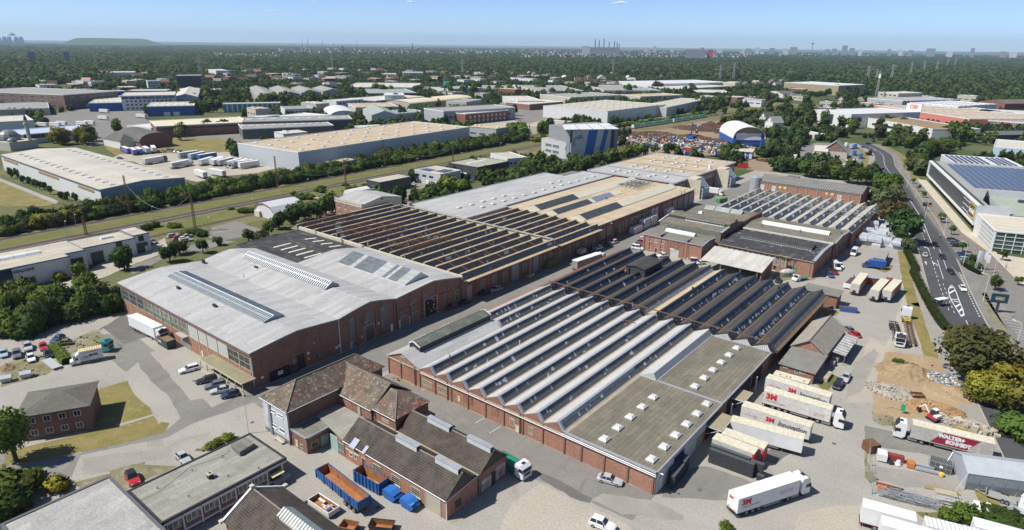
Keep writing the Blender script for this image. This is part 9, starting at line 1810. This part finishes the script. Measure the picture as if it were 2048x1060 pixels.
for nm_,dn in(('gravel_verge',.9),('weeds',1.6),('verge',1.),('road_verge',.4),('planted_bed',2.5),('rubble_ground',.08)):
 for pl in NAMED.get(nm_,()):
  xs=[p[0]for p in pl];ys=[p[1]for p in pl];ar=(max(xs)-min(xs))*(max(ys)-min(ys))
  for i in range(min(900,int(ar*dn*.5))):
   x,y=uni(min(xs)-.3,max(xs)+.3),uni(min(ys)-.3,max(ys)+.3)
   if y<330 and mn.noise(Vector((x*.3,y*.3,7.)))>-.1 and inside(pl,x,y):h=uni(.1,.3);bp_.append((x,y,h*.3));bs_.append((h*1.2,h*1.2,h))
src=bpy.data.objects.new('wood_crown',aZ('wood_crown',110,.30,8,.8,.85));src.data.materials.append(LG['wood'])
COL.objects.link(src);src.parent=pt;src.location=(0,9,5);src.scale=(6,6,7);src.name='side_crown'
fm_=bpy.data.meshes.new('great_wood');fm_.from_pydata(pts,[],[]);at=fm_.attributes.new('sc','FLOAT_VECTOR','POINT');at.data.foreach_set('vector',np.array(scs,dtype=np.float32).ravel())
fo=put('great_wood',fm_);fo['kind']='stuff';fo['label']='great dark green wood stretching to the horizon'
ng=bpy.data.node_groups.new('woods','GeometryNodeTree');ng.interface.new_socket('Geometry',in_out='INPUT',socket_type='NodeSocketGeometry');ng.interface.new_socket('Geometry',in_out='OUTPUT',socket_type='NodeSocketGeometry')
N=ng.nodes;gi=N.new('NodeGroupInput');go=N.new('NodeGroupOutput');ip=N.new('GeometryNodeInstanceOnPoints');oi=N.new('GeometryNodeObjectInfo');oi.inputs['Object'].default_value=src;oi.inputs['As Instance'].default_value=True
na=N.new('GeometryNodeInputNamedAttribute');na.data_type='FLOAT_VECTOR';na.inputs['Name'].default_value='sc';rv=N.new('FunctionNodeRandomValue');rv.data_type='FLOAT_VECTOR';rv.inputs['Max'].default_value=(0,0,6.28)
for a,b in((gi.outputs[0],ip.inputs['Points']),(oi.outputs['Geometry'],ip.inputs['Instance']),(na.outputs[0],ip.inputs['Scale']),(rv.outputs[0],ip.inputs['Rotation']),(ip.outputs[0],go.inputs[0])):ng.links.new(a,b)
md=fo.modifiers.new('woods','NODES');md.node_group=ng
fb_=bpy.data.meshes.new('tree_belts');fb_.from_pydata(bp_,[],[]);at=fb_.attributes.new('sc','FLOAT_VECTOR','POINT');at.data.foreach_set('vector',np.array(bs_,dtype=np.float32).ravel())
fo=put('tree_belts',fb_);fo['kind']='stuff';fo['label']='mixed tree belts and scrub between the estate halls';fo.modifiers.new('woods','NODES').node_group=ng

# == I: masts, lamps, rubble, train, scrapyard, people, skyline, haze
def lattice(parent,h,w0,w1,n,r,mat,name='lattice'):
 m=MB();c=lambda z,i:((-1 if i in(0,3)else 1)*(w0+(w1-w0)*z/h)/2,(-1 if i<2 else 1)*(w0+(w1-w0)*z/h)/2,z)
 for i in range(4):m.bar(c(0,i),c(h,i),r)
 for k in range(n):
  z0,z1=h*k/n,h*(k+1)/n
  for i in range(4):j=(i+1)%4;m.bar(c(z0,i),c(z1,j),r*.7);m.bar(c(z1,i),c(z1,j),r*.7)
 return m.o(name,mat,parent)
MAST=aa((.20,.10,.06),.9,var=.2)
mpos=[]
for i,(t,x,y,h)in enumerate(((5,680,748,8),(5,1025,578,17.5),(5,1542,718,16.5),(6,178,372,17),(6,718,376,12.5),(6,1022,212,17),(6,1562,238,14.5),(6,1662,98,15),(3,858,838,15),(3,1148,785,16),(3,1010,800,9),(3,1420,745,14),(3,150,945,13),(3,548,840,12))):
 p=W(t,x,y);mpos.append((p,h));o=ae('lattice_mast','rusty lattice mast of the disused railway wiring, %s'%('short one by the white workshops','tall one before the white warehouse','tall one by the siding shrubs','one before the freight yard','one behind the gambrel shed','one before the big grey warehouse','one beside the green roofed workshop','one at the end of the big warehouse','one before the blue clad wall','second before the blue clad wall','short one beside the train','one beside the train end','one by the parked trailers','one before the white warehouse wall')[i],'mast',p)
 lattice(o,h,1.0 if t<3 else.9,.5,12,.07,MAST)
CAB=aa((.30,.40,.33),.6)
def cable(label,pts,r=.05):
 o=ae('hanging_cable',label,'cable',(0,0,0));out=[]
 for a,b,sag in pts:
  for k in range(12):u=k/12;q=a.lerp(b,u);out.append(q-Vector((0,0,sag*4*u*(1-u))))
 out.append(pts[-1][1]);MB().path(out,r).o('cable',CAB,o)
up=lambda i,k=1.:mpos[i][0]+Vector((0,0,mpos[i][1]*k))
cable('drooping cable between the two tall masts before the white warehouse',[(up(1,.8),up(2,.95),9.)]);cable('drooping cable from the freight yard mast',[(up(3,.8),up(4,.95),6.)]);cable('drooping cable before the big grey warehouse',[(up(5,.95),up(6,.95),7.)])
def lamp(label,p,h,arm,rz,group=None,mat=None):
 o=ae('street_lamp',label,'street lamp',p,rz,group);m=MB().bar((0,0,0),(0,0,h-.6),.09,.06,6);m.path([(0,0,h-.6),(arm*.25,0,h-.1),(arm*.6,0,h),(arm,0,h)],.05,5);m.o('pole',mat or ac,o);bx((arm-.1,arm+.7,-.16,.16,h-.06,h+.08),'lamp_head',ac,o)
for i,(t,x,y)in enumerate(((51,630,490),(51,705,610),(51,800,722),(51,900,930),(52,830,515),(52,1095,872),(53,975,370),(53,1340,990))):lamp('tall white street lamp on the footway edge of the main road',W(t,x,y),8.8,1.8,R_(150),'street lamps along the main road')
for t,x,y,h in((5,535,768,7),(5,1215,652,7.4),(5,605,692,6),(6,420,442,9),(6,1000,282,6),(6,1275,227,6.8),(6,1930,85,6),(5,1645,705,5.5),(5,1990,560,6),(3,1018,905,9),(3,1185,830,8),(3,1385,800,8)):lamp('slim lamp post with flat white head beside the tracks',W(t,x,y),h,.8,0,'lamp posts beside the tracks',az)
for i,(x,y,x2)in enumerate(((1255,915,1300),(1270,935,1325),(1340,930,1385),(1370,970,1410),(1490,1030,1530))):
 p=W(52,x,y);o=ae('flagpole','white flagpole before the glass hall, number %s from the left'%('one','two','three','four','five')[i],'flagpole',p);MB().bar((0,0,0),(0,0,7.2),.07,.04,6).o('pole',ac,o)
 if i<4:MB().loft([[(.05,0,7),(1.0,.1,6.9),(1.0,.14,6.9),(.05,.04,7)],[(.05,.0,4),(.9,.3,3.8),(.9,.34,3.8),(.05,.04,4)]]).o('flag',CC['white']if i!=1 else CC['paleblue'],o)
p=W(15,1950,300);o=ae('leaning_flagpole','tall leaning white pole before the hall corner','pole',p);MB().bar((0,0,0),(.55,-.2,9.2),.09,.06,8).o('pole',ac,o)
o=ae('bus_shelter','white roofed bus shelter beside the main road','bus shelter',W(53,470,420),R_(60));bx((-2,2,-.8,.8,2.3,2.45),'roof',ap,o);bx((-2,2,.7,.78,.2,2.3),'glass_wall',aG,o)
for x in(-1.9,1.9):bx((x-.05,x+.05,-.05,.05,0,2.3),'post',az,o)
fnc=ae('boundary_fence','dark panel fence between footway and showroom car park','fence',(0,0,0));fp=[W(51,660,510),W(52,460,5),W(52,610,240),W(52,720,390),W(52,830,520),W(52,950,700),W(52,1060,840)]
for a,b in zip(fp,fp[1:]):
 n=max(1,int((b-a).length/4.))
 for k in range(n):q,w=a.lerp(b,k/n),a.lerp(b,(k+.96)/n);MB().loft([[tuple(q),tuple(w),tuple(w+Vector((0,0,1.5))),tuple(q+Vector((0,0,1.5)))],[tuple(q+Vector((.06,0,0))),tuple(w+Vector((.06,0,0))),tuple(w+Vector((.06,0,1.5))),tuple(q+Vector((.06,0,1.5)))]]).o('fence_panel',aa((.16,.17,.17)),fnc)
for i,(t,x,y,lb)in enumerate(((52,790,500,'cyclist in pale clothes on the footway beside the road'),(52,1665,905,'person in brown clothes crossing the pale forecourt'),(31,805,490,'person in white shirt and jeans behind the docked trailers'))):
 p=W(t,x,y);o=ae('person',lb,'person',p,R_(40*i));sk=bpy.data.meshes.new('body');V=[(0,0,.95),(0,0,1.2),(0,0,1.42),(0,0,1.52),(0,0,1.66),(.12,0,.92),(.13,.06,.5),(.13,0,.05),(-.12,0,.92),(-.13,-.1,.5),(-.13,-.16,.05),(.22,0,1.4),(.27,.05,1.12),(.27,.16,.9),(-.22,0,1.4),(-.27,-.03,1.12),(-.26,.1,.9)]
 sk.from_pydata(V,[(0,1),(1,2),(2,3),(3,4),(0,5),(5,6),(6,7),(0,8),(8,9),(9,10),(2,11),(11,12),(12,13),(2,14),(14,15),(15,16)],[]);tmp=bpy.data.objects.new('body',sk);COL.objects.link(tmp);tmp.modifiers.new('skin','SKIN');tmp.modifiers.new('sub','SUBSURF').levels=1
 for q,rr in zip(sk.skin_vertices[0].data,(.15,.15,.16,.06,.115,.1,.07,.055,.1,.07,.055,.06,.05,.04,.06,.05,.04)):q.radius=(rr,rr*.8)
 sk.skin_vertices[0].data[0].use_root=True;me=bpy.data.meshes.new_from_object(tmp.evaluated_get(bpy.context.evaluated_depsgraph_get()));bpy.data.objects.remove(tmp);me.name='body';me.materials.clear();me.materials.append(aa((.42,.26,.18),.6));put('body',me,o)
 MB().loft([[(a*cos(k),b*sin(k),z)for k in np.linspace(0,6.28,11)[:-1]]for a,b,z in((.19,.15,.92),(.2,.16,1.2),(.24,.15,1.42),(.1,.09,1.5))]).o('shirt',(CC['paleblue'],CC['beige'],CC['white'])[i],o)
 for s in(0,1):k=((5,6,7),(8,9,10))[s];MB().bar(V[k[0]],V[k[1]],.115,.09,8).bar(V[k[1]],(V[k[2]][0],V[k[2]][1],.08),.09,.07,8).o('trouser_leg',(ai,aa((.15,.09,.06)),CC['blue'])[i],o)
 MB().loft([[(.12*q*cos(k),.12*q*sin(k)-.01,z)for k in np.linspace(0,6.28,9)[:-1]]for q,z in((1.,1.68),(.9,1.75),(.4,1.8))]).o('hair',aD,o)
 if i==0:
  for x in(-.55,.5):MB().path([(0,x+.33*cos(k),.34+.33*sin(k))for k in np.linspace(0,6.28,13)],.025).o('bicycle_wheel',aD,o)
  MB().path([(0,-.55,.34),(0,-.1,.3),(0,-.2,.85),(0,.4,.85),(0,.5,.34)],.025).path([(0,-.1,.3),(0,.4,.85)],.025).o('bicycle_frame',aD,o)
def heap(name,label,p,rx,ry,h,mat,rz=0,n=18,cat='heap'):
 o=ae(name,label,cat,p,rz);v=[];f=[]
 for j in range(n+1):
  for i in range(n+1):
   x,y=(i/n*2-1),(j/n*2-1);r=hyp(x,y);e=max(0,1-r)**.8;v.append((x*rx,y*ry,(e*h*(.75+.5*sin(x*3.1+rx)*cos(y*4.3))+uni(0,.22)*h*(e>.02))if e else-.05))
 for j in range(n):
  for i in range(n):a=j*(n+1)+i;f.append((a,a+1,a+n+2,a+n+1))
 me=bpy.data.meshes.new('mound');me.from_pydata(v,[],f);me.materials.append(mat);put('mound',me,o);return o
def bv(o,n,rx,ry,h,s,mats,nm='debris'):
 for mat in mats:
  m=MB()
  for i in range(n):
   a=uni(0,6.28);r=math.sqrt(rnd());x,y=rx*r*cos(a),ry*r*sin(a);z=h*max(0,1-r)*.8+.05;d=[uni(.3,1)*s for _ in range(3)];e=uni(0,6.28);c,q=cos(e),sin(e)
   m.loft([[(x+u*d[0]*c-w*d[1]*q,y+u*d[0]*q+w*d[1]*c,z+zz*d[2]+u*uni(-.1,.1))for u,w in((-.5,-.5),(.5,-.5),(.5,.5),(-.5,.5))]for zz in(0,.7)])
  m.o(nm,mat,o,stuff=True)
RUB=ab((.40,.365,.30),(.32,.285,.23),.8,3.);DIRT=ab((.33,.24,.14),(.26,.19,.11),.4,2.,(.12,.14,.04),.5);ODIRT=ab((.36,.21,.095),(.28,.17,.085),.4,2.);SCR=ab((.10,.05,.03),(.07,.04,.028),.3,1.5,(.2,.13,.09),.6,bump=1.)
o=heap('rubble_heap','pale heap of broken rubble on the earth ground',W(14,1010,1000),5.5,3.6,1.1,RUB);bv(o,150,6,4,1.1,.5,(RUB,aX));o=heap('rubble_heap','mixed heap of coloured building waste under the big tree',W(14,1390,900),5.5,3,1.3,DIRT);bv(o,80,5.5,3,1.3,.55,(ap,aX,BLU,GRY,TEAL))
o=heap('earth_mound','earth mound with weeds on top beside the yard',W(14,1110,840),7,5,1.9,DIRT,.4);S(14,1050,775,1.4,3,'green','weeds on the crest of the earth mound, left');S(14,1140,810,1.2,3.5,'green','weeds on the crest of the earth mound, right')
o=heap('earth_mound','orange earth heap behind the mini excavator',W(18,1340,110),6,3.2,1.7,ODIRT,.2);bv(o,50,6,3,1.7,.4,(RUB,aa((.42,.33,.2))));o=heap('rubble_heap','row of stone blocks and bags behind the maroon lettered lorry',W(18,1570,240),6.5,2,.9,DIRT,.0);bv(o,40,6.5,2,.9,1.2,(RUB,BEI));o=heap('earth_mound','low sandy heap right of the rubble',W(14,1480,1010),6,4,.9,M_EARTH,0)
o=heap('brush_pile','brown pile of dry brushwood by the parked cars',W(66,110,600),2.4,1.6,1.0,ab((.26,.19,.11),(.18,.13,.07),1.,4.));
for i,(t,x,y,rx,ry,h,lb)in enumerate(((63,265,270,17,9,4,'brown scrap heap at the left of the scrapyard'),(63,450,250,18,5,3,'long brown scrap row with wagons'),(63,980,330,34,5,4,'long low wall of scrap bales'),(63,950,190,24,14,5,'large mixed scrap heap behind the blue crane'),(63,640,330,12,6,3,'grey metal scrap heap in the middle'),(63,480,320,16,7,3,'dark scrap heap with tyres'),(63,1130,150,14,12,4,'scrap heap with red skips at the back'),(8,50,170,10,5,1.5,'brown soil heap beside the wall'),(63,60,290,12,6,3.5,'rusty heap beside the climbing hall'))):
 o=heap('scrap_heap',lb,W(t,x,y),rx,ry,h,SCR);bv(o,40,rx,ry,h,1.3,(SCR,GRY,a8)if i<7 else(SCR,));
 if i in(3,4):bv(o,24,rx,ry,h,1.6,(ap,BLU))
o=heap('scrap_heap','loose clutter of machine parts spread over the scrapyard',W(63,800,400),62,40,.5,M_SAND);bv(o,110,60,38,.6,2.2,(SCR,GRY,BLU,a8,BEI,ap))
p=W(63,870,330);o=ae('material_handler','blue scrap handling crane with raised bent arm','crane',p,R_(100));bx((-3,3,-2,2,1.2,3.4),'body',BLS2,o);MB().cyl(0,0,0,1.2,2.2,10).o('undercarriage',aD,o);MB().bar((0,0,3),(-1,0,14),.7,.5,6).bar((-1,0,14),(10,-2,10),.5,.35,6).o('arm',BLS2,o);MB().bar((10,-2,10),(10,-2,6),.2).box(9,11,-3,-1,5,6.5).o('grab',aD,o);bx((1,3,1,2.2,3.4,5),'cab',bA,o)
def a3(label,t,a,b,col,boxc,H=3.2):r=bR(label,t,a,b,aa(CC_RGB[boxc]),aa(CC_RGB[boxc]),CC[col],8.5,H,name='yard_lorry');return r
CC_RGB={'red':(.42,.03,.03),'blue':(.03,.10,.33),'white':(.62,.62,.6),'grey':(.3,.31,.32),'lilac':(.14,.14,.42),'paleblue':(.3,.42,.55)}
a3('red lorry with open red body in the scrapyard',63,(920,500),(700,470),'red','red');a3('blue lorry in front of the red one in the scrapyard',63,(790,550),(950,555),'blue','blue');a3('blue tractor lorry beside the yellow machines',63,(920,470),(1050,470),'blue','blue',2.4);a3('teal lorry among stacked vehicles in the scrapyard',63,(280,440),(410,440),'teal','blue',2.6)
for i,(x,y,c)in enumerate(((100,400,'blue'),(230,410,'blue'),(1200,530,'blue'),(1170,350,'grey'),(1480,690,'red'),(1180,240,'grey'),(1220,130,'red'),(1000,420,'beige'))):
 q=W(63,x,y);o=ae('scrap_container','%s open container in the scrapyard, %s'%(c,('beside the climbing hall','next to the rusty heap','before the white tent office','left of the arched tent','in the soil yard by the end building','right of the crane','at the back of the yard','with yellow machines')[i]),'container',q,R_(10*i-20));aP(o,7,1.3,.1,2.6,CC[c],SCR,.1,0)
yd=((8,690,75,'paleblue'),(8,725,70,'blue'),(8,650,60,'white'),(8,720,125,'blue'),(8,770,150,'blue'),(8,660,200,'white'),(8,720,200,'white'),(8,640,240,'white'),(8,250,160,'white'),(8,330,170,'blue'),(8,400,180,'blue'))
for i,(t,x,y,c)in enumerate(yd):a3('%s lorry %s in the haulage yard'%(c,('at the top of the left column','at the top of the right column','beside the red cab','in the middle of the right column','with blue cover at the right','first in the lower row','second in the lower row','lowest','by the soil wall','second along the soil wall','third along the soil wall')[i]),t,(x,y),(x+14,y-22),'white' if c!='blue' else'blue',c)
FT=(((195,120),(90,80),'lilac'),((275,140),(170,70),'lilac'),((350,130),(245,65),'lilac'),((450,120),(330,50),'paleblue'),((530,110),(500,70),'white'),((390,265),(560,235),'white'),((740,320),(1020,265),'white'),((850,180),(1130,140),'grey'),((990,200),(1270,140),'paleblue'),((1110,210),(1400,160),'blue'),((1125,280),(1400,200),'white'),((1270,270),(1540,190),'white'),((1290,285),(1560,205),'white'),((1370,285),(1640,215),'grey'),((1680,250),(1380,330),'white'),((1760,260),(1490,325),'white'),((1830,270),(1550,310),'grey'),((1900,280),(1580,330),'white'),((1200,450),(1060,400),'white'),((1450,430),(1290,400),'white'))
for i,(a,b,c)in enumerate(FT):
 A,B=W(62,*a),W(62,*b);d=(B-A).normalized();o=ae('freight_lorry','%s lorry standing in the freight yard before the white warehouse'%('violet' if c=='lilac' else c),'lorry',(A.x,A.y,.01),at2(d.y,d.x),'freight lorries, %s'%c);ag(o,13.6,aa(CC_RGB[c]),RWH)
 if i in(0,1,2,3,4,5,6,14,15):aN(o,16.4,CC['deepblue']if c=='lilac' or i==5 else CC['white'])
 if i==6:o['label']='white lorry with grey lettering alone in the middle of the freight yard';o['group']='';aq('Nelcare',2.0,GRYL,o,4.2,2.5,bold=.05);del o['group']
for i,(t,x,y)in enumerate(((3,20,840),(3,80,865),(3,150,865),(3,290,880),(1,300,840),(1,400,840),(1,450,830),(1,610,830),(1,670,825),(1,790,730),(1,780,785),(1,1080,770),(1,660,690),(2,1960,850),(2,2030,835),(2,1860,890))):
 p=W(t,x,y);o=ae('parked_trailer','white trailer box parked on an estate lot','trailer',p,R_(20),'white trailers on estate lots');ag(o,12,TRW,RWH,axles=2)
GRN=aa((.04,.28,.12),.4);TWH=aa((.6,.62,.6),.4)
for k in range(2):
 o=ae('commuter_train','green and white commuter train unit on the main line, %s unit'%('nearer','farther')[k],'train',(0,0,0))
 for j in range(4):
  y0=566+k*78+j*19;x0,x1=aw(y0,2.3),aw(y0+18,2.3);pr=lambda x:[(x-1.4,.9),(x-1.4,3.2),(x-1.0,3.9),(x+1.0,3.9),(x+1.4,3.2),(x+1.4,.9)]
  c=MB().loft([[(u,y0,z)for u,z in pr(x0)],[(u,y0+18.3,z)for u,z in pr(x1)]]).o('carriage',TWH,o);MB().loft([[(x0+1.0,y0+.1,3.92),(x0+1.45,y0+.1,3.2),(x0-1.45,y0+.1,3.2),(x0-1.0,y0+.1,3.92)],[(x1+1.0,y0+18.2,3.96),(x1+1.45,y0+18.2,3.24),(x1-1.45,y0+18.2,3.24),(x1-1.0,y0+18.2,3.96)]]).o('green_roof',GRN,c)
  for i in range(6):u=(i+.5)/6;x=x0+(x1-x0)*u;bx((x+1.36,x+1.46,y0+18*u-1.,y0+18*u+1.,2.1,2.95),'window',bi if i%2 else GRN,c)
PYL=aa((.36,.38,.36),.6)
for i,(t,x,y,h)in enumerate(((4,810,487,38),(4,880,490,30),(4,1000,476,40),(4,1150,440,40),(4,1255,416,40),(4,1355,410,42),(4,1440,372,42),(4,1502,365,42),(3,810,425,40),(3,1757,472,42),(3,1650,472,34),(2,612,400,42),(2,1635,432,40),(1,1580,432,40),(1,760,372,40))):
 o=ae('power_pylon','grey lattice power pylon rising from the wood','pylon',W(t,x,y),R_(20),'power pylons in the wood');lattice(o,h,6,1.2,7,.32,PYL)
 for z,w in((h*.72,9),(h*.84,7),(h*.95,5)):MB().bar((-w,0,z),(w,0,z),.4).o('cross_arm',PYL,o)
o=ae('radio_mast','tall lattice radio mast with white antennas left of the orange market','mast',W(4,872,662));lattice(o,44,4,1,12,.2,PYL);bx((-1.3,1.3,-1.3,1.3,36,42),'antenna_head',ap,o);MB().bar((0,0,44),(0,0,49),.15).o('rod',PYL,o)
SKG=aa((.20,.22,.25),.8);SKW=aa((.45,.46,.46),.8);SKR=aa((.36,.07,.05),.8)
def sky_at(x,dist):d=ray(0,x,95);k=dist/hyp(d.x,d.y);return Vector((d.x*k,d.y*k,0))
def ztop(x,y,dist):d=ray(0,x,y);return CAM_H+d.z*dist/hyp(d.x,d.y)
def bc(name,label,x,y,w,dist,mat,cat='tower block',chim=False,grp=None):
 p=sky_at(x,dist);z=ztop(x,y,dist);W_=w*dist/FPX*1.05;o=ae(name,label,cat,p,-at2(p.x,p.y),grp)
 if chim:MB().cyl(0,0,0,z,W_*.6,10,W_*.36).o('shaft',mat,o)
 else:bx((-W_/2,W_/2,-W_/3,W_/3,0,z),'body',mat,o)
 return o,z,W_
for x,y,w,m in((1498,97,9,SKG),(1515,95,7,SKW),(1545,96,8,SKG),(1572,97,8,SKW),(1588,94,11,SKG),(1656,98,6,SKG),(1670,97,7,SKG),(1690,91,8,SKG),(1705,96,8,SKG),(1722,98,6,SKW),(1780,98,5,SKG),(1803,99,6,SKW),(1823,100,6,SKG),(1863,97,12,SKG),(1947,96,5,SKG),(1902,102,8,SKW),(2010,103,8,SKG),(2030,104,9,SKW),(1487,98,5,SKW),(1440,97,9,SKW),(1405,95,5,SKG),(1310,92,5,SKW),(1345,95,5,SKW),(1292,95,6,SKW),(400,98,8,SKG),(130,104,7,SKG),(60,103,8,SKG),(1525,103,6,SKW),(1170,97,3,SKR)):bc('distant_tower','faint tower block on the city skyline',x,y,w,9000 if x>200 else 2600,m,grp='faint skyline tower blocks')
o,z,w=bc('television_tower','slender television tower with bulb on the horizon',1624.5,87,1.3,12500,SKG,'television tower',True);MB().cyl(0,0,z*.93,z,w*1.9,12,w*2.4).cyl(0,0,z,z*1.06,w*2.3,12,w).o('pod',SKG,o);MB().bar((0,0,z),(0,0,ztop(1624.5,79,12500)),w*.35).o('antenna',SKG,o)
for i,(x,y)in enumerate(((1190,78),(1198,80),(1207.5,77),(1218,84),(1228.5,82),(1234,84),(1238,88))):bc('factory_chimney','tall factory chimney in the row on the horizon',x,y,2.0,6000,aa((.13,.08,.06)),'chimney',True,'factory chimneys on the horizon')
bc('power_station','low blue grey power station hall under the chimneys',1210,95,52,6050,SKG,'power station');bc('power_station_block','pale block left of the chimneys',1172,92,14,6050,SKW,'power station');bc('red_white_hall','long hall with red and white ends on the horizon',1392,99,34,4600,SKG,'hall');bc('red_tower','red and blue tower block right of the long hall',1422,99,9,4600,SKR,'tower block');bc('church_tower','dark church spire in the far town',685,91,3,5200,ai,'church',True);bc('church_spire','second dark spire in the far town',825,86,1.6,6500,ai,'church',True)
for x,y in((605,78),(616,77),(646,80),(668,83),(714,82)):bc('far_mast','thin mast or chimney far on the horizon',x,y,.9,11000,SKG,'chimney',True,'thin masts far on the horizon')
p=sky_at(28,15000);o=ae('steaming_power_station','hazy power station with white steam at the left horizon','power station',p,-at2(p.x,p.y))
for x in(-190,-110,-40,60,130):MB().cyl(x,0,0,115,42,12,28).o('cooling_tower',SKG,o)
domem(0,0,130,60).o('steam',SKW,o)
HM=ab((.06,.09,.035),(.09,.11,.05),.002,.01);p=sky_at(232,12500);rz=-at2(p.x,p.y);u=12500/FPX;hz=ztop(232,76.5,12500);o=MB().loft([[(-72*u,-900,0),(72*u,-900,0),(80*u,900,0),(-80*u,900,0)],[(-52*u,-500,hz*.93),(44*u,-500,hz*.9),(48*u,500,hz*.9),(-56*u,500,hz*.93)],[(-36*u,-300,hz),(36*u,-300,hz*.98),(36*u,300,hz*.98),(-36*u,300,hz)]]).o('hill',HM);o.location=p;o.rotation_euler.z=rz;o['kind']='structure'
tm={k:MB()for k in range(4)}
for i in range(1700):
 z_=rnd()
 if z_<.45:x,y=uni(1040,1500),uni(100,117)
 elif z_<.7:x,y=uni(540,1030),uni(97,109)
 elif z_<.95:x,y=uni(1480,2080),uni(102,113)
 else:x,y=uni(430,560),uni(110,117)
 q=W(0,x,y);d=q.length
 if d>12000:continue
 s=uni(.9,3.2 if rnd()<.3 else 1.6)*d/FPX;hh=uni(6,15);dy=min(s,uni(12,60));tm[cho((0,0,0,1,1,2,3))].box(q.x-s*.6,q.x+s*.6,q.y-dy/2,q.y+dy/2,0,hh+cho((0,0,4)))
for k,(mt,nm)in enumerate(((SKW,'far_town_pale_houses'),(aA,'far_town_light_roofs'),(hm_roof[1],'far_town_red_roofs'),(SKG,'far_town_grey_blocks'))):tm[k].o(nm,mt,None,stuff=True)
CLM=bpy.data.materials.new('cloud');CLM.use_nodes=True;cn=NT(CLM);cb_=CLM.node_tree.nodes['Principled BSDF'];cb_.inputs['Base Color'].default_value=(.9,.9,.92,1);cb_.inputs['Roughness'].default_value=1;cb_.inputs['Alpha'].default_value=.55
for x,y,s in((545,22,1.),(822,4,.9),(628,5,.6),(1240,7,1.3),(785,18,.5)):
 d=ray(0,x,y);k=21000/hyp(d.x,d.y);o=MB()
 for i in range(7):cc=domem((i-3)*70*s+uni(-25,25),uni(-60,60),uni(-12,25)*s,uni(45,95)*s*(1-abs(i-3)*.16));n0=len(o.v);o.v+=[(p[0],p[1],p[2]*1.0)for p in cc.v];o.f+=[tuple(n0+j for j in q)for q in cc.f]
 o=o.o('cloud',CLM,None,smooth=True);o.location=(d.x*k,d.y*k,CAM_H+d.z*k);o.scale.z=.45;o['kind']='structure'
hz=bpy.data.materials.new('haze');hz.use_nodes=True;hn=hz.node_tree;hn.nodes.clear();ho=hn.nodes.new('ShaderNodeOutputMaterial');hv=hn.nodes.new('ShaderNodeVolumePrincipled');hv.inputs['Density'].default_value=4.4e-5;hv.inputs['Color'].default_value=(.62,.80,1.0,1);hv.inputs['Anisotropy'].default_value=.1;hn.links.new(hv.outputs[0],ho.inputs['Volume'])
o=bx((-24000,12000,-3000,26000,-1.05,420),'haze',hz);o['kind']='stuff'
